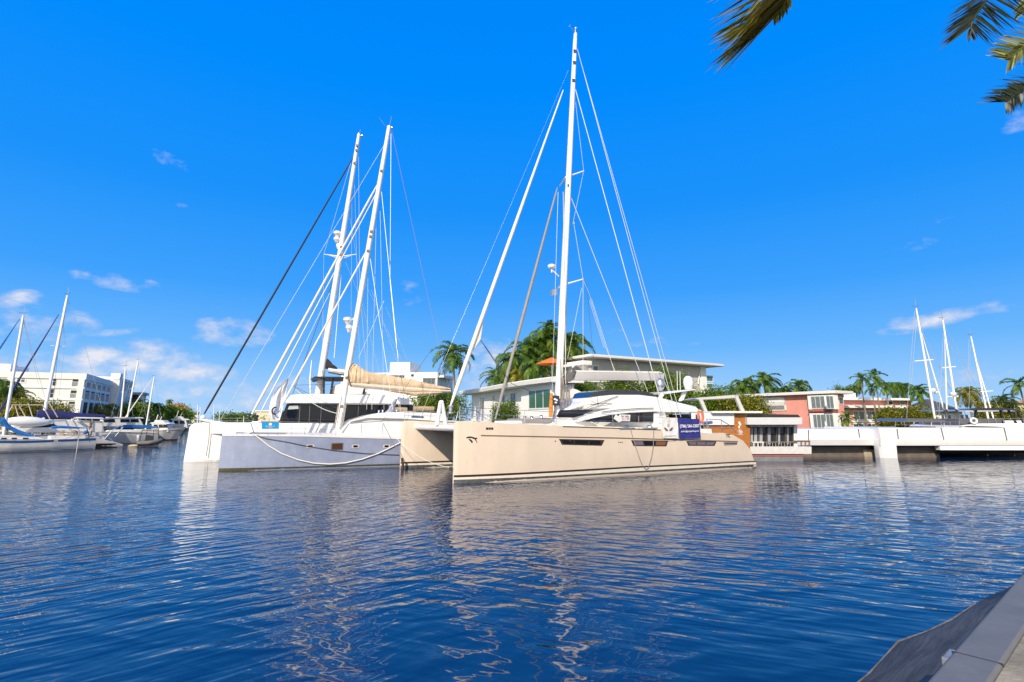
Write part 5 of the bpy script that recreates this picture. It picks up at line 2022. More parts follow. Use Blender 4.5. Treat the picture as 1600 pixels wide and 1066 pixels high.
for x in (918.5, 897):
    q = gf.p(x, 570, -.4)
    MB().tube([(q.x, -.2, 0), (q.x, -.2, gf.p(922, 566, -.8).z - .4)], .16, 10).build('column', STUCCO, gh)
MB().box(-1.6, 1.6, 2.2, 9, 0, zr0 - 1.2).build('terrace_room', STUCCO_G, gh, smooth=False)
q = gf.p(900, 590, -1)
MB().box(-2.4, 2, -1.4, 9, q.z - .5, q.z).build('terrace_floor', STUCCO, gh, smooth=False)

# ---- pink house
c0 = at(1303, 640, 86)
kf_ = Frame(c0.x, c0.y, E1A + 4, 1.2)
ph = kf_.thing('pink_house', 'salmon pink two-storey house with white-framed corner bay windows', 'house')
zR = kf_.pu(1290, 614).z
DK = kf_.pu(1166, 640).y
UK = kf_.p(1319, 640).x
MB().box(0, UK, 0, DK + 6, 0, zR - .2).build('wall', PINK, ph, smooth=False)
b = MB()
b.box(-1.0, UK + 1.4, -1.0, DK + 7, zR - .18, zR + .28)
b.build('roof', material('white roof edge', (.72, .69, .66), .7), ph, bevel=.06)
MB().box(-.6, UK + 1.0, -.6, DK + 6.5, zR + .28, zR + .34).build('roofing', material('grey roofing felt', (.18, .15, .14), .9), ph, smooth=False)
kf_px = 1291
for y0, y1, x0, x1 in ((617.5, 640, 1266.5, 1297), (646, 670.5, 1270, 1300)):
    a, c, zt, zz = face_quad(kf_, 'u', 0, x0, x1, y0, y1)
    yl, yh = min(a.y, c.y), max(a.y, c.y)
    by = MB().box(-.7, .25, -.7, yh, zz, zt).build('bay', STUCCO, ph, smooth=False)
    window(kf_, by, 'u', -.7, x0 + .5, 1289.5, y0 + 1.2, y1 - 1.2, 3, FRAMEW, CURT, .10)
    w = window(kf_, by, 'v', -.7, kf_px, kf_px + 11.5, y0 + 1.2, y1 - 1.2, 2, FRAMEW, CURT, .08)
b = MB()                                        # little pediment over the lower bay
a, c, zt, zz = face_quad(kf_, 'u', 0, 1270, 1300, 643, 648)
b.prism([(-.75, yl - .2, zt), (-.75, yh + .2, zt), (-.75, (yl + yh) / 2, zt + .7)], (1.0, 0, 0))
b.build('pediment', material('dark pink trim', (.40, .13, .10), .8), ph, smooth=False)
a, c, zt, zz = face_quad(kf_, 'u', 0, 1181, 1228, 621.5, 642)
yl, yh = min(a.y, c.y), max(a.y, c.y)
lg = MB()
lg.box(-.12, 0, yl, yl + .25, zz, zt)
lg.box(-.12, 0, yl, yh, zt - 1.35, zt)
lg.box(-.12, 0, yl, yh, zz, zz + .15)
lg.box(-.12, 0, yh - .25, yh, zz, zt)
lo_ = lg.build('loggia', STUCCO, ph, smooth=False)
MB().box(-.05, .02, yl + .25, yh - .25, zz + .15, zt - 1.35).build('opening', material('grey loggia interior', (.22, .22, .22), .7), lo_, smooth=False)
b = MB()
for k in range(7):
    b.box(-.16, -.10, yl + .3, yh - .3, zz + .25 + k * .18, zz + .31 + k * .18)
b.build('railing', material('pale metal rail', (.55, .53, .52), .5), lo_, smooth=False)
window(kf_, ph, 'v', 0, 1310.5, 1317.5, 621, 632, 1, FRAMEW, GLASSB, .1)
window(kf_, ph, 'v', 0, 1310, 1317, 651, 667, 1, FRAMEW, GLASSB, .1)
MB().box(-.9, -.5, -1, DK, 0, kf_.pu(1250, 671).z).build('garden_wall', STUCCO, ph, smooth=False)
MB().box(-.95, -.45, -1, DK, kf_.pu(1250, 671).z, kf_.pu(1250, 671).z + .12).build('wall_coping', material('dark coping', (.16, .10, .09), .8), ph, smooth=False)
# second pink house with glazed front, to the east of it
lf = Frame(*(kf_.m @ Vector((UK + .4, 4.0, 0))).to_2d(), E1A - 12, 1.2)
lh = lf.thing('pink_house', 'pink house with a glazed front and flat white roof behind thin palms', 'house')
zq = lf.p(1350, 638).z
UL2 = lf.p(1400, 650).x
MB().box(0, UL2, 0, 10, 0, zq).build('wall', PINK, lh, smooth=False)
MB().box(-.8, UL2 + 1, -1.4, 10.5, zq, zq + .42).build('roof', STUCCO, lh, bevel=.05)
zu2 = lf.p(1390, 625).z
MB().box(2, lf.p(1425, 640, 3).x, 3, 11, zq + .42, zu2).build('upper_storey', PINK, lh, smooth=False)
MB().box(1, lf.p(1438, 640, 3).x, 2, 12, zu2, zu2 + .4).build('upper_roof', STUCCO, lh, bevel=.05)
for x0, x1 in ((1320, 1328), (1333, 1351), (1354, 1371), (1375, 1392)):
    window(lf, lh, 'v', 0, x0, x1, 642, 656.5, 2, FRAMEW, GLASSB, .13)
    window(lf, lh, 'v', 0, x0, x1, 661.5, 676, 2, FRAMEW, GLASSB, .13)
MB().box(-.1, UL2, -.12, 0, lf.p(1350, 660).z, lf.p(1350, 657).z).build('floor_band', STUCCO, lh, smooth=False)
window(lf, lh, 'v', 3, 1385, 1395, 626.5, 633, 1, FRAMEW, GLASSB, .1)
window(lf, lh, 'v', 3, 1406, 1414, 626.5, 633, 1, FRAMEW, GLASSB, .1)
MB().box(lf.p(1334, 630, 3).x, lf.p(1343, 630, 3).x, 3.5, 5, zu2 + .4, zu2 + 1.3).build('roof_vent', STUCCO, lh, bevel=.1)
# grey hip-roofed house
c0 = at(1487, 650, 100)
xf_ = Frame(c0.x, c0.y, 8, 1.2)
xh = xf_.thing('hip_roofed_house', 'white house with a grey shingled pyramid roof behind the white masts', 'house')
a, c = xf_.p(1459, 646), xf_.p(1516, 646)
za = xf_.p(1487, 624, 4).z
ze = xf_.p(1487, 644).z
MB().box(a.x + .8, c.x - .8, 0.8, 8, 0, ze).build('wall', STUCCO, xh, smooth=False)
b = MB()
b.add([(a.x, 0, ze), (c.x, 0, ze), (c.x, 9, ze), (a.x, 9, ze), (-.4, 4.5, za), (.4, 4.5, za)], [(0, 1, 5, 4), (1, 2, 5), (2, 3, 4, 5), (3, 0, 4), (0, 3, 2, 1)])
SHING = material('grey shingles', (.085, .08, .08), .85, var=.3, vscale=4, stretch=(1, 1, 6))
b.build('roof', SHING, xh, smooth=False)
for x in (1470, 1480, 1500, 1508):
    window(xf_, xh, 'v', .8, x, x + 6, 648, 656, 1, FRAMEW, GLASSB, .1)
c0 = at(1450, 650, 112)
x2 = Frame(c0.x, c0.y, 14, 1.2)
x2h = x2.thing('hip_roofed_house', 'lower grey-roofed house half hidden by the shrub', 'house')
a, c = x2.p(1425, 648), x2.p(1462, 648)
MB().box(a.x + .5, c.x - .5, .5, 8, 0, x2.p(1440, 648).z).build('wall', STUCCO, x2h, smooth=False)
b = MB()
ze = x2.p(1440, 647).z
b.add([(a.x, 0, ze), (c.x, 0, ze), (c.x, 9, ze), (a.x, 9, ze), (a.x + 2.4, 4.5, ze + 2.6), (c.x - 2, 4.5, ze + 1.9)], [(0, 1, 5, 4), (1, 2, 5), (2, 3, 4, 5), (3, 0, 4), (0, 3, 2, 1)])
b.build('roof', SHING, x2h, smooth=False)
c0 = at(1612, 650, 105)
x3 = Frame(c0.x, c0.y, 6, 1.2)
x3h = x3.thing('villa', 'cream house wall at the edge of the palms', 'house')
MB().box(x3.p(1585, 640).x, 14, 0, 8, 0, x3.p(1590, 630).z).build('wall', material('cream house stucco', (.66, .58, .46), .85, var=.1), x3h, smooth=False)
MB().box(x3.p(1582, 640).x, 15, -.6, 9, x3.p(1590, 630).z, x3.p(1590, 627).z).build('roof', material('terracotta roof', (.45, .20, .10), .8), x3h, smooth=False)

# ------------------------------------------------------------------ planting: (crown x, crown y, radius, depth, kind, label)
palm(707, 552, 39, 70, 0, 'lone tall royal palm standing clear between the boats, with hanging lower fronds', lean=.8)
G1 = 'palms massed behind the white villa'
for p in ((852, 530, 44, 78, 1, 'tallest palm massed behind the mast of the beige catamaran'), (890, 538, 42, 80, 1, 'palm with long drooping fronds over the flat roof, beside the tall mast'), (822, 545, 38, 76, 0, 'palm with a stiff upright crown, between staysail and mast'),
          (800, 562, 36, 74, 1, 'bushy palm just behind the grey brown furled staysail'), (838, 572, 36, 69, 1, 'wide leafy palm in front of the palms behind the villa'), (868, 562, 36, 76, 0, 'palm right behind the orange parasol'),
          (775, 588, 30, 84, 0, 'dark low palm above the villa roof end'), (840, 538, 36, 83, 0, 'palm with an upright crown half hidden by the tallest ones'), (902, 556, 32, 86, 1, 'drooping palm at the corner of the flat roof'), (858, 512, 26, 82, 0, 'palm top poking up highest beside the tall mast'), (790, 580, 28, 80, 1, 'low dense palm between the villa roof and the staysail'), (815, 588, 34, 72, 3, 'low yellowish palm just over the villa roof')):
    palm(*p[:5], p[5], G1)
G2 = 'palms behind the hedge and the pink house'
for p in ((1163, 602, 29, 105, 1, 'full palm behind the hedge, nearest the grey awning frame'), (1194, 594, 32, 108, 0, 'tallest palm behind the hedge, above the pink roof end'), (1222, 612, 22, 112, 1, 'short dark palm over the pink house roof'),
          (1248, 604, 25, 110, 0, 'palm with a round crown rising behind the pink roof'), (1145, 612, 20, 118, 0, 'small palm peeping out behind the villa end')):
    palm(*p[:5], p[5], G2)
G3 = 'slender palms by the second pink house'
for p in ((1345, 592, 21, 88, 2, 'slender palm before the glazed pink house, thin drooping crown'), (1367, 588, 22, 90, 2, 'tallest slender palm before the glazed pink house'), (1362, 606, 17, 86, 2, 'slender palm with a leaning stem by the glazed front'), (1384, 604, 19, 96, 2, 'slender palm at the pink upper storey'),
          (1398, 604, 20, 104, 1, 'leafy palm behind the pink upper storey'), (1412, 606, 20, 108, 0, 'palm crown over the pink house roof corner'), (1322, 611, 14, 110, 1, 'dark palm tuft behind the roof of the second pink house'), (1335, 606, 14, 112, 1, 'dark palm tuft beside the slender palms')):
    palm(*p[:5], p[5], G3)
palm(1435, 611, 23, 98, 0, 'palm standing alone between the pink house and the first white mast')
palm(1324, 652, 19, 78, 2, 'young palm in the garden, in front of the pink wall')
palm(1512, 613, 28, 96, 3, 'yellow green palm beside the pyramid roof')
palm(1592, 600, 30, 84, 2, 'palm with a pale trunk at the edge of the view', lean=.6)
palm(1568, 628, 25, 90, 0, 'short palm under the taller edge palm')
palm(1470, 634, 10, 120, 0, 'small far palm beside the pyramid roof')
G4 = 'palms in front of the apartment blocks'
for p in ((4, 606, 36, 66, 1, 'palm hiding the end of the apartment block'), (28, 618, 28, 67, 3, 'yellowish palm leaning before the apartment block'), (166, 640, 26, 92, 3, 'low golden palm at the foot of the apartment block'), (150, 648, 20, 90, 3, 'small golden palm next to the golden one'), (205, 638, 22, 98, 1, 'palm behind the bare masts'), (216, 630, 18, 112, 0, 'dark palm before the second block'),
          (240, 636, 20, 112, 1, 'dark broad palm past the masts'), (256, 640, 18, 135, 1, 'dark low palm towards the bend'), (272, 644, 15, 150, 1, 'dark palm in front of the orange roof'), (265, 627, 7, 230, 0, 'far tall palm above the orange roof')):
    palm(*p[:5], p[5], G4, z0=1.15)
shrub(0, 62, 622, 660, 62, BUSH_Y, 'golden green hedge behind the blue-striped sloop', 1, .17, 4200, z0=1.15)
shrub(40, 108, 628, 660, 66, BUSH_Y, 'loose yellowish shrub below the apartment block windows', 2, .17, 4200, z0=1.15)
shrub(186, 232, 630, 668, 96, BUSH_G, 'dark hedge behind the masts of the moored boats', 3, .22, 2600, z0=1.15)
shrub(238, 290, 632, 668, 140, BUSH_G, 'dark trees massed under the orange roof', 4, .32, 2600, name='tree', cat='tree', z0=1.1)
shrub(268, 306, 640, 660, 190, BUSH_G, 'low dark trees at the bend of the canal', 5, .4, 1500, name='tree', cat='tree', z0=1.1)
shrub(330, 420, 648, 657, 450, BUSH_G, 'far tree line at the end of the canal', 6, 1.0, 1600, name='tree', cat='tree', z0=1.0, dens=9)
shrub(424, 520, 646, 657, 460, BUSH_G, 'far trees behind the bow of the white catamaran', 7, 1.0, 1600, name='tree', cat='tree', z0=1.0, dens=9)
shrub(632, 735, 608, 662, 66, BUSH_G, 'dark green hedge behind the blue catamaran deck', 8, .16, 5200, z0=1.2, dens=8)
shrub(768, 810, 626, 668, 50.5, BUSH_G, 'round clipped dark green bush before the villa', 9, .10, 5200, z0=0.9, dens=3)
shrub(882, 945, 592, 655, 60, BUSH_G, 'leafy tree under the boom beside the villa wall', 10, .16, 5200, name='tree', cat='tree')
shrub(936, 1010, 578, 655, 64, BUSH_G, 'broad tree in front of the tall villa, its lower half behind the fly bridge', 11, .17, 6000, name='tree', cat='tree', dens=7)
shrub(1000, 1066, 572, 655, 65, BUSH_G, 'tree in front of the tall villa behind the backstays', 12, .17, 6000, name='tree', cat='tree', dens=7)
shrub(1040, 1092, 580, 655, 63, BUSH_G, 'narrow tree beside the satellite dome', 13, .16, 4500, name='tree', cat='tree')
shrub(1082, 1150, 604, 665, 58, BUSH_G, 'green hedge between the satellite dome and the awning frame', 14, .15, 5200, dens=7)
shrub(1120, 1206, 616, 668, 56, BUSH_Y, 'olive green hedge behind the houseboat', 15, .15, 6000, dens=8)
shrub(1368, 1420, 638, 675, 66, BUSH_Y, 'broad olive shrub in front of the slender palms', 16, .15, 5000, dens=6)
shrub(1408, 1456, 636, 675, 64, BUSH_Y, 'rounded olive shrub beside the solar canopy', 17, .15, 4200, dens=5)
shrub(1520, 1600, 628, 668, 88, BUSH_Y, 'shrubs under the palms behind the black hardtop', 18, .2, 4200, dens=7)
shrub(1300, 1330, 600, 640, 118, BUSH_G, 'dark tree behind the roof of the pink house', 19, .25, 2200, name='tree', cat='tree')
shrub(1205, 1240, 606, 640, 122, BUSH_G, 'dark tree behind the middle of the pink roof', 20, .25, 2200, name='tree', cat='tree')

# ------------------------------------------------------------------ houseboat
g0 = ground(1180, 721)
wf = Frame(g0.x, g0.y, 4.0)
hb = wf.thing('houseboat', 'white houseboat with an orange timber panel, glass wall and grey awning frame', 'houseboat')


def wp(px, py, v=0.0):
    q = wf.p(px, py, v)
    return (q.x, v, q.z)


def slab(fr, poly, v0, v1):
    return MB().prism([(fr.p(x, y, v0).x, v0, fr.p(x, y, v0).z) for x, y in poly], (0, v1 - v0, 0))


def rect(x0, x1, y0, y1):
    return [(x0, y1), (x0, y0), (x1, y0), (x1, y1)]


HGREY = material('grey barge hull', (.20, .21, .23), .6, var=.3, vscale=2)
TIMB = material('orange timber cladding', (.42, .155, .03), .55, var=.35, vscale=2, stretch=(1, 1, 9), bump=.004, bscale=8)
slab(wf, rect(1120, 1255, 710, 724), 0, 7).build('hull', HGREY, hb)
slab(wf, rect(1120, 1256, 711.2, 713.4), -.03, 7.03).build('red_stripe', material('faded red boot stripe', (.40, .10, .08), .6, var=.2), hb)
slab(wf, rect(1120, 1268, 698, 709.5), -.12, 7.4).build('deck_edge', material('white deck edge', (.60, .60, .60), .6, var=.12, vscale=4, bump=.02, bscale=5), hb)
slab(wf, rect(1172, 1241, 666, 699), .25, .32).build('glass_wall', material('dark salon glass', (.03, .035, .04), .05, spec=.8), hb)
for i, (x0, x1) in enumerate(((1173, 1176.5), (1178.5, 1183), (1187, 1191.5), (1200, 1204), (1216, 1219), (1229.5, 1232.5))):
    slab(wf, rect(x0, x1, 668, 695), .22, .245).build('curtain', material('white curtain', (.34, .36, .38), .8, var=.2), hb)
for x in (1171, 1185, 1198.5, 1213, 1227, 1239):
    slab(wf, rect(x, x + 1.1, 666, 699), .12, .34).build('mullion', material('bronze mullion', (.10, .08, .07), .5), hb)
slab(wf, rect(1240.5, 1246, 664, 698.5), .1, 6.5).build('end_wall', WHITE_DULL, hb)
slab(wf, rect(1171, 1241, 664, 667), -.2, .5).build('valance', material('cream valance', (.55, .50, .42), .7), hb)
slab(wf, rect(1168, 1254, 652.5, 664), -.8, 7).build('roof_fascia', material('pale grey fascia', (.58, .59, .61), .5, var=.06), hb, bevel=.03)
slab(wf, [(1168, 652.6), (1168, 646.8), (1247, 648), (1251, 652.6)], -.5, -.44).build('roof_balustrade', material('dark balustrade glass', (.02, .022, .025), .1), hb)
slab(wf, rect(1113, 1192, 642.5, 645.8), -.9, 5).build('upper_roof', WHITE_DULL, hb, bevel=.02)
slab(wf, rect(1088, 1147.5, 645.8, 664.5), -.6, 4).build('white_cabinet', material('white cabinet panel', (.64, .67, .69), .5), hb, bevel=.02)
tp = slab(wf, [(1100, 720), (1100, 664.5), (1147.5, 664.5), (1147.5, 645.9), (1163, 645.9), (1172, 664), (1172, 720)], -.45, .1).build('timber_panel', TIMB, hb)
b = MB()
for x0, x1, y0, y1 in ((1154, 1156.6, 659, 662.5), (1155.4, 1158, 661.5, 665), (1154, 1156, 665.5, 669)):
    b.prism([wp(x, y, -.462) for x, y in rect(x0, x1, y0, y1)], (0, .02, 0))
b.build('figure_mark', LET, tp)
b = MB()
q = wf.p(1157, 674.5, -.462)
for k in range(3):
    r0, r1 = .20 - k * .07, .17 - k * .07
    for i in range(20):
        t0, t1 = 2 * pi * i / 20 + k, 2 * pi * (i + .9 if k else i + 1) / 20 + k
        b.prism([(q.x + r1 * cos(t0), q.y, q.z + r1 * sin(t0)), (q.x + r0 * cos(t0), q.y, q.z + r0 * sin(t0)), (q.x + r0 * cos(t1), q.y, q.z + r0 * sin(t1)), (q.x + r1 * cos(t1), q.y, q.z + r1 * sin(t1))], (0, .02, 0))
b.build('swirl_mark', LET, tp)
q = wf.p(1157, 678.8, -.462)
put('wording', text_mesh('charter', .13, LET, .004), tp, (q.x, q.y, q.z))
AWN = material('grey awning frame', (.50, .50, .48), .5, var=.1)
b = MB()
b.prism([wp(1086, 623.4, 1.0), wp(1094, 621.2, 1.0), wp(1148, 617.3, 1.0), wp(1151, 619, 1.0), wp(1150, 622.2, 1.0), wp(1094, 625, 1.0)], (0, 2.6, 0))
aw = b.build('awning', AWN, hb, bevel=.03)
for v in (1.0, 3.3):
    b = MB()
    b.prism([wp(1148.5, 620, v), wp(1153, 618.5, v), wp(1169.5, 655, v), wp(1164, 655, v)], (0, .25, 0))
    b.build('awning_leg', AWN, aw)
    b = MB()
    b.prism([wp(1092, 624, v), wp(1098, 624, v), wp(1109.5, 652, v), wp(1105.5, 652, v)], (0, .25, 0))
    b.build('awning_leg', AWN, aw)
b = MB()
for x in (1252, 1258.5, 1264.5):
    b.tube([wp(x, 698.5, -.05), wp(x, 690, -.05)], .05, 6)
b.tube([wp(1241, 689.5, -.05), wp(1265.5, 689.8, -.05)], .06, 6)
b.build('railing', material('brown railing', (.16, .10, .08), .6), hb)
b = MB()
for x in [1175 + 4.6 * k for k in range(14)]:
    b.tube([wp(x, 698.5, -.05), wp(x, 691.5, -.05)], .022, 6)
b.tube([wp(1174, 691.2, -.05), wp(1241, 690.8, -.05)], .035, 6)
b.build('railing', material('steel railing', (.35, .33, .32), .4, metal=.6), hb)
b = MB()
b.prism([wp(x, y, -.1) for x, y in rect(1176, 1193.5, 690.4, 692)], (0, .5, 0))
for x in (1177.5, 1184, 1191.5):
    b.prism([wp(x_, y, -.1) for x_, y in rect(x, x + 1.2, 692, 698.3)], (0, .1, 0))
b.build('deck_table', WHITE_DULL, hb)

# ------------------------------------------------------------------ white catamarans moored broadside
PANW = material('glossy white topside', (.80, .80, .80), .3, var=.05, vscale=.6, coat=.3, bump=.003, bscale=1.5, streak=((.52, .50, .46), .35, 1.6, .25, .6))
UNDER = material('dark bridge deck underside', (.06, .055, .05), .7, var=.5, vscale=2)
JOINT = material('dark seam', (.10, .10, .11), .6)


def slab_cat(px0, py0, phi, L, x_l, x_r, ytop, ybot, label, seams, bow=True):
    g = ground(px0, py0)
    fr = Frame(g.x, g.y, phi)
    t = fr.thing('moored_catamaran', label, 'catamaran')
    zt, zb_ = fr.p(x_l + 40, ytop).z, fr.p(x_l + 40, ybot).z
    u0, u1 = fr.p(x_l, 690).x, L
    zm = lerp(zt, zb_, .62)
    b = MB()
    rows = []
    for i in range(25):
        u = lerp(u0, u1, i / 24)
        k = .05 * sin(i * .5)
        rows.append([(u, .12, zt), (u, 0.0, zt - .08), (u, -.06, zm), (u, .10, zb_ + .05), (u, .45, zb_), (u, 7.0, zb_), (u, 7.3, zm), (u, 7.2, zt)])
    b.grid(rows, close=True)
    b.f += [tuple(range(8)), tuple(range(len(b.v) - 8, len(b.v)))]
    top = b.build('topside', PANW, t, sharp=25)
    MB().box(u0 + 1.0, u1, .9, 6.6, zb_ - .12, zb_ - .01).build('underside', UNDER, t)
    for (xa, xb, ya, yb) in seams:
        a, c = fr.p(xa, ya, -.03), fr.p(xb, yb, -.03)
        b = MB()
        b.prism([(a.x - .03, -.055, a.z), (a.x + .035, -.055, a.z), (c.x + .035, -.085, c.z), (c.x - .03, -.085, c.z)], (0, .09, 0))
        b.build('panel_seam', JOINT, top)
    for v in (1.5, 6.0):
        ue = fr.p(1467, 705, 1.0).x if bow and v < 2 else u1
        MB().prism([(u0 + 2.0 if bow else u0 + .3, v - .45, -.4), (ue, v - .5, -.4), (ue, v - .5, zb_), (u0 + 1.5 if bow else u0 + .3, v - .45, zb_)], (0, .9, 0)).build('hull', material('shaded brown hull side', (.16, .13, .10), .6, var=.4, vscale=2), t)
    return fr, t, zt, zb_


w1, wb1, z1t, z1b = slab_cat(1300, 715, 1.5, 3.78, 1240, 1378, 671, 697, 'long white catamaran side between the houseboat and the white bow', ((1263, 1263, 672, 688), (1341.5, 1342.5, 671, 684), (1385, 1387, 671, 686)), bow=False)
MB().box(w1.p(1350, 708, .9).x, w1.p(1378, 708, .9).x, .9, 1.5, -.5, w1.p(1360, 703, .9).z).build('float', material('tan float', (.42, .36, .27), .7, var=.3), wb1)
w2, wb2, z2t, z2b = slab_cat(1378, 716, 1.5, 17.0, 1376, 1600, 668.5, 697.5, 'white catamaran with a plumb bow in the water and a black hardtop', ((1401.5, 1403, 670, 686), (1470.5, 1474, 669, 687), (1569, 1572.5, 669, 688)))
b = MB()
u_a, u_b = 0.0, w2.p(1400.5, 700).x
rows = []
for (z, lo, hi) in ((-.5, .12, .75), (0, .02, .95), (z2b + .1, -.04, 1.0), (z2b + .5, -.05, 1.0)):
    rows.append([(u_a + .05, .3, z), (u_a + .25, lo - .02, z), (u_b, lo - .03, z), (u_b + .15, .5, z), (u_b + .15, 1.0, z), (u_a + .1, .9, z)])
b.grid(rows, close=True)
b.f += [tuple(range(6)), tuple(range(18, 24))]
b.build('bow', PANW, wb2, bevel=.03)
slab2_ = MB().prism([(w2.p(1469, 700, .12).x, .12, w2.p(1469, 703.5, .12).z), (w2.p(1469, 700, .12).x, .12, z2b + .02), (17, .12, z2b + .02), (17, .12, w2.p(1469, 704, .12).z)], (0, .5, 0)).build('lower_lip', PANW, wb2)
b = MB()
b.tube([w2.p(x, 706.5, .7) for x in (1465, 1530, 1620, 1700)], .09, 8)
b.build('rubbing_rail', BLACK, wb2)
for x in (1541, 1583):
    MB().box(w2.p(x, 700, .75).x - .05, w2.p(x, 700, .75).x + .05, .72, .8, .1, z2b).build('fender_post', UNDER, wb2)


def w2p(px, py, v=2.0):
    q = w2.p(px, py, v)
    return (q.x, v, q.z)


def slab2(poly, v0, v1):
    return MB().prism([w2p(x, y, v0) for x, y in poly], (0, v1 - v0, 0))


slab2([(1497, 671), (1505, 665), (1530, 662), (1640, 661), (1640, 671)], .8, 6.4).build('coach_house', WHITE, wb2, bevel=.06)
slab2([(1500, 667), (1512, 665.6), (1560, 666.8), (1587, 669.6), (1560, 668.3), (1510, 667.3)], .74, .9).build('window_strip', GLASS_DARK, wb2)
slab2(rect(1499, 1566, 654, 663), 1.2, 5.5).build('cockpit_coaming', material('dark cockpit moulding', (.10, .10, .11), .6), wb2, bevel=.05)
ht2 = slab2([(1512, 640.5), (1520, 638.2), (1560, 637.2), (1588, 639), (1592, 643), (1580, 641), (1520, 641.5)], .9, 6.2).build('hard_top', material('navy black hardtop', (.015, .017, .03), .25, coat=.4), wb2, bevel=.03)
for x0, x1 in ((1526, 1524), (1564, 1569), (1576, 1589), (1589, 1601)):
    for v in (1.2, 5.8):
        b = MB()
        b.prism([w2p(x0 - 1.2, 640, v), w2p(x0 + 1.4, 640, v), w2p(x1 + 1.4, 662, v), w2p(x1 - 1.2, 662, v)], (0, .12, 0))
        b.build('strut', BLACK, ht2)
b = MB()
c_ = Vector(w2p(1521.5, 657.5, .7))
b.tube([c_ + Vector((.24 * cos(a), 0, .19 * sin(a))) for a in [2 * pi * k / 16 for k in range(17)]], .075, 8)
b.build('lifebuoy', WHITE, wb2)
rail(wb2, [w2p(x, 668, .3) for x in (1400, 1450, 1500)], .45, 7)
rail(wb2, [w2p(x, 661, 1.0) for x in (1545, 1580, 1640)], .35, 6)
sol = slab2([(1414, 658.5), (1420, 653.5), (1470, 655.5), (1483, 660), (1440, 659)], 1.0, 4.5).build('solar_canopy', material('grey solar panel', (.10, .105, .12), .25), wb2, bevel=.02)
for x in (1428, 1455, 1475):
    b = MB()
    b.tube([w2p(x, 671, 1.3), w2p(x, 657, 1.3)], .035, 6)
    b.build('canopy_post', STEEL, sol)
slab2(rect(1430, 1462, 666.8, 669.5), .9, 3).build('deck_locker', material('black deck mat', (.03, .03, .035), .8), wb2)


def rigged(parent, fn, mast, sail, spreaders, wires, r=.13, radar=None, rs=.10):
    m0, m1 = fn(*mast[0]), fn(*mast[1])
    b = MB()
    b.tube([m0, m0.lerp(m1, .5), m0.lerp(m1, .95), m1], [r, r, r * .8, r * .65], 12, sq=.8)
    ms = b.build('mast', MASTW, parent)
    b = MB()
    b.tube([m1, m1 + Vector((0, 0, .9))], .025, 5)
    b.tube([m1 + Vector((-.35, 0, .2)), m1 + Vector((.2, 0, .25))], .02, 5)
    b.build('masthead_aerial', STEEL, ms)
    if sail:
        a, c = fn(*sail[0]), fn(*sail[1])
        b = MB()
        b.tube([a, a.lerp(c, .06), a.lerp(c, .5), c], [rs * .6, rs, rs * .85, rs * .3], 8)
        b.build('furled_headsail', sail[2] if len(sail) > 2 else SAIL, parent)
    for (xa, ya, xb, yb) in spreaders:
        b = MB()
        b.tube([fn(xa, ya), fn(xb, yb)], .045, 6)
        b.build('spreader', MASTW, ms)
    for (xa, ya, xb, yb) in wires:
        wire(parent, fn(xa, ya), fn(xb, yb), .018, material('dull wire', (.34, .38, .44), .5), 'stay')
    if radar:
        b = MB()
        q = fn(*radar)
        b.lathe([(.1, -.15), (.24, -.02), (.26, .1), (.18, .2), (.04, .22)], q, 10)
        b.tube([q - Vector((0, 0, .1)), q + Vector((.4, 0, -.15))], .04, 6)
        b.build('radar_scanner', WHITE, ms)
    return ms


rigged(wb1, lambda x, y: w1.p(x, y, 3.6), ((1463, 668), (1431.5, 482)), ((1481, 662), (1440, 520)), ((1429, 564.5, 1458, 562), (1453, 613, 1467, 612)), ((1429, 486, 1414, 690), (1432, 500, 1424, 600), (1437, 510, 1500, 640), (1440, 530, 1466, 640)), .10, (1457.5, 611), .075)
rigged(wb2, lambda x, y: w2.p(x, y, 3.6), ((1498, 665), (1473, 500)), ((1480, 664), (1476, 530)), ((1472, 575, 1493, 573), (1480, 620, 1497, 619)), ((1474, 520, 1467, 650), (1480, 530, 1516, 600), (1476, 510, 1545, 640), (1498, 625, 1512, 655), (1500, 630, 1490, 655)), .095, (1489.5, 617), .065)
g = at(1545, 668, 54)
w3 = Frame(g.x, g.y, 2.0)
wb3 = w3.thing('moored_catamaran', 'white catamaran mostly hidden behind, its mast the easternmost of three', 'catamaran')
h3 = Hull([(-6, .1), (-4, .6), (0, .8), (7, .7)], [(-6, 2.0), (7, 1.9)])
h3.mesh(14).build('hull', WHITE, wb3)
Hull([(-6, .1), (-4, .6), (0, .8), (7, .7)], [(-6, 2.0), (7, 1.9)], vc=6).mesh(14).build('hull', WHITE, wb3)
MB().box(-3, 6, .6, 5.4, 1.0, 1.9).build('bridge_deck', WHITE, wb3)
MB().prism([(-2, 1, 1.9), (-1, 1, 2.7), (4.5, 1, 2.8), (5, 1, 1.9)], (0, 4, 0)).build('coach_house', WHITE, wb3, bevel=.08)
rigged(wb3, lambda x, y: w3.p(x, y, 3.0), ((1545.5, 661), (1517, 526)), ((1553, 656), (1521, 548)), ((1532, 612, 1551, 611), ), ((1516, 540, 1514, 640), (1520, 548, 1566, 650), (1514, 530, 1512, 600)), .10, None, .075)

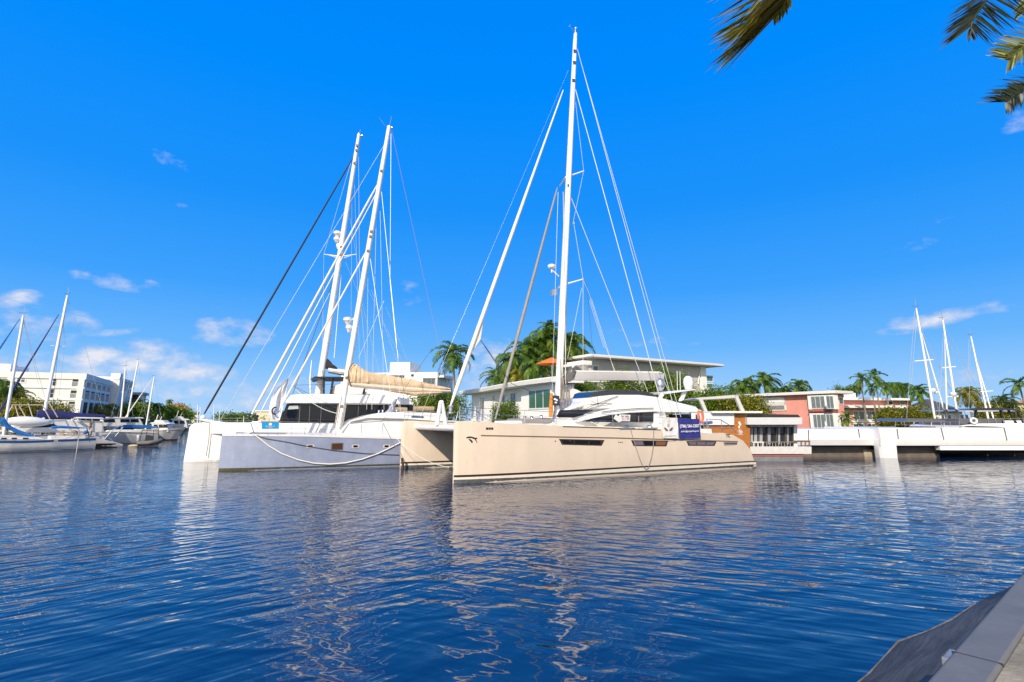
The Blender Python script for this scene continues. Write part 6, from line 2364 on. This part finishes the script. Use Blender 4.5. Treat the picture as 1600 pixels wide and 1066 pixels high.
# ------------------------------------------------------------------ boats along the left bank
BLUEC = material('bright blue sail cover', (.012, .17, .52), .7, var=.3, vscale=3, bump=.02, bscale=4)
NAVYC = material('navy sail cover', (.012, .018, .13), .7, var=.3, vscale=3, bump=.02, bscale=4)
BLUES = material('blue hull stripe', (.02, .09, .26), .4)
S, Lp = ground(146, 702.5), ground(0, 707)
d = (S - Lp).normalized()
o_ = S - d * 13.2
sf = Frame(o_.x, o_.y, math.degrees(atan2(d.y, d.x)))
sl_ = sf.thing('sloop', 'white sloop with a blue stripe and bright blue sail cover, nearest moored boat', 'sailboat')
zs = sf.p(60, 688, -1.5).z
SP = [(0, .06), (1.5, .7), (4, 1.4), (7, 1.7), (10, 1.55), (13.2, 1.0)]
sh = Hull(SP, [(0, zs + .35), (4, zs + .12), (8, zs), (12.2, zs + .05), (13.2, zs + .1)], ((-.5, .3), (-.1, .75), (0, .82), (.4, .95), (1, 1)))
hA = sh.mesh(30).build('hull', material('weathered white hull', (.66, .65, .63), .4, var=.22, vscale=1.2), sl_)
b = MB()
sh.patch(b, [(.05, zs + .33), (4, zs + .10), (8, zs - .02), (13.1, zs + .07)], [(.05, zs + .08), (4, zs - .12), (8, zs - .22), (13.1, zs - .12)], .015, -1, 24)
b.build('blue_stripe', BLUES, hA)
b = MB()
sh.patch(b, [(.05, .13), (13, .13)], [(.05, -.1), (13, -.1)], .012, -1, 24)
b.build('boot_stripe', NAVYC, hA)


def sp_(px, py, v=0.0):
    return sf.p(px, py, v)


b = MB()
b.prism([(x.x, -.9, x.z) for x in (sp_(-20, 687, -.9), sp_(-14, 678, -.9), sp_(20, 681.5, -.9), sp_(60, 683, -.9), sp_(72, 687, -.9))], (0, 1.8, 0))
cabA = b.build('cabin_trunk', WHITE_DULL, sl_, bevel=.05)
for x in (2, 18, 36):
    q0, q1 = sp_(x, 684.2, -.92), sp_(x + 8, 686.3, -.92)
    MB().box(q0.x, q1.x, -.93, -.88, q1.z, q0.z).build('cabin_window', GLASS_DARK, cabA)
b = MB()
q0, q1 = sp_(78, 687, -1.1), sp_(135, 679, -1.1)
b.box(q0.x, q1.x, -1.1, 1.1, q0.z, q0.z + .32)
b.build('cockpit_coaming', WHITE_DULL, sl_, bevel=.05)
rail(sl_, [(u, -interp(SP, u) + .08, sh.zt(u)) for u in (1, 4, 7, 10, 13)], .6, 8)
rail(sl_, [(u, interp(SP, u) - .08, sh.zt(u)) for u in (1, 4, 7, 10, 13)], .6, 8)
b = MB()
r = random.Random(3)
for k in range(16):
    p = sp_(r.uniform(84, 132), r.uniform(674, 683), r.uniform(-.9, .9))
    s = r.uniform(.08, .22)
    b.hexa([p + Vector(q) * s for q in ((-1, -1, -1), (1, -1, -1), (1, 1, -1), (-1, 1, -1), (-1, -1, .6), (1, -1, .6), (1, 1, .8), (-1, 1, .8))])
b.build('deck_gear', material('tan deck gear', (.50, .42, .32), .8, var=.5, vscale=3), sl_)
boom_mesh(sp_, [(2, 652), (8, 652), (14, 664), (30, 672), (50, 679), (62, 682)], [(0, 664), (4, 667), (12, 671), (30, 680), (50, 683.5), (61, 684.5)], lambda t: .30 - .14 * t, n=16).build('sail_cover', BLUEC, sl_)
boom_mesh(sp_, [(80, 666), (95, 664.8), (120, 667), (136, 668.5)], [(81, 670.5), (95, 669.5), (120, 670), (135, 669.5)], lambda t: .18).build('rolled_awning', BLUEC, sl_)
rigged(sl_, sp_, ((5, 682), (36.5, 493)), ((-28, 585), (31, 498), BLUEC), ((23, 574, 32, 573),), ((36, 496, 75, 640), (36, 496, 20, 570), (36, 500, 60, 600), (20, 574, 8, 660)), .15, None, .09)
b = MB()
b.ball(sp_(134, 675.5, -1.15), .22, .16, .18, 10, 8)
b.build('fender', BLUEC, sl_)
b = MB()
for k in range(9):
    p = sp_(140 + r.uniform(-4, 4), r.uniform(668, 690), -1 + r.uniform(-.2, .3))
    b.tube([p, p + Vector((r.uniform(-.3, .3), r.uniform(-.1, .1), r.uniform(.3, .7)))], .05, 6)
b.build('stern_gear', material('rusty stern gear', (.22, .13, .10), .7, var=.7, vscale=4), sl_)
b = MB()
b.tube([sp_(122.5, 686, -1.5), sp_(119, 709, -1.75)], .025, 6)
tag(b.build('mooring_rope', ROPE_W), 'pale mooring line dropping from the stern of the blue-striped sloop', 'rope').matrix_world = sf.m

# white catamaran with a navy sail cover, moored behind the sloop
S = at(189, 700, 60)
cf = Frame(S.x - d.x * 14, S.y - d.y * 14, math.degrees(atan2(d.y, d.x)))
cb = cf.thing('sailing_catamaran', 'white catamaran with a long navy blue sail cover, moored behind the blue-striped sloop', 'catamaran')
zc = cf.p(150, 681.5, -.7).z
CP = [(0, .06), (2, .5), (5, .8), (11, .8), (14, .7)]
CT = [(0, zc + .2), (11.6, zc), (12.0, zc - .3), (13.3, .55), (14, .3)]
HGC = material('pale grey gelcoat', (.60, .59, .58), .35, var=.1)
for vc in (0, 5.6):
    hh = Hull(CP, CT, vc=vc)
    ho_ = hh.mesh(28).build('hull', HGC, cb)
    b = MB()
    hh.patch(b, [(8.6, .34), (9.2, .5), (13.4, .42)], [(8.6, -.05), (13.6, -.05)], .02, -1, 10)
    b.build('dark_boot_top', BLACK, ho_)
MB().prism([(3.5, .5, .8), (3.5, .5, zc), (12.5, .5, zc - .1), (12.5, .5, .7)], (0, 4.6, 0)).build('bridge_deck', WHITE_DULL, cb)


def cpx(px, py, v=.8):
    q = cf.p(px, py, v)
    return (q.x, v, q.z)


b = MB()
b.prism([cpx(x, y) for x, y in ((18, 676), (22, 662), (40, 655), (80, 655.5), (118, 656), (160, 658), (164, 676))], (0, 4.0, 0))
cabC = b.build('coach_house', WHITE_DULL, cb, bevel=.08)
b = MB()
b.prism([cpx(x, y, .78) for x, y in ((50, 662), (84, 662.5), (95, 668), (30, 668))], (0, .05, 0))
b.build('cabin_window', GLASS_DARK, cabC)
b = MB()
b.prism([cpx(x, y, .78) for x, y in ((120, 659), (128, 659), (140, 667), (131, 667))], (0, .05, 0))
b.build('window', material('grey window', (.22, .25, .29), .1), cabC)
b = MB()
b.prism([cpx(x, y, .5) for x, y in ((118, 654), (121, 651.8), (160, 652.5), (164, 655))], (0, 4.6, 0))
b.build('cockpit_roof', WHITE, cb, bevel=.04)
for x in (143, 160):
    b = MB()
    b.tube([cpx(x, 681, .7), cpx(x + 1, 654, .7)], .05, 6)
    b.build('roof_post', STEEL, cb)
# upturned dinghy on the foredeck side of the rig
b = MB()
rows = []
for i in range(13):
    t = i / 12
    w = .55 * sin(pi * min(1, .12 + t * .88)) ** .6
    c = Vector(cpx(lerp(12, 82, t), lerp(658, 660.5, t), -.2))
    rows.append([c + Vector((0, w * cos(k * pi / 5), w * .95 * sin(k * pi / 5))) for k in range(10)])
b.grid(rows, close=True)
b.f += [tuple(range(10)), tuple(range(120, 130))]
dg_ = tag(b.build('dinghy', WHITE), 'small white dinghy hung up beside the navy sail cover', 'dinghy')
dg_.matrix_world = cf.m


def cm_(px, py, v=2.8):
    return cf.p(px, py, v)


boom_mesh(cm_, [(57, 646), (60, 639.5), (85, 641), (120, 645), (165, 648)], [(57, 652), (60, 654), (85, 654), (120, 655), (164, 654.5)], lambda t: .34 - .1 * t, n=18).build('sail_cover', NAVYC, cb)
rigged(cb, cm_, ((64, 672), (105.5, 462)), ((-6, 652), (92, 491), NAVYC), ((87, 541, 102, 542), (84, 540, 79, 541)), ((105, 465, 134, 545), (134, 545, 160, 640), (98, 480, 101, 541), (101, 541, 90, 640), (86, 541, 70, 640), (95, 500, 82, 640)), .20, None, .10)
b = MB()
for (x0, y0, x1, y1) in ((20, 633, 8, 655), (24, 634, 30, 655), (44, 630, 52, 655), (66, 632, 78, 655), (76, 628, 90, 652), (30, 634, 42, 655), (18, 633, 66, 633)):
    b.tube([cm_(x0, y0, -.2), cm_(x1, y1, -.2)], .05, 6)
b.build('davit_frame', material('cream davit tubes', (.60, .50, .38), .5), cb)
b = MB()
for (x0, y0, x1, y1) in ((160, 690, 176, 672), (176, 672, 190, 664), (184, 697, 171, 684), (180, 682, 192, 668)):
    b.tube([cpx(x0, y0, -.3), cpx(x1, y1, -.3)], .05, 6)
b.build('stern_ladder', STEEL, cb)

# motor yachts and tender
def motor_yacht(fr, L, W, zh, label, side, hullm, px_roof, px_win, py_roof, canvas=None, fly=False, name='motor_yacht'):
    t = fr.thing(name, label, 'motor yacht')
    pl = [(0, .08), (L * .12, W * .45), (L * .3, W * .85), (L * .5, W), (L, W * .92)]
    tp = [(0, zh + .75), (L * .3, zh + .35), (L * .55, zh + .1), (L * .95, zh), (L, zh - .05)]
    h = Hull(pl, tp, ((-.5, .4), (0, .72), (.35, .84), (.8, .97), (1, 1)), rake=1.1)
    hh = h.mesh(24).build('hull', hullm, t)
    b = MB()
    h.patch(b, [(L * .1, zh * .12), (L, zh * .12)], [(L * .1, -.05), (L, -.05)], .012, side, 16)
    b.build('boot_stripe', BLACK, hh)
    b = MB()
    h.patch(b, [(L * .05, zh + .5), (L * .3, zh + .27), (L, zh - .1)], [(L * .05, zh + .42), (L * .3, zh + .2), (L, zh - .17)], .03, side, 16)
    b.build('rubbing_strake', material('tan strake', (.35, .27, .20), .6), hh)
    v0 = side * W * .72

    def q(px, py, v=v0):
        k = fr.p(px, py, v)
        return (k.x, v, k.z)
    a, c = px_roof
    yb = py_roof + 14
    b = MB()
    b.prism([q(a, yb), q(a + (c - a) * .04, py_roof + 1), q(c - (c - a) * .06, py_roof + 1), q(c + (c - a) * .06, yb)], (0, -2 * v0, 0))
    cab = b.build('cabin', WHITE_DULL, t, bevel=.05)
    b = MB()
    b.prism([q(a - 2, py_roof + 1.2, v0 * 1.06), q(a, py_roof - .8, v0 * 1.06), q(c + 1, py_roof - .5, v0 * 1.06), q(c + 4, py_roof + 1.6, v0 * 1.06)], (0, -2.12 * v0, 0))
    b.build('roof', WHITE, cab, bevel=.03)
    for (x0, x1) in px_win:
        b = MB()
        b.prism([q(x0, py_roof + 2.6, v0 * 1.02), q(x1, py_roof + 2.6, v0 * 1.02), q(x1 + 1, py_roof + 7.5, v0 * 1.02), q(x0, py_roof + 7.5, v0 * 1.02)], (0, -.06 * side, 0))
        b.build('cabin_window', GLASS_DARK, cab)
    if canvas:
        b = MB()
        x0, x1, y0, y1 = canvas
        b.prism([q(x0, y1, v0 * 1.1), q(x0 + 2, y0, v0 * 1.1), q(x1 - 6, y0 + .3, v0 * 1.1), q(x1, y1, v0 * 1.1)], (0, -2.2 * v0, 0))
        b.build('blue_canvas', BLUEC, t)
    if fly:
        b = MB()
        b.prism([q(a + 4, py_roof - .6), q(a + 6, py_roof - 4.5), q(c - 8, py_roof - 4), q(c - 4, py_roof - .6)], (0, -2 * v0, 0))
        b.build('fly_bridge', WHITE_DULL, cab, bevel=.05)
        b = MB()
        b.tube([q(a + 8, py_roof - 4, 0), q(a + 11, py_roof - 13, 0)], .06, 6)
        b.tube([q(a + 14, py_roof - 4, 0), q(a + 17, py_roof - 10, 0)], .04, 6)
        b.build('aerial', MASTW, cab)
    rail(t, [(u, side * h.w(u) * .92, h.zt(u)) for u in (L * .05, L * .2, L * .4, L * .6)], .6, 6)
    return t


S = at(242, 692, 69)
mf1 = Frame(S.x - d.x * 10, S.y - d.y * 10, math.degrees(atan2(d.y, d.x)))
motor_yacht(mf1, 10, 1.7, mf1.p(215, 676.5, -1.6).z, 'white motor yacht with a long flat roof and blue canvas over its stern', -1, WHITE_DULL, (160, 222), ((162, 179), (188, 202), (204, 216)), 652.5, (190, 242, 664, 668.5))
S = ground(289, 687.5)
ang2 = 196
mf2 = Frame(S.x, S.y, ang2)
motor_yacht(mf2, 8.5, 1.6, mf2.p(262, 673, 1.4).z - .25, 'grey-white motor yacht with a raised flared bow, past the tender', 1, material('grey white hull', (.52, .51, .50), .45, var=.15), (236, 262), ((240, 246), (248, 254), (255, 261)), 661, (222, 248, 666, 669), True)
S = at(289, 684, 118)
mf3 = Frame(S.x, S.y, 205)
motor_yacht(mf3, 9, 1.5, mf3.p(280, 668, 1.2).z, 'far white motor yacht showing behind the white catamaran bow', 1, WHITE_DULL, (268, 292), ((272, 278), (281, 288)), 655, None, True)

tf2 = Frame(*ground(214, 697.5).to_2d(), 12)
td = tf2.thing('tender', 'small dark tender with a white outboard engine, between the motor yachts', 'tender')
TUBE = material('grey inflatable tube', (.16, .155, .15), .7, var=.3)
L_ = tf2.p(250, 694, 0).x
b = MB()
b.tube([(.3, -.7, .35), (L_ * .6, -.75, .38), (L_ * .9, -.45, .5), (L_, 0, .6), (L_ * .9, .45, .5), (L_ * .6, .75, .38), (.3, .7, .35)], [.2, .24, .24, .22, .24, .24, .2], 10)
b.build('tube', TUBE, td)
MB().box(.3, L_ * .85, -.6, .6, .05, .3).build('floor', BLACK, td)
b = MB()
b.prism([(L_ * .35, -.3, .3), (L_ * .38, -.3, 1.2), (L_ * .6, -.3, 1.1), (L_ * .65, -.3, .3)], (0, .6, 0))
b.build('console', BLACK, td)
b = MB()
for s in (-.65, .65):
    b.tube([(L_ * .2, s, .4), (L_ * .25, s, 1.7), (L_ * .75, s, 1.7), (L_ * .8, s, .4)], .03, 6)
b.tube([(L_ * .25, -.65, 1.7), (L_ * .25, .65, 1.7)], .03, 6)
b.tube([(L_ * .75, -.65, 1.7), (L_ * .75, .65, 1.7)], .03, 6)
b.build('tee_top_frame', BLACK, td)
MB().box(L_ * .22, L_ * .78, -.66, .66, 1.72, 1.78).build('tee_top', material('black top cloth', (.03, .03, .03), .8), td)
b = MB()
b.lathe([(.05, 0), (.16, .05), (.2, .4), (.18, .62), (.05, .68)], (0, 0, .55), 10)
b.tube([(0, 0, .6), (-.05, 0, -.3)], .07, 8)
b.build('outboard_engine', WHITE, td)
b = MB()
b.ball((-.2, -.4, .05), .55, .3, .18, 10, 6)
tag(b.build('float', material('tan foam float', (.55, .45, .28), .8)), 'tan float lying in the water under the tender engine', 'float').matrix_world = tf2.m

# three bare-masted sloops moored further back
for (bx, by, tx, ty, Y, lab, sail) in ((187, 660, 196.3, 574, 74.5, 'sloop with the thinnest bare mast, behind the long-roofed motor yacht', None), (196, 660, 215.8, 564, 78, 'sloop with the tallest bare mast, behind the long-roofed motor yacht', None), (226.5, 668, 241, 589, 82, 'sloop with a slanting furled sail, behind the blue canvas', ((188, 664), (238, 592)))):
    q = at(bx, by, Y)
    f_ = Frame(q.x, q.y, math.degrees(atan2(d.y, d.x)))
    t_ = f_.thing('sloop', lab, 'sailboat', 'sloops moored behind the motor yachts')
    Hull([(-3.5, .05), (-2, .7), (1, 1.2), (4.5, .8)], [(-3.5, 1.3), (4.5, 1.05)], ((-.5, .3), (0, .8), (1, 1))).mesh(12).build('hull', WHITE_DULL, t_)
    MB().prism([(-1.5, -.6, 1.1), (-1.2, -.6, 1.5), (1.8, -.6, 1.45), (2, -.6, 1.1)], (0, 1.2, 0)).build('cabin_trunk', WHITE_DULL, t_, bevel=.04)
    MB().tube([f_.p(bx, 664, 0) + Vector((.1, 0, -.3)), f_.p(bx, 664, 0) + Vector((3.5, 0, -.3))], .10, 8).build('boom', BLUEC, t_)
    rigged(t_, lambda x, y, f_=f_: f_.p(x, y, 0), ((bx, by + 8), (tx, ty)), sail, ((lerp(bx, tx, .55) - 3, lerp(by, ty, .55), lerp(bx, tx, .55) + 4, lerp(by, ty, .55)),), ((tx, ty + 2, tx + 12, by - 8), (tx, ty + 2, bx - 16, by)), .13, None, .09)

# boats far down the canal
for k, (px, py, top, Y, lab) in enumerate(((309, 664, 633, 150, 'nearest of the far masts, seen just past the forestay foot'), (313, 662, 636, 165, 'second far mast, beside the forestay foot'), (334, 658, 633, 260, 'far mast standing clear in the middle of the canal'), (343, 658, 641, 270, 'short far mast before the shore trees'), (381, 658, 650, 230, 'very small far sailboat below the thin stay'))):
    q = at(px, py, Y)
    f_ = Frame(q.x, q.y, 30)
    t_ = f_.thing('far_sailboat', 'tiny sailboat, ' + lab, 'sailboat', 'sailboats far down the canal')
    Hull([(-5, .1), (-3, 1.0), (0, 1.5), (5, 1.1)], [(-5, 1.6), (5, 1.3)]).mesh(8).build('hull', WHITE_DULL, t_)
    MB().tube([(0, 0, 1), f_.p(px, top, 0)], [.17, .12], 6).build('mast', MASTW, t_)

# ------------------------------------------------------------------ palms on the quay whose fronds hang into the view
FRONDA = leaf_material('yellow palm frond', (.04, .045, .006), (.28, .26, .04), (.48, .38, .05), .5)  # leaf colours run from dark olive to yellow
FRONDB = leaf_material('shaded palm frond', (.004, .009, .003), (.010, .02, .006), (.03, .045, .010), .06)  # near-black colour stands in for fronds seen in shade
FRONDC = leaf_material('pale palm frond', (.04, .07, .012), (.17, .20, .04), (.45, .40, .12), .42)


def feather(path, sides, nl, lw, mat, parent, seed, rib=.018, name='frond', start=.12):
    """A frond along path; sides = list of (direction, length at base, length at tip, spread) for its rows of leaflets."""
    r = random.Random(seed)
    e = MB()
    e.tube(path, [rib] * (len(path) - 1) + [rib * .3], 6)
    n = len(path) - 1
    P = [Vector(p) for p in path]
    for (dv, l0, l1, spread) in sides:
        dv = Vector(dv).normalized()
        for k in range(nl):
            t = start + (1 - start) * (k + r.random() * .6) / nl
            x = t * n
            i = min(int(x), n - 1)
            q = P[i].lerp(P[i + 1], x - i)
            tg = (P[i + 1] - P[i]).normalized()
            dd = (dv + tg * spread * (.4 + t) + Vector((r.gauss(0, 1), r.gauss(0, 1), r.gauss(0, 1))) * .06).normalized()
            l = lerp(l0, l1, t) * r.uniform(.8, 1.1)
            w = tg.cross(dd).cross(dd).normalized()
            wv = (w * r.uniform(.6, 1) + tg.cross(dd).normalized() * r.uniform(-.5, .5)).normalized() * lw * .5
            g = Vector((0, 0, -1)) * l * .12 * r.uniform(.2, 1.4)
            pts = [(0, .35), (.18, 1), (.5, .9), (.8, .5), (1, .03)]
            ring = []
            for s, ww in pts:
                c = q + dd * l * s + g * s * s
                ring.append((c - wv * ww, c + wv * ww))
            vs = [p for pr in ring for p in pr]
            e.add(vs, [(2 * j, 2 * j + 1, 2 * j + 3, 2 * j + 2) for j in range(len(pts) - 1)])
    return e.build(name, mat, parent, smooth=False, recalc=False)


def quay_palm(base, crown, label):
    o = bpy.data.objects.new('palm_tree', None)
    col.objects.link(o)
    o.location = base
    tag(o, label, 'palm tree')
    b = MB()
    b.tube([(0, 0, 0), (.05, 0, .4), (.02, .03, (crown.z - base.z) * .5), (crown.x - base.x, crown.y - base.y, crown.z - base.z)], [.24, .17, .14, .12], 12)
    b.build('trunk', TRUNK, o)
    return o


def loc(o, px, py, Y):
    return at(px, py, Y) - o.location


A0, AC = Vector((3.75, 1.3, 1.44)), Vector((3.7, 1.5, 9.0))
pa = quay_palm(A0, AC, 'palm on the quay whose yellow ragged frond hangs into the top of the view')
tip = loc(pa, 1185, 42, 5.6)
path = [AC - A0, loc(pa, 1310, -170, 3.6), loc(pa, 1256, -60, 4.7), loc(pa, 1232, -8, 5.1), loc(pa, 1214, 24, 5.3), loc(pa, 1198, 38, 5.4)]
dirA = loc(pa, 1120, 84, 5.7) - loc(pa, 1205, 22, 5.4)
feather(path, [(dirA, .95, .72, .12), (dirA + Vector((0, .1, -.02)), .9, .70, .25), (dirA + Vector((-.15, 0, .22)), 1.1, .6, .05)], 44, .038, FRONDA, pa, 4, .014, start=.18)
dirA2 = loc(pa, 1232, 30, 5.2) - loc(pa, 1226, 0, 5.1)
feather([loc(pa, 1236, -14, 5.12), loc(pa, 1226, 6, 5.2), loc(pa, 1210, 28, 5.35)], [(dirA2, .13, .10, .3)], 12, .035, FRONDA, pa, 5, .008)
for k, (ax, ln) in enumerate(((3.4, 2.8), (4.3, 3.0), (5.2, 2.8), (0.2, 2.6), (2.6, 2.4))):
    h_ = Vector((cos(ax), sin(ax), 0))
    c = AC - A0
    p_ = [c, c + h_ * ln * .4 + Vector((0, 0, .5)), c + h_ * ln * .8 + Vector((0, 0, .3)), c + h_ * ln + Vector((0, 0, -.3))]
    sd = Vector((-h_.y, h_.x, -.3))
    feather(p_, [(sd, .7, .3, .6), (Vector((h_.y, -h_.x, -.3)), .7, .3, .6)], 26, .05, FRONDA, pa, 20 + k)
B0 = Vector((8.4, 6.2, 1.44))
BC = at(1705, -70, 6.4)
pb_ = quay_palm(B0, BC, 'palm on the quay with dark and pale fronds reaching in at the upper corner')
c = BC - B0


def V(a, b_):
    return loc(pb_, *b_) - loc(pb_, *a)


feather([c, loc(pb_, 1620, -70, 6.2), loc(pb_, 1565, -30, 6.1), loc(pb_, 1542, 0, 6.0), loc(pb_, 1526, 22, 6.0), loc(pb_, 1516, 42, 6.0)],
        [(V((1535, 8, 6), (1462, 40, 6.1)), .95, .42, .22), (V((1535, 8, 6), (1590, 30, 6.1)), .85, .36, .25)], 66, .024, FRONDB, pb_, 7, .013, start=.12)
feather([loc(pb_, 1519, 34, 6.0), loc(pb_, 1517, 44, 6.0), loc(pb_, 1515.5, 46, 6.0)], [(V((1516, 44, 6), (1526, 71, 6)), .24, .2, 0), (V((1516, 44, 6), (1510, 72, 6)), .2, .2, 0)], 3, .045, FRONDB, pb_, 8, .008)
feather([c, loc(pb_, 1660, 10, 6.2), loc(pb_, 1618, 56, 6.0), loc(pb_, 1600, 72, 5.9), loc(pb_, 1586, 84, 5.9), loc(pb_, 1578, 94, 5.9)],
        [(V((1596, 76, 5.9), (1556, 62, 6.0)), .42, .26, .1), (V((1590, 84, 5.9), (1584, 114, 5.9)), .30, .2, .1), (V((1590, 84, 5.9), (1570, 80, 5.8)), .3, .16, .1)], 60, .024, FRONDC, pb_, 9, .012, start=.14)
feather([c, loc(pb_, 1680, 60, 6.2), loc(pb_, 1640, 120, 6.0), loc(pb_, 1604, 138, 5.9), loc(pb_, 1585, 150, 5.9), loc(pb_, 1572, 160, 5.9)],
        [(V((1590, 146, 5.9), (1548, 138, 6.0)), .46, .28, .15), (V((1590, 146, 5.9), (1598, 172, 5.9)), .30, .16, .3), (V((1590, 146, 5.9), (1560, 128, 5.9)), .3, .16, .1)], 54, .026, FRONDB, pb_, 10, .012, start=.14)
feather([c, loc(pb_, 1668, -60, 6.6), loc(pb_, 1618, -20, 6.8), loc(pb_, 1604, 4, 6.8), loc(pb_, 1599, 20, 6.8)],
        [(V((1600, 0, 6.8), (1574, 6, 6.8)), .36, .24, .6), (V((1600, 0, 6.8), (1620, 20, 6.8)), .3, .2, .5)], 38, .028, FRONDC, pb_, 11, .012, start=.14)
for k, (ax, ln) in enumerate(((0.1, 2.8), (5.9, 2.9), (5.4, 2.8), (4.9, 2.6), (0.5, 2.4))):
    h_ = Vector((cos(ax), sin(ax), 0))
    p_ = [c, c + h_ * ln * .4 + Vector((0, 0, .5)), c + h_ * ln * .8 + Vector((0, 0, .3)), c + h_ * ln + Vector((0, 0, -.3))]
    feather(p_, [(Vector((-h_.y, h_.x, -.3)), .7, .3, .6), (Vector((h_.y, -h_.x, -.3)), .7, .3, .6)], 26, .05, FRONDC, pb_, 40 + k)
